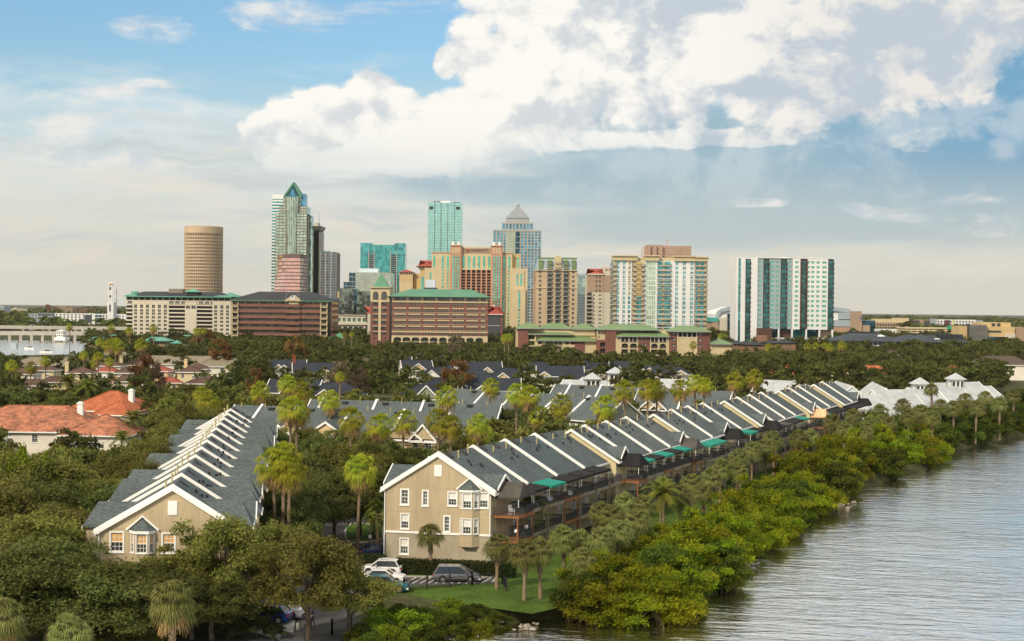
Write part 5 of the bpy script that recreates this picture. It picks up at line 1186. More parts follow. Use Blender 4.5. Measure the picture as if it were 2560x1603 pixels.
t = Tw('far_grey_flats', 'far grey flats left of the white flats', zA, 245, 470, 1215, 1520, 24, 'flats'); t.facade(Q['grey'], 245, 328, 1218, None, [(252 + i * 25, 264 + i * 25) for i in range(3)], [(1228 + i * 20, 1240 + i * 20) for i in range(5)], K['win'], .4, each=False); t.bx('core', Q['grey'], 246, 470, 1219, None, 1, 22); t.bx('dark_front', Q['dgrey'], 328, 470, 1212, None, -.4, 3); t.grid(Q['grey'], 328, 470, 1212, None, 5, 5, .5, 1.0, .5, d=-.4)
t = Tw('white_mast_tower', 'white lattice mast tower with a small coloured emblem near its top', zA, 918, 975, 1120, 1450, 14, 'tower'); t.bx('base', Q['white'], 920, 974, 1120, None, 0, 12); t.bx('slot', Q['dark'], 938, 950, 1140, 1200, -.2, .3)
mb = MB()
for x in (930, 973):
    for d in (1, 11): mb.beam((t.x(x), d, t.z(1122)), (t.x(x), d, t.z(945)), 1.0)
for i in range(9): y = 950 + i * 20; mb.beam((t.x(930), 1, t.z(y)), (t.x(973), 1, t.z(y)), .8); mb.beam((t.x(930), 1, t.z(y)), (t.x(973), 1, t.z(y + 20)), .5)
mb.beam((t.x(958), 1, t.z(1122)), (t.x(958), 1, t.z(945)), 1.6); mb.build('lattice', Q['white'], t.o); t.bx('cabin', Q['dgrey'], 938, 952, 988, 1012, 0, 10); t.bx('cabin', Q['dgrey'], 938, 952, 1058, 1080, 0, 10)
for i, c in enumerate(((.6, .05, .05), (.7, .35, .02), (.6, .55, .05), (.05, .3, .5), (.2, .05, .4))): t.bx('emblem_petal', pm('emblem%d' % i, c, .05, 1), 934 + i * 7, 940 + i * 7, 958 + abs(i - 2) * 4, 972 + abs(i - 2) * 2, .2, .6)
for nm, lb, x0, x1, y, Y, m_ in (('far_tan_block', 'far tan block on the left horizon', 498, 620, 1160, 2300, 'tan'), ('far_brick_block', 'far reddish block right of the tan block on the horizon', 680, 760, 1178, 2300, 'brick'), ('far_pale_block', 'far pale block at the left edge of the skyline', 75, 225, 1175, 2400, 'pale'), ('far_dark_block', 'dark low tower at the far left edge of the skyline', -40, 35, 1155, 2200, 'grey')):
    t = Tw(nm, lb, zA, x0, x1, y, Y, 30, 'building'); t.facade(Q[m_], x0, x1, y, None, [(x0 + 6 + i * 14, x0 + 14 + i * 14) for i in range(int((x1 - x0) / 15))], [(y + 4 + j * 9, y + 9 + j * 9) for j in range(4)], K['win'], .4, each=False); t.bx('core', Q[m_], x0 + 1, x1 - 1, y + .5, None, 1.2, 28); t.bx('roof_house', Q[m_], x0 + 20, x0 + 50, y - 6, y + 1, 8, 16)
# bridges over the channel
def bridge(name, label, pa, pb, z0, z1, w, m, piers, pz):
    a, b = pa, pb; d = Vector((b[0] - a[0], b[1] - a[1])); L = d.length; o = thing(name, label, 'bridge', (a[0], a[1], 0), math.atan2(d.y, d.x))
    mb = MB(); mb.box(0, L, -w / 2, w / 2, z0, z1); mb.build('deck', m, o)
    for s in (-1, 1): mb = MB(); mb.box(0, L, s * (w / 2 - .3), s * w / 2, z1, z1 + 1.1); mb.build('parapet', m, o)
    for i in range(piers):
        u = L * (i + .5) / piers; mb = MB(); mb.box(u - 1, u + 1, -w / 2 + .6, -w / 2 + 2.4, pz, z0); mb.box(u - 1, u + 1, w / 2 - 2.4, w / 2 - .6, pz, z0); mb.box(u - 1.2, u + 1.2, -w / 2 + .3, w / 2 - .3, z0 - 1.2, z0 - .01); mb.build('pier', m, o)
    return o
pA, pB = at(-160, 852, 1120), at(225, 850, 1165)
ob = bridge('channel_bridge', 'low concrete road bridge with a white keepers house over the channel', (pA.x, pA.y), (pB.x, pB.y), 3.4, 5.4, 14, Q['concrete'], 14, -2)
t = Tw('bridge_keepers_house', 'white bridge keepers house with arched openings standing at the bridge', zA, 478, 542, 1380, 1120, 9, 'bridge house'); t.bx('pier', Q['white'], 470, 560, 1420, None, -1, 12); t.facade(Q['white'], 484, 540, 1366, 1420, [(490, 500), (506, 516), (524, 534)], [(1378, 1392), (1400, 1412)], Q['dark'], .5, each=False); t.bx('core', Q['white'], 485, 539, 1368, 1420, .8, 9); t.hip('roof', Q['white'], 480, 544, 1366, 1354, -.3, 9, .6)
pA, pB = at(60, 818, 1330), at(330, 822, 1330)
bridge('elevated_expressway', 'pale elevated expressway crossing before the far white flats', (pA.x - 60, 1330), (pB.x + 60, 1330), at(200, 824, 1330).z, at(200, 819, 1330).z, 14, Q['concrete'], 9, 0)
bb = thing('raised_bascule', 'rusty raised bascule bridge leaf above the far grey flats', 'bridge', (at(130, 780, 1900).x, 1900, 0)); zz = at(130, 779, 1900).z; mb = MB()
for d in (-3, 3):
    mb.beam((-7, d, zz + 9), (0, d, zz - 6), 2.2); mb.beam((-7, d, zz + 9), (10, d, zz + 3), 1.2); mb.beam((10, d, zz + 3), (12, d, zz - 6), 1.2); mb.beam((0, d, zz - 6), (10, d, zz + 3), .8); mb.beam((-3, d, 0), (-3, d, zz - 2), 1.5); mb.beam((11, d, 0), (11, d, zz - 4), 1.5)
mb.build('truss', pm('rust', (.13, .05, .03), .3, .5), bb)
# teal-roofed pier houses
vm = Q['verdi']
for i, (x0, x1, ye, yt, Y, lb) in enumerate(((770, 900, 1448, 1416, 880, 'teal roofed pier house with a round window beside the channel'), (870, 1080, 1430, 1400, 960, 'long teal roofed pier house among the palms'), (1225, 1440, 1452, 1420, 860, 'teal roofed pier house with an arched dormer before the cream hotel'), (1430, 1560, 1500, 1448, 800, 'teal roofed pier house beside the orange leaved tree'), (1120, 1300, 1428, 1402, 980, 'teal roofed pier house behind the palms under the cream hotel'), (1460, 1720, 1425, 1402, 1000, 'low teal roof stretched before the cream hotel'))):
    t = Tw('pier_house', lb, zA, x0, x1, ye, Y, 14, 'house'); t.facade(Q['tan'], x0, x1, ye, None, [(x0 + 8 + j * 24, x0 + 22 + j * 24) for j in range(int((x1 - x0) / 25))], [(ye + 8, ye + 30)], K['win'], .3); t.bx('core', Q['tan'], x0 + 1, x1 - 1, ye, None, .8, 14); t.hip('roof', vm, x0, x1, ye, yt, -1, 14, 1, 5)
    xm = x0 + (x1 - x0) * .35; mb = MB(); c, r = t.x(xm), 1.9; mb.tube([(c, -1.6, t.z(ye) + .4), (c, 3, t.z(ye) + .4)], r, 16); mb.build('arched_dormer', vm, t.o); mb = MB(); mb.tube([(c, -1.75, t.z(ye) + .4), (c, -1.6, t.z(ye) + .4)], r * .7, 16); mb.build('round_window', Q['dark'], t.o)
# green roofs before the brick hotel
for x0, x1, yt, ye, Y, lb in ((775, 950, 1405, 1428, 760, 'long low green metal roof in the trees before the brick hotel'), (1165, 1345, 1408, 1432, 740, 'low green metal roof with white eaves right of the brick hotel')):
    t = Tw('green_metal_roof_shed', lb, zC, x0, x1, ye, Y, 9, 'building'); t.bx('wall', Q['pale'], x0 + 3, x1 - 3, ye, None, .5, 8.5); t.hip('roof', Q['verdi'], x0, x1, ye, yt, 0, 9, .3, 2); t.bx('eave_board', Q['white'], x0 - 3, x1 + 3, ye - 2, ye + 3, -.6, -.3)
# ------------------------------------------------------------------ houses in the middle distance
FOOT = []                              # footprints kept free of trees: (x, y, radius)
def house(name, label, c, w, d, ze, zr, rz, wall, roof, kind='hip', group=None, cat='house', wins=0, win2=0, gab=(), chim=None, ov=.5, trim='white', louvre=True, ws=1.0, ribs=0.0):
    """c: centre on the ground; w along the ridge, d across; gab: (x, width, rise, material) front gables; chim: (x, y, height, material)"""
    o = thing(name, label, cat, (c[0], c[1], 0), rz, group)
    FOOT.append((c[0], c[1], max(w, d) * .5 + 1.5))
    FW = Fc((-w / 2, -d / 2), (1, 0), (0, -1)); FR = Fc((w / 2, -d / 2), (0, 1), (1, 0)); FB = Fc((w / 2, d / 2), (-1, 0), (0, 1)); FL = Fc((-w / 2, d / 2), (0, -1), (-1, 0))
    hs = []
    rows = [ze - 2.3] + ([ze - 5.2] if win2 else [])
    if wins:
        for i in range(wins):
            for z in rows: hs.append((w * (i + .5) / wins - .55 * ws, w * (i + .5) / wins + .55 * ws, z, z + 1.5))
    sd = [(d * (i + .5) / 2 - .5, d * (i + .5) / 2 + .5, rows[0], rows[0] + 1.4) for i in range(2)] if wins else []
    mb = MB(); mb.holes(FW, 0, w, -.3, ze, hs, .14); mb.holes(FR, 0, d, -.3, ze, sd, .14); mb.holes(FL, 0, d, -.3, ze, sd, .14); mb.holes(FB, 0, w, -.3, ze, [], .14)
    if kind == 'gable':
        for F in (FR, FL): mb.poly([F.p(0, ze, 0), F.p(d, ze, 0), F.p(d / 2, zr - .1, 0)])
    mb.build('wall', wall, o)
    for a, b, z0, z1 in hs: window(o, FW, (a + b) / 2, z0, b - a, z1 - z0, 2, 4, .09, blind=M['blind'] if rnd.random() < .5 else None)
    for F in (FR, FL):
        for a, b, z0, z1 in sd: window(o, F, (a + b) / 2, z0, b - a, z1 - z0, 2, 4, .09)
    if kind == 'hip':
        a, b = w / 2 + ov, d / 2 + ov; run = min(b, a * .98); z0 = ze - ov * (zr - ze) / b
        E = [(-a, -b, z0), (a, -b, z0), (a, b, z0), (-a, b, z0), (-a + run, 0, zr), (a - run, 0, zr)]
        mb = MB(); mb.add(E, [(0, 1, 5, 4), (1, 2, 5), (2, 3, 4, 5), (3, 0, 4), (3, 2, 1, 0)]); mb.build('roof', roof, o)
        mb = MB()
        for p, q in ((0, 4), (1, 5), (2, 5), (3, 4), (4, 5)): mb.beam(E[p], E[q], .3, .2)
        mb.build('ridge_cap', roof, o)
        mb = MB(); mb.box(-a, a, -b - .1, -b, z0 - .22, z0 + .02); mb.box(a, a + .1, -b, b, z0 - .22, z0 + .02); mb.box(-a - .1, -a, -b, b, z0 - .22, z0 + .02); mb.build('gutter', M[trim], o)
    else:
        a, b = w / 2 + .3, d / 2 + ov; z0 = ze - ov * (zr - ze) / (d / 2)
        for s in (-1, 1):
            mb = MB(); mb.slab([(-a * s, s * b, z0 + .16), (-a * s, 0, zr + .16), (a * s, 0, zr + .16), (a * s, s * b, z0 + .16)], .16)
            if ribs:
                x = -a + .2
                while x < a: mb.hexa([(x, s * b, z0 + .16), (x + .07, s * b, z0 + .16), (x + .07, 0, zr + .16), (x, 0, zr + .16), (x, s * b, z0 + .24), (x + .07, s * b, z0 + .24), (x + .07, 0, zr + .24), (x, 0, zr + .24)]); x += ribs
            mb.build('roof_slope', roof, o)
            for e in (-a, a - .16):
                mb = MB(); mb.hexa([(e, s * b, z0 - .14), (e + .18, s * b, z0 - .14), (e + .18, 0, zr - .14), (e, 0, zr - .14), (e, s * b, z0 + .24), (e + .18, s * b, z0 + .24), (e + .18, 0, zr + .24), (e, 0, zr + .24)]); mb.build('rake_board', M[trim], o)
        mb = MB(); mb.box(-a, a, -b - .12, -b, z0 - .16, z0 + .08); mb.build('gutter', M[trim], o)
        if louvre:
            for F in (FR, FL): mb = MB(); mb.fbox(F, d / 2 - .35, d / 2 + .35, (ze + zr * 2) / 3 - .6, (ze + zr * 2) / 3 + .5, 0, .08); mb.build('gable_louvre', M[trim], o)
    for gx, gw, gh, gm in gab:
        yb = -d / 2 - .9; zt = ze + gh; yi = -d / 2 * (1 - min(.95, gh / (zr - ze)))
        mb = MB(); mb.add([(gx - gw / 2, yb, ze), (gx + gw / 2, yb, ze), (gx, yb, zt), (gx - gw / 2, yi, ze), (gx + gw / 2, yi, ze), (gx, yi, zt)], [(0, 1, 2), (0, 2, 5, 3), (1, 4, 5, 2), (0, 3, 4, 1)]); mb.build('front_gable', gm, o)
        mb = MB(); e = gw / 2 + .35; h = gh * (1 + .35 / (gw / 2))
        for s in (-1, 1): mb.slab([(gx + s * e, yb - .25, ze + .2 - (h - gh)), (gx, yb - .25, zt + .2), (gx, yi, zt + .2), (gx + s * e, yi, ze + .2 - (h - gh))], .14)
        mb.build('gable_roof', roof, o)
        mb = MB()
        for s in (-1, 1): mb.hexa([(gx + s * e, yb - .38, ze - .15 - (h - gh)), (gx, yb - .38, zt - .12), (gx, yb - .26, zt - .12), (gx + s * e, yb - .26, ze - .15 - (h - gh)), (gx + s * e, yb - .38, ze + .26 - (h - gh)), (gx, yb - .38, zt + .30), (gx, yb - .26, zt + .30), (gx + s * e, yb - .26, ze + .26 - (h - gh))])
        mb.box(gx - e, gx + e, yb - .3, yb - .02, ze - .25 - (h - gh), ze - .05 - (h - gh)); mb.build('gable_trim', M['white'], o)
    if chim:
        x, y, h, m = chim; mb = MB(); mb.box(x - .55, x + .55, y - .45, y + .45, ze - .5, zr + h); mb.box(x - .65, x + .65, y - .55, y + .55, zr + h, zr + h + .25); mb.box(x - .35, x + .35, y - .25, y + .25, zr + h + .25, zr + h + .5); mb.build('chimney', m, o)
    return o
def hz(px, py, z): p = G(px, py, z); return (p.x, p.y)
def terrace(label, A, B, zr, depth, ze, gabs, walls, roof='shingle', wallm='stucco_peach', wins=10, name='townhouse_row', win2=1):
    a, b = G(*A, zr), G(*B, zr); d = b - a; L = math.hypot(d.x, d.y); rz = math.atan2(d.y, d.x); c = (a + b) / 2
    o = house(name, label, (c.x, c.y), L, depth, ze, zr, rz, M[wallm], M[roof], 'gable', None, 'townhouses', wins, win2, [((u - .5) * L, w, h, M[m]) for u, w, h, m in gabs])
    FOOT.pop(); n = int(L / 8) + 1
    for i in range(n): q = a + d * (i + .5) / n; FOOT.append((q.x, q.y, depth * .5 + 1.5))
    for u in walls:
        for s in (-1, 1):
            x = (u - .5) * L; bb = depth / 2 + .55; mb = MB(); z0 = ze - .55 * (zr - ze) / (depth / 2)
            mb.hexa([(x - .22, 0, zr), (x - .22, s * bb, z0), (x + .22, s * bb, z0), (x + .22, 0, zr), (x - .22, 0, zr + .5), (x - .22, s * bb, z0 + .5), (x + .22, s * bb, z0 + .5), (x + .22, 0, zr + .5)]); mb.build('fire_wall', M['white'], o)
    for i in range(int(L / 4.2)):
        x = -L / 2 + 2 + i * 4.2 + rnd.uniform(-.6, .6); mb = MB(); mb.tube([(x, -.5, zr - .5), (x, -.5, zr + rnd.uniform(.5, 1.0))], .08, 8); mb.build('vent_pipe', M['pipe'], o)
        if i % 2: mb = MB(); mb.box(x + 1, x + 2.1, -1.3, -.7, zr - .55, zr - .05); mb.build('roof_vent', M['black'], o)
    return o
terrace('grey roofed terrace with peach walls and white gables behind the tall palms', (590, 1014), (1122, 1033), 11.0, 13, 6.9, [(.36, 7.0, 2.0, 'stucco_peach'), (.30, 4.2, 1.3, 'stucco_peach'), (.52, 7.0, 2.2, 'stucco_peach'), (.86, 7.4, 2.6, 'stucco'), (.955, 4.5, 2.4, 'stucco')], (.13, .30, .56, .80), wins=17)
terrace('second grey roofed terrace with a grey green gable end behind the peach one', (780, 1000), (1252, 1012), 11.0, 12, 6.9, [], (.06, .35, .60), wallm='stucco_grey', wins=14)
terrace('third grey roofed terrace behind the peach one, low among trees', (1130, 972), (1330, 985), 10.5, 11, 6.6, [(.35, 3, 1.2, 'stucco')], (.45, .8), wallm='stucco_grey', wins=8)
terrace('grey roofed terrace with a round windowed cream gable beyond the river terrace', (1352, 984), (1560, 1000), 11, 13, 6.9, [(.45, 6.5, 2.2, 'stucco_peach')], (.25, .6), wallm='stucco_grey', wins=9)
terrace('upper grey roofed terrace before the white cupolas', (1390, 962), (1600, 970), 11, 11, 6.9, [], (.18, .55), wallm='stucco_grey', wins=8)
terrace('grey roofed terrace with a twin white gable near the river terrace ridge', (1600, 972), (1830, 980), 11, 11, 6.9, [(.2, 4.5, 1.8, 'stucco'), (.3, 3.6, 1.5, 'stucco'), (.92, 4, 1.6, 'stucco_grey')], (.5,), wallm='stucco_grey', wins=8)
# awning over the bay of the peach terrace
# dark roofed houses in the trees
GD = 'slate roofed houses among the trees'
dark = [(790, 908, 17, 10), (860, 892, 14, -6), (930, 890, 14, 8), (990, 892, 13, 0), (1050, 884, 13, 5), (1118, 884, 14, -4), (1040, 902, 12, 12), (1100, 918, 16, 4), (1150, 902, 14, 0), (1208, 905, 14, 6), (1190, 926, 16, -5),
        (1120, 944, 18, 3), (1230, 946, 17, 0), (1270, 920, 15, 4), (1345, 905, 15, 10), (1400, 916, 17, 0), (1450, 900, 15, -6), (1510, 902, 16, 4), (1570, 904, 15, 0), (1625, 908, 14, 6), (1440, 930, 15, 5), (740, 950, 15, -8), (840, 956, 16, 4), (1060, 962, 14, -4), (720, 900, 14, 6), (1680, 912, 14, 0)]
for i, (x, y, w, rz) in enumerate(dark):
    r2 = random.Random(i); gs = [(r2.uniform(-.35, .35) * w, r2.uniform(3.0, 4.5), r2.uniform(1.2, 1.7), M['white'] if r2.random() < .5 else (M['stucco_cream'] if r2.random() < .6 else M['stucco_peach'])) for k in range(r2.choice((1, 1, 2)))]
    lab, gr, ch = 'slate black roofed house with small white gables among the trees', GD, None
    if i == 0: lab, gr, ch = 'slate roofed house with a tall red brick chimney among the trees', None, (-8.0, 0, 2.5, pm('red_chimney_brick', (.25, .06, .035), .2, 2))
    if i == 6: lab, gr, gs = 'slate roofed house with one broad orange yellow gable', None, [(0, 6.0, 2.2, Q_Y)] if False else [(0, 6.0, 2.2, M['stucco_peach'])]
    if i == 7: lab, gr, gs = 'slate roofed house with one broad bright white gable', None, [(-3.0, 5.5, 2.2, M['white'])]
    if i == 23: lab, gr, gs = 'pale gabled house with a white balcony door before slate roofs', None, [(1.5, 6.5, 3.2, M['stucco_grey'])]
    zr = 8.6; c = hz(x, y, zr)
    house('slate_roofed_house', lab, c, w, 11, 5.4, zr, math.radians(rz), M['offwhite'], M['shingle_dark'] if i not in (1, 2) else M['shingle_brown'], 'hip' if i % 3 else 'gable', gr, 'house', 4, 0, gs, ch)
# small villas on the left
vill = [(269, 915, 6.5, 6, 'white', 'tile_red', 'white villa with a red tiled hip roof and tiny twin windows'), (340, 900, 9, 7, 'stucco_cream', 'tile_br', 'yellow villa with a brown tiled roof and a chimney'), (318, 918, 6.5, 6, 'stucco_cream', 'tile_br', 'cream villa with brown roof behind the arched belvedere'),
        (400, 914, 7.5, 7, 'stucco_peach', 'tile_red', 'apricot villa with a pinkish red hip roof'), (477, 916, 7.5, 7, 'stucco_cream', 'tile_br', 'cream villa with brown roof and twin windows beside the orange villa'), (495, 909, 7, 7, 'stucco_peach', 'tile_br', 'orange villa with a dark roof half behind the cream one'),
        (115, 912, 8, 7, 'stucco_cream', 'tile_br', 'cream villa with brown roof standing left behind a palm'), (277, 902, 9, 7, 'offwhite', 'tile_br', 'pale pink villa with a flat brown roof behind the red roofed one'), (205, 918, 8, 7, 'stucco_cream', 'tile_br', 'cream villa with a tall white chimney'), (60, 920, 9, 7, 'offwhite', 'tile_br', 'low cream villa in the trees at the far left')]
for i, (x, y, w, d, wm, rm, lab) in enumerate(vill):
    c = hz(x, y, 8.6); house('villa', lab, c, w, d, 7.0, 8.6, math.radians(-4 + 3 * (i % 3)), M[wm], M[rm], 'hip', None, 'villa', 2, 1, (), (-w * .62, 0, 1.2, M[wm]) if i in (1, 3, 8, 5) else None)
    # a lower wing beside each
    c2 = hz(x + 22, y + 30, 5.0); house('villa_wing', 'low wing beside the ' + lab.replace(' a ', ' '), c2, w * 1.1, d * .9, 3.6, 5.2, math.radians(8 - 4 * (i % 3)), M[wm], M[rm], 'hip', None, 'villa', 2, 0)
c = hz(315, 936, 8.0); o = house('belvedere', 'cream belvedere with three arched windows under a brown hip roof', c, 6.2, 5.5, 6.2, 8.0, .05, M['stucco_cream'], M['tile_br'], 'hip', None, 'villa', 3, 0, ws=.8)
for rid, (x, y, w, d, zr, lab, rm) in enumerate(((465, 890, 44, 16, 8.5, 'long tan shingled roof with several hips in the far left trees', 'shingle_tan'), (560, 895, 22, 14, 8.5, 'shorter tan shingled roof beside the long one', 'shingle_tan'), (290, 880, 22, 14, 9, 'tan shingled roof behind the tall palm group', 'shingle_tan'), (140, 893, 34, 13, 7.5, 'long grey brown roof along the channel shore', 'shingle_tan'), (380, 965, 10, 8, 5.5, 'dark ribbed tile roof behind the orange one', 'tile_br'))):
    house('low_house', lab, hz(x, y, zr), w, d, zr - 3, zr, math.radians((0, 4, -3, 2, 20)[rid]), M['offwhite'], M[rm], 'hip', None, 'house', 5, 0)
# clay tiled houses
o = house('tiled_house', 'large cream house with mottled clay tile hip roofs and a white chimney', hz(95, 1014, 9.4), 29, 17, 5.2, 9.4, math.radians(-1), M['offwhite'], M['tile_mix'], 'hip', None, 'house', 6, 0, (), (9, -1.5, .5, M['white']))
c = hz(262, 1036, 8.3); house('tiled_house_wing', 'front wing of the clay tiled house with a wide white window', c, 13, 13, 5.0, 8.3, math.radians(-2), M['offwhite'], M['tile_mix'], 'hip', None, 'house', 1, 0, ws=2.4)
house('tiled_house', 'bright orange tiled house behind the mottled roofed one', hz(285, 978, 9.8), 16, 14, 6.0, 9.8, math.radians(-14), M['offwhite'], M['tile_or'], 'hip', None, 'house', 3, 0, (), (5.0, -1, .2, M['white']))
house('tiled_house_wing', 'low orange tiled wing before the bright orange roof', hz(300, 1002, 8.0), 9, 9, 5.4, 8.0, math.radians(-10), M['offwhite'], M['tile_or'], 'hip', None, 'house', 2, 0)
for i, (x, y, w, lab) in enumerate(((1975, 912, 11, 'small orange roof with a white gable in the right hand trees'), (2180, 914, 16, 'orange roof with a raised middle showing above the trees'), (2030, 916, 12, 'low orange roof between the trees'), (2380, 914, 9, 'small orange roof patch deep in the right hand trees'), (1900, 916, 10, 'tiny orange roof near the palm pair'))):
    house('orange_roofed_house', lab, hz(x, y, 9.6), w, 9, 6.8, 9.6, math.radians(5 * i - 10), M['offwhite'], M['tile_or'], 'hip', None, 'house', 3, 0)
for i, (x, y, w, lab) in enumerate(((2500, 890, 26, 'broad brown shingled roof at the right edge among trees'), (2420, 872, 14, 'small brown hip roof in the trees'), (2340, 856, 26, 'long brown roof behind the right hand trees'), (2230, 876, 16, 'brown roof peeping through trees before the grey apartments'))):
    house('brown_roofed_house', lab, hz(x, y, 10.5), w, 14, 7.0, 10.5, math.radians(4 * i - 6), M['offwhite'], M['shingle_brown'], 'hip', None, 'house', 4, 0)
# white houses with ribbed metal roofs by the river
def metal(label, A, B, zr, depth, ze, wm, gable=True, name='metal_roofed_house', group=None):
    a, b = G(*A, zr), G(*B, zr); d = b - a; L = math.hypot(d.x, d.y); c = (a + b) / 2
    FOOT.append((c.x, c.y, 8))
    return house(name, label, (c.x, c.y), L, depth, ze, zr, math.atan2(d.y, d.x), M[wm], M['metalroof'], 'gable', group, 'house', max(2, int(L / 4)), 1, louvre=False, ribs=.6)
pink = pm('pale_pink_siding', (.72, .55, .52), .05, 1); bluew = pm('pale_blue_siding', (.50, .60, .64), .05, 1); M['pinkw'], M['bluew'], M['yelw'] = pink, bluew, pm('pale_yellow_siding', (.75, .70, .42), .05, 1)
for lab, A, B, zr, dp, ze, wm in (('white house with a broad ribbed metal roof nearest the river terrace', (2135, 988), (2285, 986), 10.5, 15, 5.6, 'white'), ('white house with ribbed metal roof carrying the left cupola', (2180, 976), (2340, 974), 11, 15, 6.0, 'white'), ('white house with ribbed metal roof between the two cupolas', (2270, 970), (2400, 967), 11, 14, 6.0, 'white'), ('white house with ribbed metal roof carrying the right cupola', (2330, 959), (2445, 956), 11.5, 14, 6.4, 'white'), ('white house with a low metal roof at the end of its row', (2400, 968), (2475, 966), 9.5, 12, 5.6, 'white'), ('metal roofed house with a pale yellow gable beside the river terrace', (1985, 952), (2030, 968), 11, 10, 6.5, 'yelw'), ('metal roofed house with a pale blue gable', (2090, 954), (2130, 966), 11, 10, 6.5, 'bluew'), ('metal roofed house with a pale pink gable', (2180, 956), (2215, 972), 11, 10, 6.5, 'pinkw'), ('low pale metal roof behind the yellow gable', (1900, 950), (1990, 954), 9.5, 10, 6, 'white'), ('white metal roofed house by the palm pair', (1640, 948), (1740, 950), 10, 9, 6.5, 'yelw'), ('long white metal roof under the twin cupolas', (1410, 950), (1610, 956), 9.5, 10, 6.4, 'white')):
    metal(lab, A, B, zr - 1.6, dp, ze - 1.2, wm)
def cupola(label, px, py, ztop, w):
    p = G(px, py, ztop); o = thing('roof_cupola', label, 'cupola', (p.x, p.y, 0), .1); h = w / 2; z0, z1 = ztop - 6.5, ztop - 1.8
    mb = MB(); mb.box(-h - .8, h + .8, -h - .8, h + .8, z0 - 1.5, z0 + .8); mb.build('base', M['white'], o)
    for s in range(4):
        mb = MB(); cs = (lambda x, y: (x, y)) if s % 2 == 0 else (lambda x, y: (y, x)); q = -1 if s < 2 else 1
        for i in range(4): x = -h + i * 2 * h / 3; a, b = cs(x, q * h); mb.box(a - .16, a + .16, b - .16, b + .16, z0 + .8, z1)
        mb.build('post', M['white'], o, 'stuff')
    mb = MB(); mb.box(-h + .25, h - .25, -h + .25, h - .25, z0 + .8, z1); mb.build('glazing', M['pane'], o)
    mb = MB(); mb.box(-h - .1, h + .1, -h - .1, h + .1, z0 + .8, z0 + 1.5); mb.box(-h - .1, h + .1, -h - .1, h + .1, z1 - .5, z1); mb.build('band', M['white'], o)
    mb = MB(); e = h + .7; mb.add([(-e, -e, z1), (e, -e, z1), (e, e, z1), (-e, e, z1), (0, 0, ztop)], [(0, 1, 4), (1, 2, 4), (2, 3, 4), (3, 0, 4), (3, 2, 1, 0)]); mb.build('roof', M['metalroof'], o)
cupola('white cupola with dark windows on the lower metal roof by the river', 2300, 943, 12.6, 3.2); cupola('white cupola highest on the metal roofs by the river', 2389, 932, 13.2, 3.4)
cupola('white cupola with tall panes beside the balustraded one', 1481, 931, 12.4, 3.6); cupola('white cupola with a balustraded deck in the middle trees', 1538, 917, 13.4, 3.5)
# ------------------------------------------------------------------ plants
def npmesh(name, V, mats, mi=None, smooth=False):
    """V: (n, 4, 3) quads"""
    n = len(V); me = bpy.data.meshes.new(name)
    me.vertices.add(n * 4); me.vertices.foreach_set('co', V.reshape(-1).astype(np.float32))
    me.loops.add(n * 4); me.loops.foreach_set('vertex_index', np.arange(n * 4, dtype=np.int32))
    me.polygons.add(n); me.polygons.foreach_set('loop_start', np.arange(0, n * 4, 4, dtype=np.int32)); me.polygons.foreach_set('loop_total', np.full(n, 4, dtype=np.int32))
    for m in mats: me.materials.append(m)
    if mi is not None: me.polygons.foreach_set('material_index', mi.astype(np.int32))
    me.update(calc_edges=True); me.validate(); return me
def leaves(rs, P, N, size, asp=.55, jit=.9):
    """a leaf (a pointed quad) at each point P, roughly facing N"""
    n = len(P); N = N + rs.normal(0, jit, (n, 3)); N /= np.linalg.norm(N, axis=1)[:, None]
    t = rs.normal(0, 1, (n, 3)); a = np.cross(N, t); a /= np.linalg.norm(a, axis=1)[:, None]; b = np.cross(N, a)
    s = size * rs.uniform(.6, 1.3, (n, 1)); a = a * s; b = b * s * asp
    return np.stack([P - a, P - b * .9, P + a, P + b * .9], 1)
def crown(rs, R, Hh, nclump, nleaf, size, flat=.8, umin=-.35, ragged=.35, rc=(.2, .34)):
    """leaf clumps spread through a lumpy crown of radius R and height Hh, foot at z = 0"""
    out = []
    C = []
    for i in range(nclump):
        a = rs.uniform(0, 2 * PI); u = rs.uniform(umin, 1); r = math.sqrt(max(0, 1 - u * u)) * rs.uniform(.35, 1.0) ** .6
        k = 1 + rs.normal(0, ragged * .3)
        C.append((R * r * math.cos(a) * k, R * r * math.sin(a) * k, Hh * (.42 + .5 * u) * k, R * rs.uniform(*rc)))
    for x, y, z, rr in C:
        n = nleaf; d = rs.normal(0, 1, (n, 3)); d /= np.linalg.norm(d, axis=1)[:, None]; d[:, 2] = np.where(d[:, 2] < -.3, -d[:, 2] * .6, d[:, 2])
        rad = rr * np.where(rs.uniform(0, 1, (n, 1)) < .12, rs.uniform(1.0, 1.38, (n, 1)), rs.uniform(.5, 1.08, (n, 1))); P = np.array([x, y, z]) + d * rad * np.array([1, 1, flat])
        out.append(leaves(rs, P, d, size))
    return np.concatenate(out), C
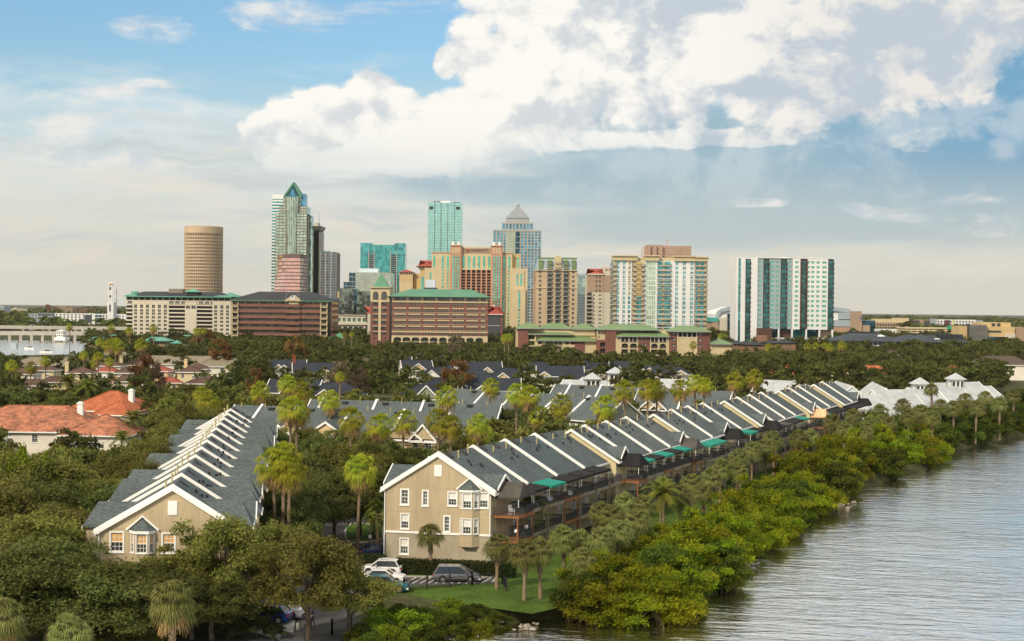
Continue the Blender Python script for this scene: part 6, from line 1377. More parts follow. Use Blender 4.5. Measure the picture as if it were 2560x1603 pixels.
LM = dict(
 oak=leafm('oak_leaves', [(.075, .090, .017), (.165, .175, .038), (.22, .205, .052)], .35),
 oak_dark=leafm('dark_oak_leaves', [(.050, .068, .016), (.108, .128, .032), (.140, .145, .040)], .32),
 wood=leafm('far_wood_leaves', [(.048, .072, .016), (.098, .128, .030), (.140, .142, .038)], .32),
 mangrove=leafm('mangrove_leaves', [(.080, .125, .006), (.155, .195, .008), (.25, .235, .010)], .35),
 mangdark=leafm('dark_mangrove_leaves', [(.035, .065, .008), (.07, .10, .012), (.11, .12, .014)], .35),
 sabal=leafm('sabal_fronds', [(.10, .125, .032), (.19, .215, .062), (.25, .245, .08)], .3),
 fan=leafm('fan_palm_fronds', [(.13, .185, .012), (.29, .33, .024), (.43, .37, .04)], .35),
 feather=leafm('feather_palm_fronds', [(.05, .09, .015), (.12, .16, .03), (.22, .21, .03)], .35),
 rust=leafm('rust_leaves', [(.13, .060, .022), (.20, .095, .032), (.16, .10, .035)], .3),
 brown=leafm('bare_twigs', [(.10, .075, .045), (.16, .115, .07), (.13, .11, .06)], .15),
 bright=leafm('bright_shrub_leaves', [(.10, .16, .008), (.18, .25, .012), (.20, .24, .02)], .4),
 hedge=leafm('hedge_leaves', [(.016, .034, .008), (.045, .065, .016), (.06, .065, .02)], .25))
def trunk(R, Hh, C, rad, seed, nb=6):
    r = random.Random(seed); mb = MB()
    top = Hh * .5
    mb.tube([(0, 0, -.3), (rad * .3, 0, top * .4), (-rad * .4, rad * .3, top)], [rad * 1.25, rad * .9, rad * .6], 8)
    for c in r.sample(C, min(nb, len(C))):
        s = (rad * .1, 0, top * r.uniform(.45, .9)); m = ((s[0] + c[0]) * .5, (s[1] + c[1]) * .5, (s[2] + c[2]) * .5 + .2)
        mb.tube([s, m, (c[0] * .92, c[1] * .92, c[2])], [rad * .45, rad * .3, rad * .1], 5)
    return mb
def tree_kind(tname, n, R, Hh, lift, nclump, nleaf, size, lm, rad, seed0, **kw):
    out = []
    for i in range(n):
        rs = np.random.RandomState(seed0 + i); q, C = crown(rs, R, Hh, nclump, nleaf, size, **kw)
        q = q + np.array([0, 0, lift]); me = npmesh(tname + '_crown', q, [lm])
        C = [(x, y, z + lift, r) for x, y, z, r in C]
        out.append((me, trunk(R, lift + Hh, C, rad, seed0 + i).mesh(tname + '_trunk', M['bark']), lift + Hh, R))
    return out
TK = dict(
 near=tree_kind('oak', 3, 4.6, 6.4, 2.3, 85, 300, .165, LM['oak'], .28, 10, flat=.85, rc=(.15, .32)),
 neard=tree_kind('dark_oak', 2, 4.6, 6.6, 2.2, 85, 300, .165, LM['oak_dark'], .28, 20, flat=.85, rc=(.15, .32)),
 mid=tree_kind('mid_oak', 4, 4.8, 6.6, 1.6, 46, 90, .40, LM['oak'], .26, 30),
 midd=tree_kind('mid_dark_oak', 3, 4.8, 7.0, 1.6, 46, 90, .40, LM['oak_dark'], .26, 40),
 rust=tree_kind('rust_tree', 2, 4.0, 6.0, 1.4, 36, 70, .34, LM['rust'], .2, 50),
 twig=tree_kind('twiggy_tree', 2, 3.6, 6.0, 1.2, 40, 90, .22, LM['brown'], .2, 55),
 mang=tree_kind('mangrove', 4, 3.9, 4.4, .1, 85, 230, .15, LM['mangrove'], .16, 60, flat=.85, rc=(.13, .30), umin=-.85, ragged=.75),
 mangd=tree_kind('dark_mangrove', 2, 3.9, 4.6, .1, 75, 220, .155, LM['mangdark'], .16, 70, flat=.85, rc=(.16, .28), umin=-.85),
 bush=tree_kind('bush', 2, 1.6, 1.9, .0, 30, 110, .10, LM['hedge'], .06, 80),
 bright=tree_kind('bright_shrub', 2, 2.6, 3.6, .0, 32, 120, .16, LM['bright'], .08, 85))
def plant(kind, name, label, cat, x, y, s, group, z=0.0, sz=None, v=None, r=rnd):
    ms = TK[kind]; me, tr, h, R = ms[r.randrange(len(ms)) if v is None else v % len(ms)]
    o = thing(name, label, cat, (x, y, z), r.uniform(0, 6.28), group); u = r.uniform(.86, 1.16); o.scale = (s * u, s / u, sz or s * r.uniform(.88, 1.14))
    obj('crown', me, o); obj('trunk', tr, o); return o
# --- palms
def fan_leaf(rs, d, L, fanr, nseg, droop, spread=1.25, stem=True):
    """one fan-shaped frond along direction d: stalk, then folded segments"""
    d = d / np.linalg.norm(d); up = np.array([0, 0, 1.0]); s = np.cross(d, up); ls = np.linalg.norm(s); s = s / ls if ls > 1e-3 else np.array([1.0, 0, 0]); n = np.cross(s, d)
    hub = d * L; out = []
    if stem: w = s * .035; out.append([w * 0 - w, w, hub + w, hub - w])
    for k in range(nseg):
        a = -spread + 2 * spread * (k + .5) / nseg; dr = d * math.cos(a) + s * math.sin(a); wd = (-d * math.sin(a) + s * math.cos(a)) * fanr * spread / nseg * 1.05
        l1, l2 = fanr * .58, fanr * (1 - .18 * abs(a) / spread) * rs.uniform(.9, 1.08)
        fold = n * (.05 * fanr * (1 if k % 2 else -1))
        p1 = hub + dr * l1 + fold - up * droop * .15 * fanr; p2 = hub + dr * l2 - up * droop * fanr * rs.uniform(.75, 1.25)
        out.append([hub, p1 - wd * .55, p1 + wd * .55, hub]); out.append([p1 - wd * .55, p2 - wd * .12, p2 + wd * .12, p1 + wd * .55])
    return np.array(out)
def fan_crown(rs, n, L, fanr, nseg, elev, droop, dead=0):
    out = []; mi = []
    for i in range(n):
        a = 2.39996 * i + rs.uniform(-.2, .2); u = i / n; e = elev[0] + (elev[1] - elev[0]) * u + rs.uniform(-.12, .12)
        d = np.array([math.cos(a) * math.cos(e), math.sin(a) * math.cos(e), math.sin(e)])
        q = fan_leaf(rs, d, L * rs.uniform(.8, 1.15), fanr * rs.uniform(.85, 1.1), nseg, droop * (1.0 if e > .3 else 1.25)); out.append(q); mi.append(np.full(len(q), 1 if (dead and i >= n - dead) else 0))
    return np.concatenate(out), np.concatenate(mi)
def palm_kind(tname, n, h, crownf, bark, rad, lean, seed0, mats, boots=0.0):
    out = []
    for i in range(n):
        rs = np.random.RandomState(seed0 + i); q, mi = crownf(rs); lx = rs.uniform(-lean, lean); ly = rs.uniform(-lean, lean); c = npmesh(tname + '_crown', q + np.array([lx, ly, h]), mats, mi)
        mb = MB(); pts, rr = [], []
        for k in range(9):
            u = k / 8; pts.append((lx * u * u, ly * u * u, -.3 + (h + .3) * u)); rr.append(rad * (1.35 - .4 * u if u < .3 else 1.05 - .1 * u) * (1 + (boots * .35 if u > .55 else 0)))
        mb.tube(pts, rr, 9)
        if boots:
            for k in range(60):
                u = .5 + .5 * k / 60; a = k * 2.4; p = Vector((lx * u * u, ly * u * u, h * u)); d = Vector((math.cos(a), math.sin(a), .9)); mb.beam(p + Vector((d.x, d.y, 0)) * rad * .9, p + d * (rad * 1.0 + .14 * boots), .1, .05)
        out.append((c, mb.mesh(tname + '_trunk', bark), h, (lx, ly)))
    return out
TK['sabal'] = palm_kind('sabal', 4, 5.2, lambda rs: fan_crown(rs, 46, .85, 1.05, 13, (1.45, -.75), .50), M['palmbark'], .17, .25, 100, [LM['sabal'], M['deadfrond']], 1.0)
TK['sabald'] = palm_kind('sabal_with_dead_fronds', 2, 5.2, lambda rs: fan_crown(rs, 48, .9, 1.05, 13, (1.4, -1.25), .55, 9), M['palmbark'], .17, .25, 110, [LM['sabal'], M['deadfrond']], 1.0)
TK['wash'] = palm_kind('fan_palm', 4, 11.0, lambda rs: fan_crown(rs, 44, 1.25, 1.25, 14, (1.4, -1.15), .55, 8), M['palmbark'], .19, .5, 120, [LM['fan'], M['deadfrond']])
def feather(rs, n=22, L=3.0, up=(1.3, -.25)):
    out = []
    for i in range(n):
        a = 2.39996 * i; e = up[0] + (up[1] - up[0]) * i / n; pts = []
        for k in range(8):
            u = k / 7; r = L * u * math.cos(e) ; z = L * (u * math.sin(e) - .55 * u * u * (1.0 + .3 * (1 - e))); pts.append(np.array([math.cos(a) * L * u * max(.25, math.cos(e)), math.sin(a) * L * u * max(.25, math.cos(e)), z]))
        s = np.array([-math.sin(a), math.cos(a), 0])
        for k in range(7):
            for f in (.0, .33, .66):
                p = pts[k] * (1 - f) + pts[k + 1] * f; d = (pts[k + 1] - pts[k]); d = d / np.linalg.norm(d); ll = .75 * (1 - .5 * abs((k + f) / 7 - .4))
                for sg in (-1, 1): t = p + (s * sg * .8 + d * .5) * ll - np.array([0, 0, .28 * ll]); w = d * .06; out.append([p - w, p + w, t + w * .3, t - w * .3])
    q = np.array(out); return q, np.zeros(len(q))
TK['queen'] = palm_kind('feather_palm', 3, 6.0, feather, M['palmbark'], .14, .3, 140, [LM['feather'], M['deadfrond']])
TK['date'] = palm_kind('date_palm', 1, 2.2, lambda rs: feather(rs, 40, 3.4, (1.4, -.3)), M['palmbark'], .3, .1, 150, [LM['feather'], M['deadfrond']], 1.0)
def roots():
    r = random.Random(8); mb = MB()
    for k in range(30):
        a = r.uniform(0, 6.28); d = r.uniform(1.2, 3.6); x, y = d * math.cos(a), d * math.sin(a); h = r.uniform(.8, 1.6)
        mb.tube([(x * .45, y * .45, h), (x * .8, y * .8, h * .75), (x, y, -.4)], [.05, .045, .03], 4)
    return mb.mesh('prop_roots', M['bark'])
ROOTS = roots()
TAKEN = []
def spot(px, py_top, ztop):            # where a plant whose tip is seen at this pixel stands, given its height
    p = G(px, py_top, ztop); return p.x, p.y
def palm(kind, px, py, h, label, group, name, cw=None, v=None):
    """a palm whose crown centre is seen at (px, py); h: height of the crown centre"""
    x, y = spot(px, py, h); s = cw or 1.0; ms = TK[kind]; me, tr, h0, (lx, ly) = ms[rnd.randrange(len(ms)) if v is None else v % len(ms)]
    o = thing(name, label, 'palm tree', (x, y, 0), rnd.uniform(0, 6.28), group)
    c = obj('crown', me, o, (lx * (1 - s), ly * (1 - s), h - h0 * s)); c.scale = (s, s, s)
    t = obj('trunk', tr, o); t.scale = (1, 1, h / h0)
    TAKEN.append((x, y, 1.5)); return o
# tall fan palms: (px, py of the crown, height of the crown, crown scale)
W1 = [(727, 1020, 15.5, 1.0), (742, 1030, 14.6, 1.0), (690, 1160, 12.2, .98), (722, 1172, 11.8, .98), (708, 1140, 13.2, .9), (874, 1046, 13.6, 1.0), (896, 1172, 10.2, 1.0), (953, 1062, 12.0, 1.0), (1006, 1052, 12.0, 1.0), (1096, 1048, 12.4, 1.0), (1128, 1066, 11.6, .95), (1122, 990, 14.5, 1.0), (1192, 1062, 12.2, .9), (1204, 1080, 10.5, .9), (1176, 1090, 10.0, .9),
      (1292, 982, 15.0, 1.0), (1322, 988, 15.0, 1.0), (1225, 965, 14.0, .95), (1402, 1010, 13.4, 1.05), (1350, 1042, 11.4, 1.0), (1390, 1055, 10.6, 1.0), (1513, 1016, 13.6, 1.1), (1565, 974, 15.0, 1.0), (1620, 972, 14.6, 1.0), (1642, 972, 14.4, 1.0), (1705, 970, 14.6, 1.0), (1738, 956, 15.0, 1.0), (1758, 962, 14.6, .9), (1840, 950, 15.0, 1.0), (1884, 942, 15.4, 1.0), (825, 998, 13.0, 1.0), (720, 958, 13.5, 1.05), (755, 975, 12.5, 1.0), (655, 975, 12.5, 1.0), (520, 1000, 12.0, 1.05), (505, 985, 12.0, .9), (850, 940, 14, .6)]
for i, (x, y, h, s) in enumerate(W1):
    lab = 'tall fan palm with green crown and straw skirt among the terraces'
    if i in (0, 1): lab = 'tall fan palm of the close pair rising over the peach terrace'
    if 2 <= i <= 4: lab = 'fan palm of the big clump beside the lane'
    if i == 6: lab = 'slender fan palm standing alone on the lane island'
    palm('wash', x, y, h, lab, 'fan palms' if i > 6 or i == 5 else ('fan palm pair over the peach terrace' if i < 2 else ('fan palm clump beside the lane' if i < 5 else None)), 'fan_palm', s)
# sabal palms on the riverside lawn
S1 = [(975, 1292, 4.6, .95), (1078, 1338, 4.4, .95), (1243, 1366, 4.6, 1.0), (1312, 1384, 4.8, 1.05), (1352, 1378, 4.9, 1.05), (1412, 1345, 4.8, 1.05), (1452, 1398, 3.9, .95), (1456, 1350, 4.3, .9), (1502, 1345, 4.9, 1.0), (1545, 1330, 5.0, 1.05), (1530, 1290, 5.2, 1.05), (1500, 1280, 5.4, 1.0), (1592, 1300, 5.6, 1.05), (1560, 1258, 6.0, 1.0), (1610, 1265, 5.8, 1.0), (1700, 1240, 5.6, 1.1), (1730, 1210, 5.8, 1.1), (1760, 1235, 5.2, 1.0), (1780, 1195, 6.0, 1.1), (1800, 1170, 6.2, 1.1), (1840, 1180, 5.6, 1.1), (1850, 1145, 6.2, 1.1), (1880, 1125, 6.6, 1.15), (1915, 1120, 6.6, 1.2), (1935, 1100, 7.0, 1.2), (1998, 1096, 6.6, 1.2), (2025, 1094, 6.6, 1.2), (2085, 1056, 7.6, 1.3), (2110, 1075, 7.0, 1.2), (2130, 1040, 7.8, 1.2), (2175, 1060, 7.2, 1.2), (2200, 1030, 8.0, 1.3), (2225, 1060, 7.4, 1.2), (2255, 1015, 8.2, 1.3), (2272, 1040, 7.6, 1.2), (2300, 1030, 7.8, 1.3), (2330, 1045, 7.4, 1.2), (2330, 974, 10.0, 1.2), (2350, 1015, 8.0, 1.2), (2385, 1020, 8.0, 1.3), (2415, 1000, 8.4, 1.3), (2440, 1018, 8.0, 1.2), (2465, 995, 8.6, 1.3), (2500, 1010, 8.2, 1.3), (2535, 990, 8.6, 1.3), (1660, 1215, 6.0, 1.0), (2160, 1085, 6.6, 1.1)]
for i, (x, y, h, s) in enumerate(S1):
    near = i < 2
    palm('sabal', x, y, h, 'small cabbage palm against the tan gable wall' if near else ('cabbage palm with round grey green head on the riverside lawn' if i < 20 else 'cabbage palm in the dense riverside grove'), 'cabbage palms against the gable' if near else ('cabbage palms on the lawn' if i < 20 else 'riverside palm grove'), 'cabbage_palm', s)
palm('sabald', 432, 1500, 6.8, 'cabbage palm with orange dying fronds below the lane terrace', None, 'cabbage_palm', 1.15)
palm('sabald', 170, 1585, 5.4, 'round headed cabbage palm at the foot of the dark oaks', None, 'cabbage_palm', 1.05); palm('sabald', 5, 1545, 6.6, 'cabbage palm cut by the left edge of the oaks', None, 'cabbage_palm', 1.1)
for i, (x, y, h, s) in enumerate(((1330, 1265, 5.6, 1.0), (1650, 1235, 6.4, 1.35), (926, 1296, 4.6, .55), (946, 1264, 5.2, .6), (470, 1052, 8.0, 1.2), (410, 1080, 7.0, 1.1), (330, 1045, 7.5, 1.2), (305, 1095, 5.5, 1.0), (170, 955, 9.5, 1.6), (215, 965, 8.6, 1.4), (280, 945, 9, 1.0), (370, 925, 10, .9))):
    palm('queen', x, y, h, ('feathery palm squeezed between the tan gable and the next deck', 'leaning feather palm before the riverside decks', 'yellowing feather palm left of the tan gable', 'yellow clumping palm left of the tan gable')[i] if i < 4 else 'feather palm in the gardens around the tiled houses', 'garden feather palms' if i > 3 else None, 'feather_palm', s)
palm('date', 980, 1140, 4.2, 'spiky young date palm before the peach terrace', None, 'date_palm', 1.2)
# thin far palms
for i, (x, y, h, s) in enumerate(((210, 888, 14, .7), (245, 890, 15, .7), (240, 905, 13, .75), (275, 904, 12.5, .7), (115, 902, 13, .75), (30, 912, 13, .8), (75, 918, 11, .9), (275, 862, 15, 1.2), (290, 858, 15, 1.2), (298, 865, 14, 1.2), (350, 860, 15, 1.2), (385, 820, 18, 1.1), (280, 818, 17, 1.1), (325, 826, 17, 1.0), (250, 854, 14, .9), (490, 828, 17, .9), (508, 828, 17, .9), (175, 816, 18, .9), (1262, 845, 17, .9), (1271, 843, 17, .9), (1733, 862, 13, .9), (1768, 855, 13, .9), (1920, 868, 12, 1.0), (1945, 870, 12, 1.0), (2020, 866, 13, 1.0), (2040, 866, 13, 1.0), (2062, 866, 13, 1.0), (2075, 868, 13, 1.0), (2105, 862, 14, 1.1), (1800, 840, 14, .8), (1812, 840, 14, .8), (860, 836, 16, .7), (880, 836, 16, .7))):
    palm('wash', x, y, h, 'thin far palm standing before the distant buildings', 'far palms', 'far_palm', s)
# --- mangroves along the bank: (px, py of the foot at the water, scale)
Mg = [(1470, 1552, .9), (1480, 1515, .85), (1520, 1562, .95), (1570, 1530, 1.02), (1610, 1565, .95), (1650, 1520, 1.05), (1690, 1545, .9), (1600, 1480, 1.0), (1700, 1490, 1.05), (1740, 1470, 1.0), (1790, 1480, .9), (1650, 1450, .95), (1720, 1430, 1.0), (1790, 1430, 1.05), (1830, 1410, .95), (1780, 1390, .95), (1840, 1370, 1.05), (1900, 1380, .95), (1890, 1340, 1.1), (1950, 1350, .95), (1940, 1310, 1.15), (1990, 1300, 1.1), (2030, 1290, .95), (1900, 1300, 1.0), (2010, 1255, 1.3), (2060, 1260, 1.2), (2095, 1250, 1.0), (2050, 1225, 1.3), (2100, 1215, 1.3), (2150, 1200, 1.3), (2200, 1205, 1.1), (2180, 1170, 1.3), (2240, 1180, 1.3), (2290, 1175, 1.15), (2325, 1165, 1.0), (2230, 1145, 1.3), (2290, 1140, 1.2), (1980, 1240, 1.1)]
for i, (x, y, s) in enumerate(Mg):
    p = G(x, y - 8, ZW); mo = plant('mang' if i % 5 else 'mangd', 'mangrove', 'yellow green mangrove bush crowding the river bank' if i else 'lone yellow green mangrove at the little beach', 'mangrove', p.x, p.y, s * 1.1, 'mangroves along the bank' if i else None, z=-1.3); obj('prop_roots', ROOTS, mo)['kind'] = 'stuff'; TAKEN.append((p.x, p.y, 3))
for i, (x, y, s) in enumerate([(2340, 1135, 1.5), (2390, 1120, 1.6), (2430, 1115, 1.4), (2470, 1100, 1.5), (2520, 1092, 1.5), (2560, 1088, 1.5), (2320, 1110, 1.6), (2420, 1085, 1.7), (2500, 1075, 1.7), (2260, 1120, 1.6), (2200, 1130, 1.5), (2150, 1150, 1.4), (2110, 1165, 1.3), (2550, 1065, 1.7)]):
    p = G(x, y - 6, ZW); plant('mangd', 'mangrove', 'dull green mangrove further up the river', 'mangrove', p.x, p.y, s, 'upstream mangroves', z=-1.2)
# --- near oaks: (px, py crown middle, height of crown middle, scale, kind)
NO = [(770, 1442, 5.7, .94, 'near'), (872, 1482, 3.9, .7, 'near'), (690, 1398, 5.4, .68, 'near'), (560, 1400, 6.2, .95, 'near'), (480, 1450, 4.4, .9, 'near'), (335, 1480, 3.8, .9, 'near'), (530, 1505, 3.4, .75, 'neard'), (480, 1520, 2.8, .8, 'neard'), (300, 1500, 4.6, 1.1, 'neard'), (220, 1520, 4.4, 1.1, 'neard'), (120, 1500, 5.0, 1.2, 'neard'), (40, 1480, 5.6, 1.2, 'neard'), (130, 1450, 5.2, 1.15, 'neard'), (70, 1400, 6.0, 1.3, 'near'), (80, 1395, 5.4, 1.1, 'neard'), (175, 1470, 4.8, 1.0, 'neard'), (20, 1320, 6.6, 1.3, 'near'), (105, 1300, 6.2, 1.15, 'neard'), (90, 1240, 7.0, 1.3, 'near'), (310, 1205, 6.0, 1.0, 'near'), (250, 1285, 5.8, .9, 'near'), (165, 1245, 6.4, 1.1, 'near'), (60, 1240, 6.6, 1.1, 'near'), (385, 1165, 6.4, 1.0, 'near'), (215, 1300, 5.8, 1.0, 'neard'), (440, 1110, 6.6, 1.0, 'near'), (418, 1140, 7.0, .8, 'near'), (388, 1195, 6.8, .75, 'near'), (360, 1245, 6.6, .65, 'near'), (450, 1075, 7.4, .8, 'near'), (0, 1230, 7.0, 1.2, 'near'), (100, 1215, 5.8, 1.0, 'near'), (20, 1200, 6.2, 1.1, 'near'), (505, 1080, 6.6, .95, 'near'), (310, 1570, 2.2, .8, 'neard')]
for i, (x, y, h, s, k) in enumerate(NO):
    X_, Y_ = spot(x, y, h)
    lab = 'dark oak in the thicket left of the lane terrace' if k == 'neard' else 'olive green oak in the grove left of the lane terrace'
    if i == 0: lab = 'spreading oak with a bare forked trunk beside the parking court'
    elif i < 3: lab = 'olive oak crowding the parking court beside the forked one'
    elif i < 6: lab = 'olive oak hiding the foot of the lane terrace gable'
    plant(k, 'oak_tree', lab, 'oak tree', X_, Y_, s, None if i == 0 else ('dark oaks left' if k == 'neard' else ('oaks by the parking court' if i < 3 else ('oaks before the gable' if i < 6 else 'olive oaks left'))), sz=h / 5.8); TAKEN.append((X_, Y_, 3))
# trees between the two terraces
LO = [(760, 1270, 6.0, .95, 'neard'), (720, 1300, 5.5, .9, 'neard'), (680, 1290, 5.6, .85, 'neard'), (800, 1250, 5.6, .9, 'neard'), (835, 1255, 5.0, .75, 'neard'), (900, 1230, 5.8, .9, 'neard'), (935, 1240, 5.4, .7, 'neard'), (660, 1230, 6.0, .8, 'neard'), (760, 1200, 6.0, .9, 'neard'), (700, 1190, 6.4, .9, 'neard'), (850, 1180, 6.2, .9, 'near'), (910, 1170, 6.0, .9, 'near'), (800, 1150, 6.0, .9, 'neard'), (950, 1190, 5.0, .8, 'near'), (1010, 1170, 5.0, .8, 'near'), (930, 1130, 5.6, .85, 'near'), (690, 1130, 6.0, .85, 'neard'), (1060, 1110, 5.0, .8, 'near'), (640, 1150, 6.0, .7, 'neard'), (1260, 1075, 6.0, .9, 'neard'), (1300, 1060, 6.0, .9, 'neard'), (1450, 1050, 5.5, .9, 'neard'), (1240, 1100, 5.0, .8, 'near'), (1480, 1035, 5.6, .9, 'near'), (1600, 1005, 6.4, .8, 'near'), (870, 1110, 5.5, .8, 'near'), (770, 1120, 5.6, .8, 'near')]
for i, (x, y, h, s, k) in enumerate(LO):
    X_, Y_ = spot(x, y, h); plant(k, 'oak_tree', 'shady oak in the court between the two terraces', 'oak tree', X_, Y_, s, 'oaks between the terraces', sz=h / 5.9); TAKEN.append((X_, Y_, 3))
for x, y, h, s, k, lab in ((72, 1245, 6.8, .9, 'bright', 'bright lime green shrub rising through the left oaks'), (1000, 1560, 1.4, 1.0, 'bright', 'bright green shrub at the bottom of the bank by the fence'), (555, 895, 8.5, 1.0, 'rust', 'rusty orange tree before the teal pier roofs'), (515, 862, 9.5, 1.5, 'rust', 'large orange brown tree under the cream hotel'), (850, 955, 7, .9, 'twig', 'bare pinkish twiggy tree before the slate roofs'), (900, 968, 6.5, .9, 'twig', 'bare tan twiggy tree beside the pinkish one'), (1145, 955, 7.5, 1.2, 'rust', 'rust red tree before the slate roofed houses'), (388, 960, 7, .9, 'twig', 'bare brown tree before the apricot villa'), (360, 948, 8, .8, 'rust', 'narrow rusty cypress beside the belvedere'), (640, 985, 7.5, .5, 'rust', 'small tree with orange blossoms behind the lane terrace'), (740, 890, 9, 1.3, 'rust', 'brownish tree in the wood before the brick office'), (1140, 880, 9, 1.2, 'twig', 'grey brown bare tree before the low green roof')):
    X_, Y_ = spot(x, y, h); z = TK[k][0][2]; plant(k, 'shrub' if k == 'bright' else 'tree', lab, 'tree', X_, Y_, s, None, sz=h / (z * .55)); TAKEN.append((X_, Y_, 2))
# shrubs on the bank below the court
Bs = [(950, 1530, 1.6, 1.3), (1010, 1520, 1.8, 1.4), (1070, 1525, 1.8, 1.5), (1130, 1510, 1.8, 1.5), (1190, 1520, 1.6, 1.4), (1235, 1545, 1.2, 1.2), (980, 1580, 1.3, 1.4), (1060, 1575, 1.2, 1.3), (1130, 1560, 1.4, 1.4), (1200, 1565, 1.0, 1.2), (900, 1570, 1.0, 1.1), (930, 1600, .8, 1.2)]
for i, (x, y, h, s) in enumerate(Bs):
    X_, Y_ = spot(x, y + 8, h * .8); k = 'mangd' if i % 3 else 'bright'; plant(k, 'bank_shrub', 'leafy shrub on the bank below the fenced court', 'shrub', X_, Y_, s * (.36 if k == 'mangd' else .5), 'shrubs below the court', z=-.3 if i < 7 else -.7)
for i, (x, y, s) in enumerate(((610, 1585, 1.1), (640, 1595, 1.0), (660, 1560, .9), (575, 1598, 1.0), (690, 1600, .6))):
    p = G(x, y); plant('bush', 'round_bush', 'dark round bush beside the driveway end', 'bush', p.x, p.y, s, 'bushes by the driveway')
# hedge in front of the tan gable
def hedge(label, A, B, w, h, n):
    rs = np.random.RandomState(5); a, b = G(*A), G(*B); d = b - a; L = d.length; o = thing('hedge', label, 'hedge', (a.x, a.y, 0), math.atan2(d.y, d.x))
    P = np.stack([rs.uniform(0, L, n), rs.uniform(-w / 2, w / 2, n), rs.uniform(.1, h, n)], 1); f = rs.randint(0, 3, n); s = rs.choice([-1, 1], n)
    P[f == 0, 1] = (s * w / 2)[f == 0]; P[f == 1, 2] = h; P += rs.normal(0, .09, P.shape); N = np.zeros_like(P); N[f == 0, 1] = s[f == 0]; N[f != 0, 2] = 1
    obj('foliage', npmesh('hedge_foliage', leaves(rs, P, N, .12), [LM['hedge']]), o); mb = MB(); mb.box(.1, L - .1, -w / 2 + .15, w / 2 - .15, 0, h - .15); mb.build('branch_mass', LMB, o)
LMB = pm('hedge_inside', (.012, .02, .006), .3, 2, .95, .1)
hedge('long clipped dark hedge along the foot of the tan gable', (985, 1432), (1290, 1444), 1.5, 1.5, 9000); hedge('short clipped hedge by the lamp post at the lane', (905, 1410), (962, 1412), 1.2, 1.0, 2500)
# --- the wood: trees wherever nothing is built, the nearest ones each its own
KEEP = [(0, 990, 340, 1120, 330), (185, 960, 375, 1045, 380), (60, 888, 560, 975, 560), (690, 880, 960, 990, 560), (960, 880, 1760, 1010, 560), (580, 985, 1130, 1110, 330), (1130, 955, 1900, 1060, 420), (1880, 915, 2480, 1060, 480), (2440, 880, 2560, 910, 640), (0, 850, 205, 895, 1150), (1480, 800, 1840, 890, 800), (1285, 805, 1500, 870, 800), (920, 840, 1240, 866, 900), (570, 820, 840, 850, 1000), (310, 820, 580, 840, 1100), (200, 835, 470, 870, 950), (2080, 820, 2450, 862, 900), (1830, 850, 2000, 880, 800)]
rw = random.Random(99); near_pts, far_pts = [], []
Yg = 215.0
while Yg < 1250:
    step = 8.2 if Yg < 420 else (10.5 if Yg < 800 else 14)
    half = Yg * .46 + 25; xg = -half
    while xg < half:
        X_, Y_ = xg + rw.uniform(-.45, .45) * step, Yg + rw.uniform(-.45, .45) * step; xg += step
        if Y_ > 1000 and X_ < -240: continue
        if X_ < -.296 * Y_ and 770 < Y_ < 1200: continue
        if any((X_ - a) ** 2 + (Y_ - b) ** 2 < (r + 2.5) ** 2 for a, b, r in FOOT): continue
        if any((X_ - a) ** 2 + (Y_ - b) ** 2 < (r + 1.5) ** 2 for a, b, r in TAKEN): continue
        # off the terraces, the river side and the lawns
        s = (X_ - Sx) * A_R[0] + (Y_ - Sy) * A_R[1]; tt = (X_ - Sx) * A_R[1] - (Y_ - Sy) * A_R[0]
        if s < 215 and tt > -9 and tt < 400: continue
        if tt > 24: continue
        sl = (X_ - LANE[0]) * A_L[0] + (Y_ - LANE[1]) * A_L[1]; tl = (X_ - LANE[0]) * A_L[1] - (Y_ - LANE[1]) * A_L[0]
        if -5 < sl < 112 and -11 < tl < 12: continue
        h = rw.uniform(7.2, 10.5) if Y_ < 700 else rw.uniform(8, 11.5)
        ok = False
        sc0 = 1.0
        for it in range(5):
            px, pt = proj((X_, Y_, h)); w = 4.0 * FPX / Y_; ok = True
            pb = proj((X_, Y_, h * .5))[1]
            for x0, y0, x1, y1, yd in KEEP:
                if Y_ < yd and px + w > x0 and px - w < x1 and pt < y1 and pt > y0 - 12:
                    if rw.random() < (2 if yd >= 1150 else (.99 if x1 == 560 or x0 == 0 else .94)): ok = False
                    break
            if ok: break
            h -= 1.5
            if h < 3.2: break
        if not ok: continue
        (near_pts if Y_ < 600 else far_pts).append((X_, Y_, h))
    Yg += step * .8
near_pts.sort(key=lambda p: p[1])
cut = near_pts[:300]; far_pts += near_pts[300:]
for i, (x, y, h) in enumerate(cut):
    k = rw.choice(('mid', 'mid', 'midd')); ms = TK[k][0]
    o = plant(k, 'woodland_tree', 'rounded olive oak in the wood between the houses' if k == 'mid' else 'rounded dark oak in the wood between the houses', 'tree', x, y, rw.uniform(.85, 1.1) * max(.6, min(1.05, h / 8)), 'olive oaks between the houses' if k == 'mid' else 'dark oaks between the houses', sz=h / 8.4, r=rw)
rs = np.random.RandomState(3); proto = [crown(np.random.RandomState(200 + i), 4.6, 7.0, 26, 26, .62, ragged=.5)[0] for i in range(5)]; allq = []
for x, y, h in far_pts:
    q = proto[rs.randint(5)]; a = rs.uniform(0, 6.28); c, s = math.cos(a), math.sin(a); k = rs.uniform(.85, 1.3) * (1.0 if y < 800 else 1.25) * min(1.1, max(.6, h / 8)); Rm = np.array([[c * k, -s * k, 0], [s * k, c * k, 0], [0, 0, h / 7.2]])
    allq.append(q @ Rm.T + np.array([x, y, .2]))
print('trees near', len(cut), 'far', len(far_pts))
o = obj('far_wood', npmesh('far_wood', np.concatenate(allq), [LM['wood']])); tag(o, 'continuous dark green wood spreading to the foot of the city', 'wood', None, 'stuff')
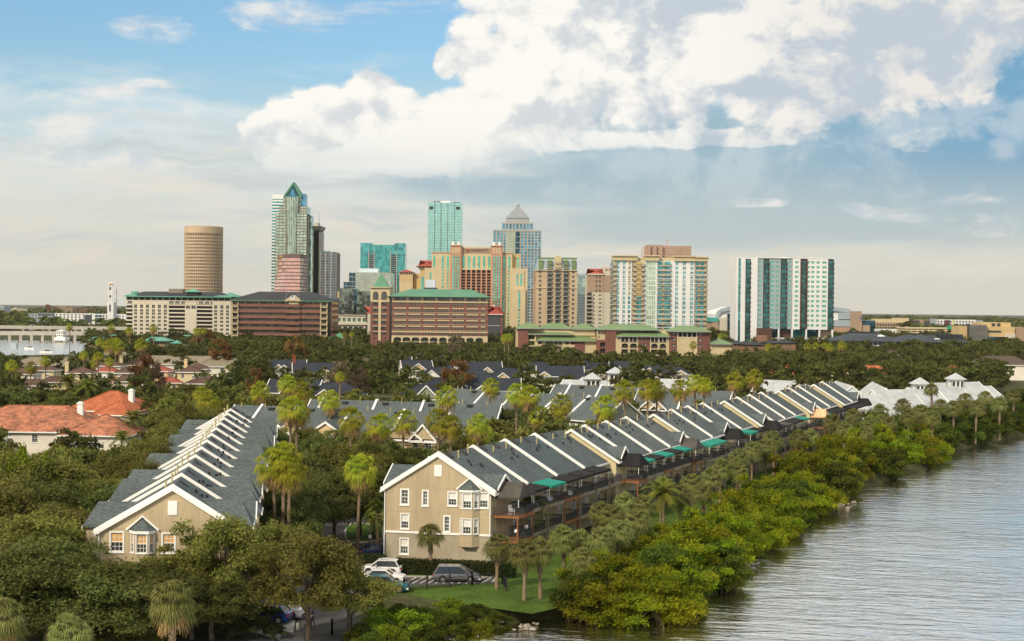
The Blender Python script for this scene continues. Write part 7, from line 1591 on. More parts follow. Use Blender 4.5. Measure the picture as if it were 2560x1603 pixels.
# the tree line on the horizon
pr = [crown(np.random.RandomState(300 + i), 14, 12, 20, 12, 3.2)[0] for i in range(3)]; allq = []
for k in range(3200):
    y = rs.uniform(1350, 4600); x = rs.uniform(-.75, .75) * y
    if y < 1900 and -.14 * y < x < .2 * y: continue
    allq.append(pr[k % 3] * np.array([rs.uniform(1, 2.5), 1, rs.uniform(.7, 1.15)]) + np.array([x, y, 0]))
o = obj('horizon_trees', npmesh('horizon_trees', np.concatenate(allq), [LM['wood']])); tag(o, 'thin dark tree line along the horizon behind the city', 'wood', None, 'stuff')
# ------------------------------------------------------------------ the court, cars and small things
def kerbed(name, pts, z, m, kerb=True, h=.14):
    sheet(name, pts, z, m)
    if kerb:
        mb = MB(); P = [(p[0], p[1]) for p in pts]; n = len(P)
        for i in range(n):
            a, b = Vector(P[i]), Vector(P[(i + 1) % n]); mb.beam((a.x, a.y, h / 2), (b.x, b.y, h / 2), .22, h + .02)
        tag(mb.build(name + '_kerb', M['concrete']), kind='structure')
kerbed('lane_island', gp((863, 1328), (865, 1352), (878, 1359), (902, 1358), (937, 1354), (958, 1347), (958, 1316), (910, 1311), (878, 1311)), .10, M['lawn'])
sheet('parking_court', gp((905, 1500), (930, 1492), (1005, 1466), (1228, 1459), (1243, 1444), (1000, 1442), (985, 1428), (900, 1425), (860, 1450), (850, 1500)), .024, M['asphalt'])
def kerb_line(pts):
    mb = MB()
    for a, b in zip(pts, pts[1:]): mb.beam((a.x, a.y, .06), (b.x, b.y, .06), .25, .16)
    tag(mb.build('kerb', M['concrete']), kind='structure')
kerb_line(gp((1002, 1436), (1010, 1443), (1243, 1444), (1232, 1458)))
for i in range(11):
    a, b = G(1040 + i * 19, 1444), G(1012 + i * 19, 1459.5); mb = MB(); d = (b - a).normalized(); n_ = Vector((-d.y, d.x, 0)) * .06
    mb.poly([(a.x - n_.x, a.y - n_.y, .030), (b.x - n_.x, b.y - n_.y, .030), (b.x + n_.x, b.y + n_.y, .030), (a.x + n_.x, a.y + n_.y, .030)]); tag(mb.build('parking_line', M['paint']), kind='structure')
sheet('driveway', gp((700, 1600), (704, 1578), (733, 1582), (738, 1548), (640, 1545), (630, 1580)), .024, M['concrete'])
sheet('court_lawn', gp((1005, 1469), (1235, 1461), (1262, 1466), (1262, 1482), (1180, 1474), (1010, 1486), (945, 1496)), .020, M['lawn'])
def paint_mat(name, col, flake=.3):
    m, t, b = _new(name); b.inputs['Base Color'].default_value = (*col, 1); b.inputs['Metallic'].default_value = flake; b.inputs['Roughness'].default_value = .32; b.inputs['Coat Weight'].default_value = .7; b.inputs['Coat Roughness'].default_value = .06
    n = noise(t, objco(t), 1.5, 3, .5); c = mixc(t, n.ss(.35, .65), tuple(q * .9 for q in col), col); t.links.new(c, b.inputs['Base Color']); return m
CG = glass('car_glass', (.03, .035, .038), (5, 5), .1, .05, .1, 0.0)
TY = pm('tyre_rubber', (.02, .02, .02), .2, 4, .85); RIM = pm('alloy_rim', (.45, .45, .46), .1, 4, .3, .5, .7)
TAILM, HEADM, TRIM = pm('tail_lamp_red', (.45, .02, .02), .05, 3, .25), pm('head_lamp_clear', (.75, .76, .74), .05, 3, .15), pm('black_plastic', (.025, .025, .027), .1, 4, .6)
def car(label, px, py, head, L, W_, Hh, st, gh, pm_, wr=.34, wx=(.30, -.29), bed=None, roofrail=False, cat='car', name='parked_car'):
    """st: stations (x/L from -.5 rear to .5 front, top z, half width factor); gh: greenhouse (rear base, front base, rear roof, front roof as x/L; belt z)"""
    p = G(px, py); o = thing(name, label, cat, (p.x, p.y, .026), math.radians(head)); w = W_ / 2; zb = .22
    mb = MB(); S_ = []
    for x, z, k in st:
        h = w * k; S_.append([(x * L, -h * .9, zb), (x * L, -h, zb + .22), (x * L, -h * 1.0, (zb + z) * .55), (x * L, -h * .97, z - .10), (x * L, -h * .86, z), (x * L, h * .86, z), (x * L, h * .97, z - .10), (x * L, h, (zb + z) * .55), (x * L, h, zb + .22), (x * L, h * .9, zb)])
    vs = [q for s in S_ for q in s]; m = 10; fs = []
    for i in range(len(S_) - 1): fs += [(i * m + k, (i + 1) * m + k, (i + 1) * m + (k + 1) % m, i * m + (k + 1) % m) for k in range(m)]
    fs += [tuple(range(m)), tuple(range(len(S_) * m - 1, (len(S_) - 1) * m - 1, -1))]
    mb.add(vs, fs); mb.build('body', pm_, o)
    rb, fb, rr, fr_, belt = gh; wb, wt = w * .93, w * .74
    B8 = [(rb * L, -wb, belt - .04), (fb * L, -wb, belt - .04), (fb * L, wb, belt - .04), (rb * L, wb, belt - .04), (rr * L, -wt, Hh - .05), (fr_ * L, -wt, Hh - .05), (fr_ * L, wt, Hh - .05), (rr * L, wt, Hh - .05)]
    mb = MB(); mb.hexa(B8); mb.build('glasshouse', CG, o)
    mb = MB(); mb.hexa([(rr * L - .12, -wt - .03, Hh - .07), (fr_ * L + .08, -wt - .03, Hh - .07), (fr_ * L + .08, wt + .03, Hh - .07), (rr * L - .12, wt + .03, Hh - .07), (rr * L + .1, -wt + .12, Hh), (fr_ * L - .15, -wt + .12, Hh), (fr_ * L - .15, wt - .12, Hh), (rr * L + .1, wt - .12, Hh)]); mb.build('roof', pm_, o)
    for a, b in ((0, 4), (1, 5), (2, 6), (3, 7)): mb = MB(); mb.beam(B8[a], B8[b], .10, .10); mb.build('pillar', pm_, o)
    for s in (-1, 1):
        for u in ((.42, .72) if L > 4.6 else (.48,)):
            xa = rb + (fb - rb) * u; xb = rr + (fr_ - rr) * u; mb = MB(); mb.beam((xa * L, s * (wb + .01), belt), (xb * L, s * (wt + .01), Hh - .06), .07, .04); mb.build('pillar', TRIM, o)
        mb = MB(); mb.hexa([(fb * L - .75, s * (w + .02), belt + .0), (fb * L - .55, s * (w + .02), belt), (fb * L - .58, s * (w + .22), belt + .02), (fb * L - .75, s * (w + .2), belt + .02), (fb * L - .75, s * (w - .02), belt + .16), (fb * L - .6, s * (w - .02), belt + .16), (fb * L - .62, s * (w + .2), belt + .15), (fb * L - .75, s * (w + .18), belt + .15)]); mb.build('mirror', pm_, o)
        for xx in wx:
            wl = obj('wheel', WHEEL(wr), o, (xx * L, s * (w - .10), wr)); wl.rotation_euler = (0, 0, 0 if s < 0 else PI)
            obj('rim', WHEELR(wr), wl)
            mb = MB(); mb.tube([(xx * L, s * (w - .22), wr + .03), (xx * L, s * (w + .004), wr + .03)], wr * 1.20, 20); mb.build('wheel_arch', TRIM, o)
        z0 = st[1][1]; mb = MB(); mb.box(-.5 * L - .015, -.5 * L + .22, s * (w * .70) - .18, s * (w * .70) + .18, st[0][1] - .30, st[0][1] - .06); mb.build('tail_lamp', TAILM, o)
        mb = MB(); mb.box(.5 * L - .25, .5 * L + .012, s * (w * .66) - .2, s * (w * .66) + .2, st[-1][1] - .26, st[-1][1] - .08); mb.build('head_lamp', HEADM, o)
        for u in (.30, .62): xa = (rb + (fb - rb) * u) * L; mb = MB(); mb.box(xa, xa + .18, s * (w * 1.0) - .02, s * (w * 1.0) + .02, belt - .16, belt - .12); mb.build('door_handle', TRIM, o)
        mb = MB(); mb.box(wx[1] * L + wr * 1.2, wx[0] * L - wr * 1.2, s * w - .015, s * w + .012, zb + .02, zb + .16); mb.build('sill', TRIM, o)
        if roofrail: mb = MB(); mb.beam((rr * L + .2, s * (wt - .08), Hh + .05), (fr_ * L - .3, s * (wt - .08), Hh + .05), .05); mb.build('roof_rail', RIM, o)
    for e, z in ((-.5, .3), (.5, .3)): mb = MB(); mb.box(e * L - .05, e * L + .05, -w * .84, w * .84, z, z + .2); mb.build('bumper', TRIM, o)
    if bed:
        mb = MB(); a, b = bed; mb.box(a * L, b * L, -w * .8, w * .8, st[0][1] - .02, st[0][1] + .004); mb.build('bed_floor', TRIM, o)
        for s in (-1, 1): mb = MB(); mb.box(a * L, b * L, s * w * .86 - .06, s * w * .86 + .06, st[0][1], st[0][1] + .1); mb.build('bed_rail', pm_, o)
    return o
_W = {}
def WHEEL(r):
    if ('w', r) not in _W: mb = MB(); mb.tube([(0, -.12, 0), (0, -.10, 0), (0, .10, 0), (0, .12, 0)], [r * .9, r, r, r * .9], 24); _W['w', r] = mb.mesh('wheel', TY)
    return _W['w', r]
def WHEELR(r):
    if ('r', r) not in _W:
        mb = MB(); mb.tube([(0, -.125, 0), (0, -.09, 0)], [r * .62, r * .66], 20)
        for k in range(5): a = k * 2 * PI / 5; mb.beam((0, -.14, 0), (r * .6 * math.cos(a), -.13, r * .6 * math.sin(a)), .07, .04)
        _W['r', r] = mb.mesh('rim', RIM)
    return _W['r', r]
VAN = [(-.5, .90, .86), (-.47, .98, .96), (-.2, .97, 1.0), (.15, .95, 1.0), (.27, .94, 1.0), (.38, .86, .96), (.46, .74, .90), (.5, .56, .78)]
SUV = [(-.5, .98, .86), (-.46, 1.05, .97), (-.2, 1.03, 1.0), (.10, 1.02, 1.0), (.24, 1.02, .99), (.42, .94, .93), (.48, .82, .86), (.5, .62, .78)]
TRK = [(-.5, .98, .92), (-.48, 1.0, .97), (-.12, 1.0, 1.0), (.10, 1.05, 1.0), (.25, 1.10, 1.0), (.44, 1.06, .97), (.49, .95, .92), (.5, .6, .85)]
pw_, pgr, pte, pbl, pnv, prd, pbk = (paint_mat(n, c, f) for n, c, f in (('white_car_paint', (.75, .75, .74), 0), ('grey_car_paint', (.22, .22, .25), .5), ('teal_car_paint', (.01, .13, .17), .3), ('blue_car_paint', (.008, .06, .32), .35), ('navy_car_paint', (.012, .03, .10), .3), ('red_car_paint', (.3, .01, .015), .2), ('black_car_paint', (.012, .012, .014), .2)))
car('grey minivan driving through the striped court beside the hedge', 1142, 1453, 0, 5.15, 2.0, 1.75, VAN, (-.465, .33, -.37, .06, .96), pgr, .35, cat='minivan', name='minivan')
car('white sport utility car parked nose to the lane by the hedge', 955, 1436, 174, 4.5, 1.85, 1.68, SUV, (-.46, .26, -.36, .08, 1.03), pw_, .36, roofrail=True)
car('teal pickup sized utility car nosing out beside the fence', 968, 1479, -2, 4.6, 1.85, 1.7, SUV, (-.44, .18, -.36, .04, 1.03), pte, .37, cat='car')
car('white car parked behind the teal one', 962, 1458, -4, 4.6, 1.8, 1.5, SUV, (-.40, .22, -.28, .04, .98), pw_, .33)
car('blue hatchback parked on the driveway in front of the white pickup', 672, 1555, 170, 4.3, 1.78, 1.6, SUV, (-.46, .26, -.32, .06, 1.0), pbl, .34)
car('white crew cab pickup truck parked beside the blue hatchback', 688, 1543, -10, 5.8, 2.0, 1.95, TRK, (-.12, .20, -.09, .10, 1.08), pw_, .40, (.33, -.31), (-.48, -.13), cat='pickup', name='pickup_truck')
car('navy blue car half hidden by the oaks beside the lane terrace', 628, 1470, 8, 4.6, 1.85, 1.6, SUV, (-.44, .24, -.34, .06, 1.0), pnv, .34)
car('dark red car standing in the shade beside the lane terrace', 655, 1425, 5, 4.6, 1.8, 1.5, SUV, (-.40, .24, -.28, .04, .98), prd, .33)
car('white car behind the black railing beside the lane terrace', 660, 1392, 12, 4.6, 1.8, 1.5, SUV, (-.40, .24, -.28, .04, .98), pw_, .33)
car('blue car parked behind the lamp post left of the gable', 945, 1392, 20, 4.5, 1.8, 1.48, SUV, (-.40, .24, -.28, .04, .98), pnv, .33)
car('black car parked up the lane under the oaks', 806, 1218, 170, 4.6, 1.8, 1.5, SUV, (-.40, .24, -.28, .04, .98), pbk, .33)
car('white car parked under the oak beyond the lane island', 874, 1290, 30, 4.6, 1.8, 1.5, SUV, (-.40, .24, -.28, .04, .98), pw_, .33)
# black fences
def fence(label, pts, h=1.25, step=3.0):
    P = [G(*q) for q in pts]; o = thing('iron_fence', label, 'fence', (P[0].x, P[0].y, 0)); off = Vector((P[0].x, P[0].y, 0)); mp = MB()
    for a, b in zip(P, P[1:]):
        a, b = a - off, b - off; d = b - a; L = d.length; d.normalize(); n = max(1, round(L / step))
        for i in range(n + 1):
            q = a + d * (L * i / n); mb = MB(); mb.box(q.x - .09, q.x + .09, q.y - .09, q.y + .09, -.2, h + .15); mb.box(q.x - .12, q.x + .12, q.y - .12, q.y + .12, h + .15, h + .2); mb.build('post', M['black'], o)
        for z in (.25, h - .18): mb = MB(); mb.beam((a.x, a.y, z), (b.x, b.y, z), .04, .05); mb.build('rail', M['black'], o)
        for i in range(int(L / .14)): q = a + d * (i * .14); mp.box(q.x - .011, q.x + .011, q.y - .011, q.y + .011, .1, h)
    mp.build('pickets', M['black'], o, 'stuff')
fence('black iron fence along the grass edge of the striped court', [(940, 1488), (1010, 1478), (1180, 1464), (1256, 1461), (1266, 1478)])
fence('black iron fence at the driveway end beside the forked oak', [(762, 1602), (830, 1588), (925, 1562)])
fence('tall black railing along the lane terrace wall', [(638, 1345), (650, 1420), (640, 1500)], 1.6, 4)
# lamp post, hydrant, sign
p = G(924, 1396); o = thing('lamp_post', 'black lantern lamp post beside the lane', 'lamp post', (p.x, p.y, 0))
mb = MB(); mb.lathe([(.16, 0), (.16, .25), (.07, .4), (.05, 2.2), (.05, 2.3)], n=10); mb.build('post', M['black'], o)
mb = MB(); mb.lathe([(.08, 2.3), (.16, 2.4), (.22, 2.42)], n=8); mb.build('collar', M['black'], o); mb = MB(); mb.lathe([(.15, 2.42), (.21, 2.85)], n=8); mb.build('lantern', M['blind'], o); mb = MB(); mb.lathe([(.30, 2.85), (.20, 3.0), (.06, 3.12), (.02, 3.25)], n=8); mb.build('lantern_cap', M['black'], o)
p = G(866, 1392); o = thing('fire_hydrant', 'yellow fire hydrant at the lane edge', 'hydrant', (p.x, p.y, 0)); hy = pm('hydrant_yellow', (.75, .42, .02), .1, 3, .5)
mb = MB(); mb.lathe([(.2, 0), (.2, .06), (.13, .08), (.13, .55), (.17, .58), (.15, .7), (.05, .8)], n=12); mb.build('barrel', hy, o)
for s in (-1, 1): mb = MB(); mb.tube([(0, 0, .42), (s * .24, 0, .42)], .07, 8); mb.build('outlet', hy, o)
p = G(870, 1333); o = thing('safety_figure', 'lime green child shaped caution figure on the lane island', 'sign', (p.x, p.y, .1), .2); lm = pm('lime_plastic', (.25, .75, .02), .05, 3, .4)
mb = MB(); mb.lathe([(.0, .0), (.16, .0), (.16, .04)], n=10); mb.build('base', M['black'], o); mb = MB(); mb.box(-.14, .14, -.03, .03, .3, .62); mb.beam((-.08, 0, .32), (-.16, 0, .04), .09, .06); mb.beam((.08, 0, .32), (.16, 0, .04), .09, .06); mb.beam((-.12, 0, .58), (-.32, 0, .62), .08, .06); mb.beam((.12, 0, .58), (.32, 0, .5), .08, .06); mb.tube([(0, -.03, .75), (0, .03, .75)], .13, 12); mb.build('figure', lm, o)
# people
SKIN = pm('skin', (.48, .28, .19), .05, 5, .6)
def figure(o, J, E, R, regions, mats):
    """joints, bones and radii grown into one skin"""
    me = bpy.data.meshes.new('body'); me.from_pydata(J, E, []); t = bpy.data.objects.new('tmp', me); COL.objects.link(t)
    t.modifiers.new('s', 'SKIN'); 
    for i, r in enumerate(R): me.skin_vertices[0].data[i].radius = (r, r)
    me.skin_vertices[0].data[0].use_root = True
    sb = t.modifiers.new('d', 'SUBSURF'); sb.levels = 2; sb.render_levels = 2
    dg = bpy.context.evaluated_depsgraph_get(); m2 = bpy.data.meshes.new_from_object(t.evaluated_get(dg)); bpy.data.objects.remove(t)
    m2.materials.clear()
    for m in mats: m2.materials.append(m)
    Jv = [Vector(j) for j in J]
    for f in m2.polygons:
        c = f.center; b = min(range(len(E)), key=lambda e: ((c - Jv[E[e][0]]).length + (c - Jv[E[e][1]]).length) - (Jv[E[e][0]] - Jv[E[e][1]]).length)
        f.material_index = regions[b]; f.use_smooth = True
    m2.name = 'body'; return obj('body', m2, o)
def bike(o, fm, z=0.0):
    for x in (-.52, .52):
        mb = MB(); pts = [(x + .33 * math.cos(k * PI / 12), 0, .34 + .33 * math.sin(k * PI / 12)) for k in range(25)]; mb.tube(pts, .022, 6, cap=False)
        for k in range(6): a = k * PI / 6; mb.beam((x - .31 * math.cos(a), 0, .34 - .31 * math.sin(a)), (x + .31 * math.cos(a), 0, .34 + .31 * math.sin(a)), .006)
        mb.build('wheel', TY, o)
    mb = MB(); bb, st_, hd1, rw_, fw_ = (-.08, 0, .32), (-.22, 0, .82), (.36, 0, .86), (-.52, 0, .34), (.52, 0, .34)
    for a, b in ((bb, st_), (bb, hd1), (st_, (.34, 0, .8)), (rw_, st_), (rw_, bb), (hd1, fw_)): mb.tube([a, b], .02, 6)
    mb.build('frame', fm, o); mb = MB(); mb.box(-.36, -.1, -.06, .06, .86, .92); mb.tube([st_, (-.24, 0, .88)], .015, 6); mb.build('saddle', TRIM, o)
    mb = MB(); mb.tube([(.36, 0, .86), (.38, 0, 1.02)], .016, 6); mb.tube([(.30, -.27, 1.04), (.38, 0, 1.02), (.30, .27, 1.04)], .016, 6); mb.build('handlebar', TRIM, o)
def cyclist(label, px, py, head, shirt, shorts, fm):
    p = G(px, py); o = thing('person', label, 'person', (p.x, p.y, .03), math.radians(head))
    J = [(-.22, 0, .98), (-.14, 0, 1.25), (-.04, 0, 1.48), (0, 0, 1.58), (.03, 0, 1.70), (.04, 0, 1.80),
         (-.02, .19, 1.46), (.16, .23, 1.22), (.32, .25, 1.06), (.38, .25, 1.05), (-.02, -.19, 1.46), (.16, -.23, 1.22), (.32, -.25, 1.06), (.38, -.25, 1.05),
         (-.2, .11, .93), (.16, .12, .80), (-.02, .12, .42), (.10, .12, .34), (-.2, -.11, .93), (.12, -.12, .62), (-.14, -.12, .24), (-.02, -.12, .16)]
    E = [(0, 1), (1, 2), (2, 3), (3, 4), (4, 5), (2, 6), (6, 7), (7, 8), (8, 9), (2, 10), (10, 11), (11, 12), (12, 13), (0, 14), (14, 15), (15, 16), (16, 17), (0, 18), (18, 19), (19, 20), (20, 21)]
    R = [.15, .145, .15, .06, .10, .085, .075, .05, .04, .045, .075, .05, .04, .045, .10, .075, .05, .045, .10, .075, .05, .045]
    figure(o, J, E, R, [1, 1, 0, 0, 3, 1, 1, 0, 0, 1, 1, 0, 0, 2, 2, 0, 4, 2, 2, 0, 4], [SKIN, shirt, shorts, TRIM, TRIM])
    b = thing('bicycle', label.replace('person', 'bicycle of the person').split(' riding')[0] + ', on the lane', 'bicycle', (p.x, p.y, .03), math.radians(head)); bike(b, fm)
cyclist('person in dark shirt and beige shorts riding past the lane island', 944, 1357, 195, pm('dark_shirt', (.05, .06, .075), .1, 4), pm('beige_shorts', (.5, .42, .3), .1, 4), M['black'])
cyclist('person in black clothes riding a pale blue bicycle by the oak', 819, 1392, 80, pm('black_shirt', (.02, .02, .022), .1, 4), pm('black_shorts', (.02, .02, .025), .1, 4), pm('sky_blue_frame', (.2, .5, .65), .1, 4))
p = G(781, 1566); o = thing('person', 'person in dark blue clothes walking a small white dog', 'person', (p.x, p.y, .03), math.radians(200))
J = [(0, 0, .95), (0, 0, 1.2), (0, 0, 1.42), (0, 0, 1.52), (.02, 0, 1.62), (.03, 0, 1.72), (0, .19, 1.40), (.03, .24, 1.12), (.16, .24, .92), (.2, .24, .88), (0, -.19, 1.40), (-.03, -.24, 1.12), (.06, -.25, .88), (.08, -.25, .82), (.02, .10, .90), (.14, .10, .50), (.10, .10, .08), (.24, .10, .04), (-.02, -.10, .90), (-.10, -.10, .50), (-.26, -.10, .12), (-.14, -.10, .04)]
E = [(0, 1), (1, 2), (2, 3), (3, 4), (4, 5), (2, 6), (6, 7), (7, 8), (8, 9), (2, 10), (10, 11), (11, 12), (12, 13), (0, 14), (14, 15), (15, 16), (16, 17), (0, 18), (18, 19), (19, 20), (20, 21)]
figure(o, J, E, [.14, .13, .14, .055, .095, .08, .07, .045, .038, .04, .07, .045, .038, .04, .095, .065, .045, .045, .095, .065, .045, .045], [1, 1, 0, 0, 3, 1, 1, 0, 0, 1, 1, 0, 0, 2, 2, 2, 4, 2, 2, 2, 4], [SKIN, pm('navy_cloth', (.015, .02, .06), .1, 4), pm('navy_cloth', (.015, .02, .06), .1, 4), TRIM, TRIM])
p = G(744, 1576); o = thing('dog', 'small white dog standing on the lane asphalt', 'dog', (p.x, p.y, .02), math.radians(100))
J = [(-.18, 0, .34), (0, 0, .34), (.18, 0, .36), (.28, 0, .46), (.36, 0, .52), (.47, 0, .49), (-.26, 0, .44), (-.32, 0, .54), (.17, .07, .24), (.18, .07, .12), (.19, .07, .02), (.17, -.07, .24), (.18, -.07, .12), (.19, -.07, .02), (-.17, .07, .25), (-.23, .07, .13), (-.20, .07, .02), (-.17, -.07, .25), (-.23, -.07, .13), (-.20, -.07, .02), (.34, .06, .60), (.34, -.06, .60)]
E = [(0, 1), (1, 2), (2, 3), (3, 4), (4, 5), (0, 6), (6, 7), (2, 8), (8, 9), (9, 10), (2, 11), (11, 12), (12, 13), (0, 14), (14, 15), (15, 16), (0, 17), (17, 18), (18, 19), (4, 20), (4, 21)]
figure(o, J, E, [.10, .105, .12, .075, .085, .035, .03, .02, .05, .03, .03, .05, .03, .03, .055, .03, .03, .055, .03, .03, .02, .02], [0] * 21, [pm('white_fur', (.72, .68, .6), .1, 8, .9)])
# on the decks of the first terrace
S0, RR = RIVER[0]; T = RR[1]
def on_deck(s, t, z): q = T(s, t, z); return (S0[0] + q[0], S0[1] + q[1], z)
l = on_deck(1.3, 8.3, 5.6); o = thing('rocking_chair', 'white slatted rocking chair on the upper deck by the grey awning', 'chair', l, math.radians(-60)); wm = M['white']
for s in (-1, 1):
    mb = MB(); pts = [(-.45 + .11 * k, s * .26, .03 + .10 * ((k - 4) / 4) ** 2) for k in range(9)]; mb.tube(pts, .025, 6); mb.build('rocker', wm, o)
    for x in (-.22, .22): mb = MB(); mb.box(x - .022, x + .022, s * .26 - .022, s * .26 + .022, .05, .42 if x < 0 else .66); mb.build('leg', wm, o)
    mb = MB(); mb.box(-.28, .3, s * .27 - .04, s * .27 + .04, .64, .67); mb.build('armrest', wm, o)
for k in range(6): mb = MB(); mb.box(-.25 + k * .09, -.19 + k * .09, -.25, .25, .41, .435); mb.build('seat_slat', wm, o)
for k in range(6): y = -.24 + k * .084; mb = MB(); mb.beam((-.24, y + .03, .42), (-.42, y + .03, 1.16), .055, .02); mb.build('back_slat', wm, o)
mb = MB(); mb.beam((-.42, -.26, 1.15), (-.42, .26, 1.15), .08, .05); mb.build('head_rail', wm, o)
for s, t, z, lab in ((3.9, 9.0, 3.9, 'white globe lamp hanging highest over the lower deck'), (1.0, 9.0, 3.75, 'white globe lamp beside the lower deck post')):
    l = on_deck(s, t, z); o = thing('globe_lamp', lab, 'lamp', l); mb = MB(); mb.lathe([(.04, -.26), (.17, -.2), (.25, -.08), (.26, 0), (.25, .08), (.17, .2), (.04, .26)], n=16); mb.build('globe', wm, o, smooth=True); mb = MB(); mb.tube([(0, 0, .26), (0, 0, 1.45)], .012, 6); mb.build('cord', M['black'], o)
for s, z, lab in ((10.9, 6.5, 'pale satellite dish on the rail beside the teal awning'), (27.2, 3.4, 'satellite dish fixed low on the second terrace decks'), (17.6, 6.4, 'bluish satellite dish on the rail under the black awnings')):
    l = on_deck(s, 9.15, z); o = thing('satellite_dish', lab, 'satellite dish', l, math.radians(-20)); mb = MB()
    vs = [(0, .12, 0)]; 
    for r, y in ((.2, .09), (.36, .0)): vs += [(r * math.cos(k * PI / 8), y, r * .9 * math.sin(k * PI / 8)) for k in range(16)]
    mb.add(vs, [(0, 1 + k, 1 + (k + 1) % 16) for k in range(16)] + [(1 + k, 17 + k, 17 + (k + 1) % 16, 1 + (k + 1) % 16) for k in range(16)]); mb.build('dish', pm('dish_grey', (.5, .54, .56), .05, 3), o); mb = MB(); mb.tube([(0, .1, 0), (0, -.3, -.15)], .012, 5); mb.tube([(0, .1, 0), (0, .2, -.25), (0, .1, -.5)], .02, 6); mb.build('bracket', M['rail'], o)
# rocks on the shore
STONE = pm('shore_stone', (.27, .245, .20), .3, 1.5, .9, .2, bmp=.4)
rk = random.Random(4); rmesh = []
for i in range(4):
    mb = MB(); n = 7; mb.lathe([(.05, -.3), (.42, -.25), (.5, 0), (.36, .22), (.08, .32)], n=n); mb.v = [(v[0] * (1 + .3 * rk.uniform(-1, 1)), v[1] * (1 + .3 * rk.uniform(-1, 1)), v[2] * (1 + .3 * rk.uniform(-1, 1))) for v in mb.v]; rmesh.append(mb.mesh('shore_rock', STONE))
for i in range(46):
    if i < 20: x, y = rk.uniform(1235, 1345), rk.uniform(1556, 1574)
    elif i < 34: x, y = rk.uniform(2085, 2135), rk.uniform(1258, 1276) - 6
    else: x, y = rk.uniform(1850, 1900), rk.uniform(1395, 1420)
    p = G(x, y, -1.2); o = tag(obj('shore_rock', rmesh[i % 4], None, (p.x, p.y, -1.22), rk.uniform(0, 6)), 'rough grey stone on the little beach below the lawn' if i < 20 else 'rough grey stone at the water edge under the mangroves', 'rock', 'beach stones' if i < 20 else 'stones under the mangroves'); s = rk.uniform(.25, .9); o.scale = (s, s * rk.uniform(.7, 1.2), s * .7)
sheet('beach', gp((1225, 1548), (1350, 1546), (1352, 1566), (1225, 1574)), -.9, pm('beach_sand', (.26, .21, .14), .25, .8, .95)) if False else None
# boats and a crane on the channel
def boat(label, px, py, L, head):
    p = G(px, py, ZW); o = thing('motor_boat', label, 'boat', (p.x, p.y, ZW), math.radians(head)); mb = MB()
    S_ = [(-.5, .9), (-.2, 1), (.2, .95), (.4, .6), (.5, .05)]; vs = []
    for x, k in S_: vs += [(x * L, -.14 * L * k, 1.0), (x * L, -.10 * L * k, -.2), (x * L, .10 * L * k, -.2), (x * L, .14 * L * k, 1.0)]
    mb.add(vs, [(i * 4 + a, i * 4 + b, i * 4 + 4 + b, i * 4 + 4 + a) for i in range(4) for a, b in ((0, 1), (1, 2), (2, 3), (3, 0))] + [(0, 3, 2, 1)]); mb.build('hull', Q['white'], o)
    mb = MB(); mb.box(-.15 * L, .15 * L, -.09 * L, .09 * L, 1.0, 2.0); mb.build('cabin', Q['dgrey'], o); mb = MB(); mb.box(-.2 * L, .17 * L, -.11 * L, .11 * L, 2.0, 2.12); mb.build('cabin_roof', Q['white'], o)
boat('white motor boat with a dark cabin crossing the channel', 118, 882, 9, 10); boat('small white boat further up the channel', 74, 873, 7, -15)
p = G(30, 905, 0); p = at(35, 880, 900); o = thing('crane', 'slender crane with a slanting blue boom on the channel shore', 'crane', (p.x, 900, 0)); mb = MB(); a, b = Vector((0, 0, 4)), at(10, 849, 900) - Vector((p.x, 900, 0))
for s in (-.5, .5): mb.beam(a + Vector((s, 0, 0)), b + Vector((s * .4, 0, 0)), .3)
for i in range(12): u, v = i / 12, (i + 1) / 12; mb.beam(a.lerp(b, u) + Vector((-.5, 0, 0)), a.lerp(b, v) + Vector((.5, 0, 0)), .18)
mb.build('boom', pm('crane_blue', (.25, .33, .45), .2, 1), o); mb = MB(); mb.box(-2, 2, -1.5, 1.5, 0, 4); mb.build('cab', Q['grey'], o); mb = MB(); mb.beam(b, (6, 0, 4), .12); mb.build('stay', Q['dgrey'], o)

# ------------------------------------------------------------------ the air
hm = bpy.data.materials.new('haze'); hm.use_nodes = True; ht = hm.node_tree
for n_ in list(ht.nodes):
    if n_.type != 'OUTPUT_MATERIAL': ht.nodes.remove(n_)
pv = ht.nodes.new('ShaderNodeVolumePrincipled'); pv.inputs['Color'].default_value = (.95, .935, .90, 1); pv.inputs['Density'].default_value = .000026; pv.inputs['Anisotropy'].default_value = .2
ht.links.new(pv.outputs[0], [n_ for n_ in ht.nodes if n_.type == 'OUTPUT_MATERIAL'][0].inputs['Volume'])
mb = MB(); mb.box(-16500, 16500, -4500, 16500, -4.0, 260.0)
tag(mb.build('haze', hm), 'thin pale haze over the whole place', 'haze', None, 'stuff')

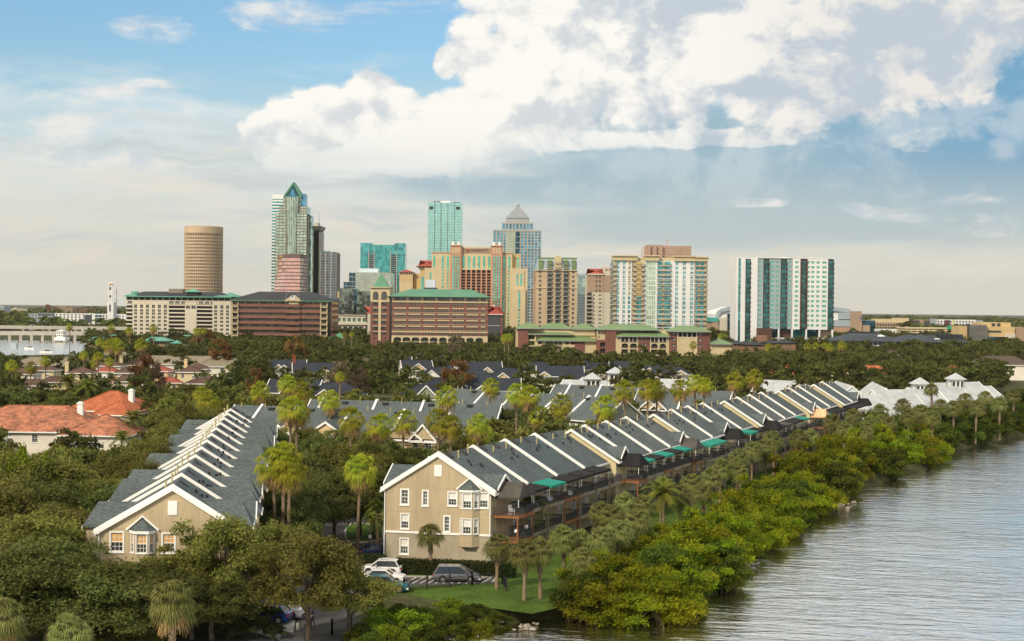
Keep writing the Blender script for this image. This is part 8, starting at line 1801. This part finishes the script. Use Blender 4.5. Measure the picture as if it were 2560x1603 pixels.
# ------------------------------------------------------------------ say of each plant what it stands by
LK = [((p[0] + A_R[0] * 18, p[1] + A_R[1] * 18), n) for (p, _), n in zip(RIVER, ('the tan gabled river terrace', 'the second river terrace', 'the third river terrace', 'the fourth river terrace', 'the fifth river terrace', 'the last river terrace'))]
LK += [(tuple(G(*q, z)[:2]), n) for q, z, n in (((432, 1222), 12, 'the lane terrace gable'), ((500, 1130), 12, 'the middle of the lane terrace'), ((581, 1021), 12, 'the far end of the lane terrace'), ((120, 1014), 9, 'the mottled tile roof'), ((285, 978), 9, 'the bright orange tile roof'),
   ((315, 936), 8, 'the arched belvedere'), ((400, 914), 8, 'the apricot villa'), ((115, 912), 8, 'the cream villa by the channel'), ((465, 890), 8, 'the long tan roof'), ((790, 908), 8, 'the red brick chimney'), ((880, 1024), 11, 'the peach terrace'), ((1020, 1005), 11, 'the grey green gabled terrace'),
   ((1450, 992), 11, 'the round windowed cream gable'), ((1538, 917), 13, 'the balustraded cupola'), ((1100, 918), 8, 'the bright white gable'), ((1060, 962), 8, 'the pale gabled house'), ((1250, 930), 8, 'the middle slate roofs'), ((1700, 976), 11, 'the twin white gable'), ((1600, 905), 8, 'the slate roofs under the brick flats'),
   ((2000, 955), 9, 'the pale yellow gable'), ((2210, 960), 9, 'the pale pink gable'), ((2389, 945), 11, 'the highest white cupola'), ((2500, 900), 9, 'the broad brown roof'), ((2180, 914), 9, 'the orange roofs'), ((880, 1330), 0, 'the lane island'), ((1100, 1450), 0, 'the striped court'), ((250, 840), 8, 'the teal pier roofs'), ((1080, 850), 5, 'the brick hotel'), ((2000, 870), 5, 'the stilted white tower'), ((1250, 860), 5, 'the red roofed annex'), ((500, 840), 5, 'the cream waterfront hotel'), ((870, 850), 5, 'the low beige block'))]
FORM = {'fan palms': 'tall fan palm with a straw skirt near %s', 'mangroves along the bank': 'yellow green mangrove on the bank below %s', 'cabbage palms on the lawn': 'cabbage palm on the lawn before %s', 'riverside palm grove': 'cabbage palm in the riverside grove by %s', 'oaks between the terraces': 'shady oak of the inner court near %s',
        'olive oaks between the houses': 'rounded olive oak in the wood near %s', 'dark oaks between the houses': 'rounded dark oak in the wood near %s', 'dark oaks left': 'dark oak of the left thicket near %s', 'olive oaks left': 'olive oak of the left grove near %s', 'far palms': 'thin far palm standing near %s', 'slate roofed houses among the trees': 'slate black roofed house with small gables near %s', 'garden feather palms': 'feather palm in the gardens near %s', 'upstream mangroves': 'dull green upstream mangrove near %s'}
for o in list(COL.objects):
    g = o.get('group')
    if g in FORM and o.parent is None:
        n = min(LK, key=lambda k: (k[0][0] - o.location.x) ** 2 + (k[0][1] - o.location.y) ** 2)[1]
        o['label'] = FORM[g] % n; o['group'] = g + ' near ' + n
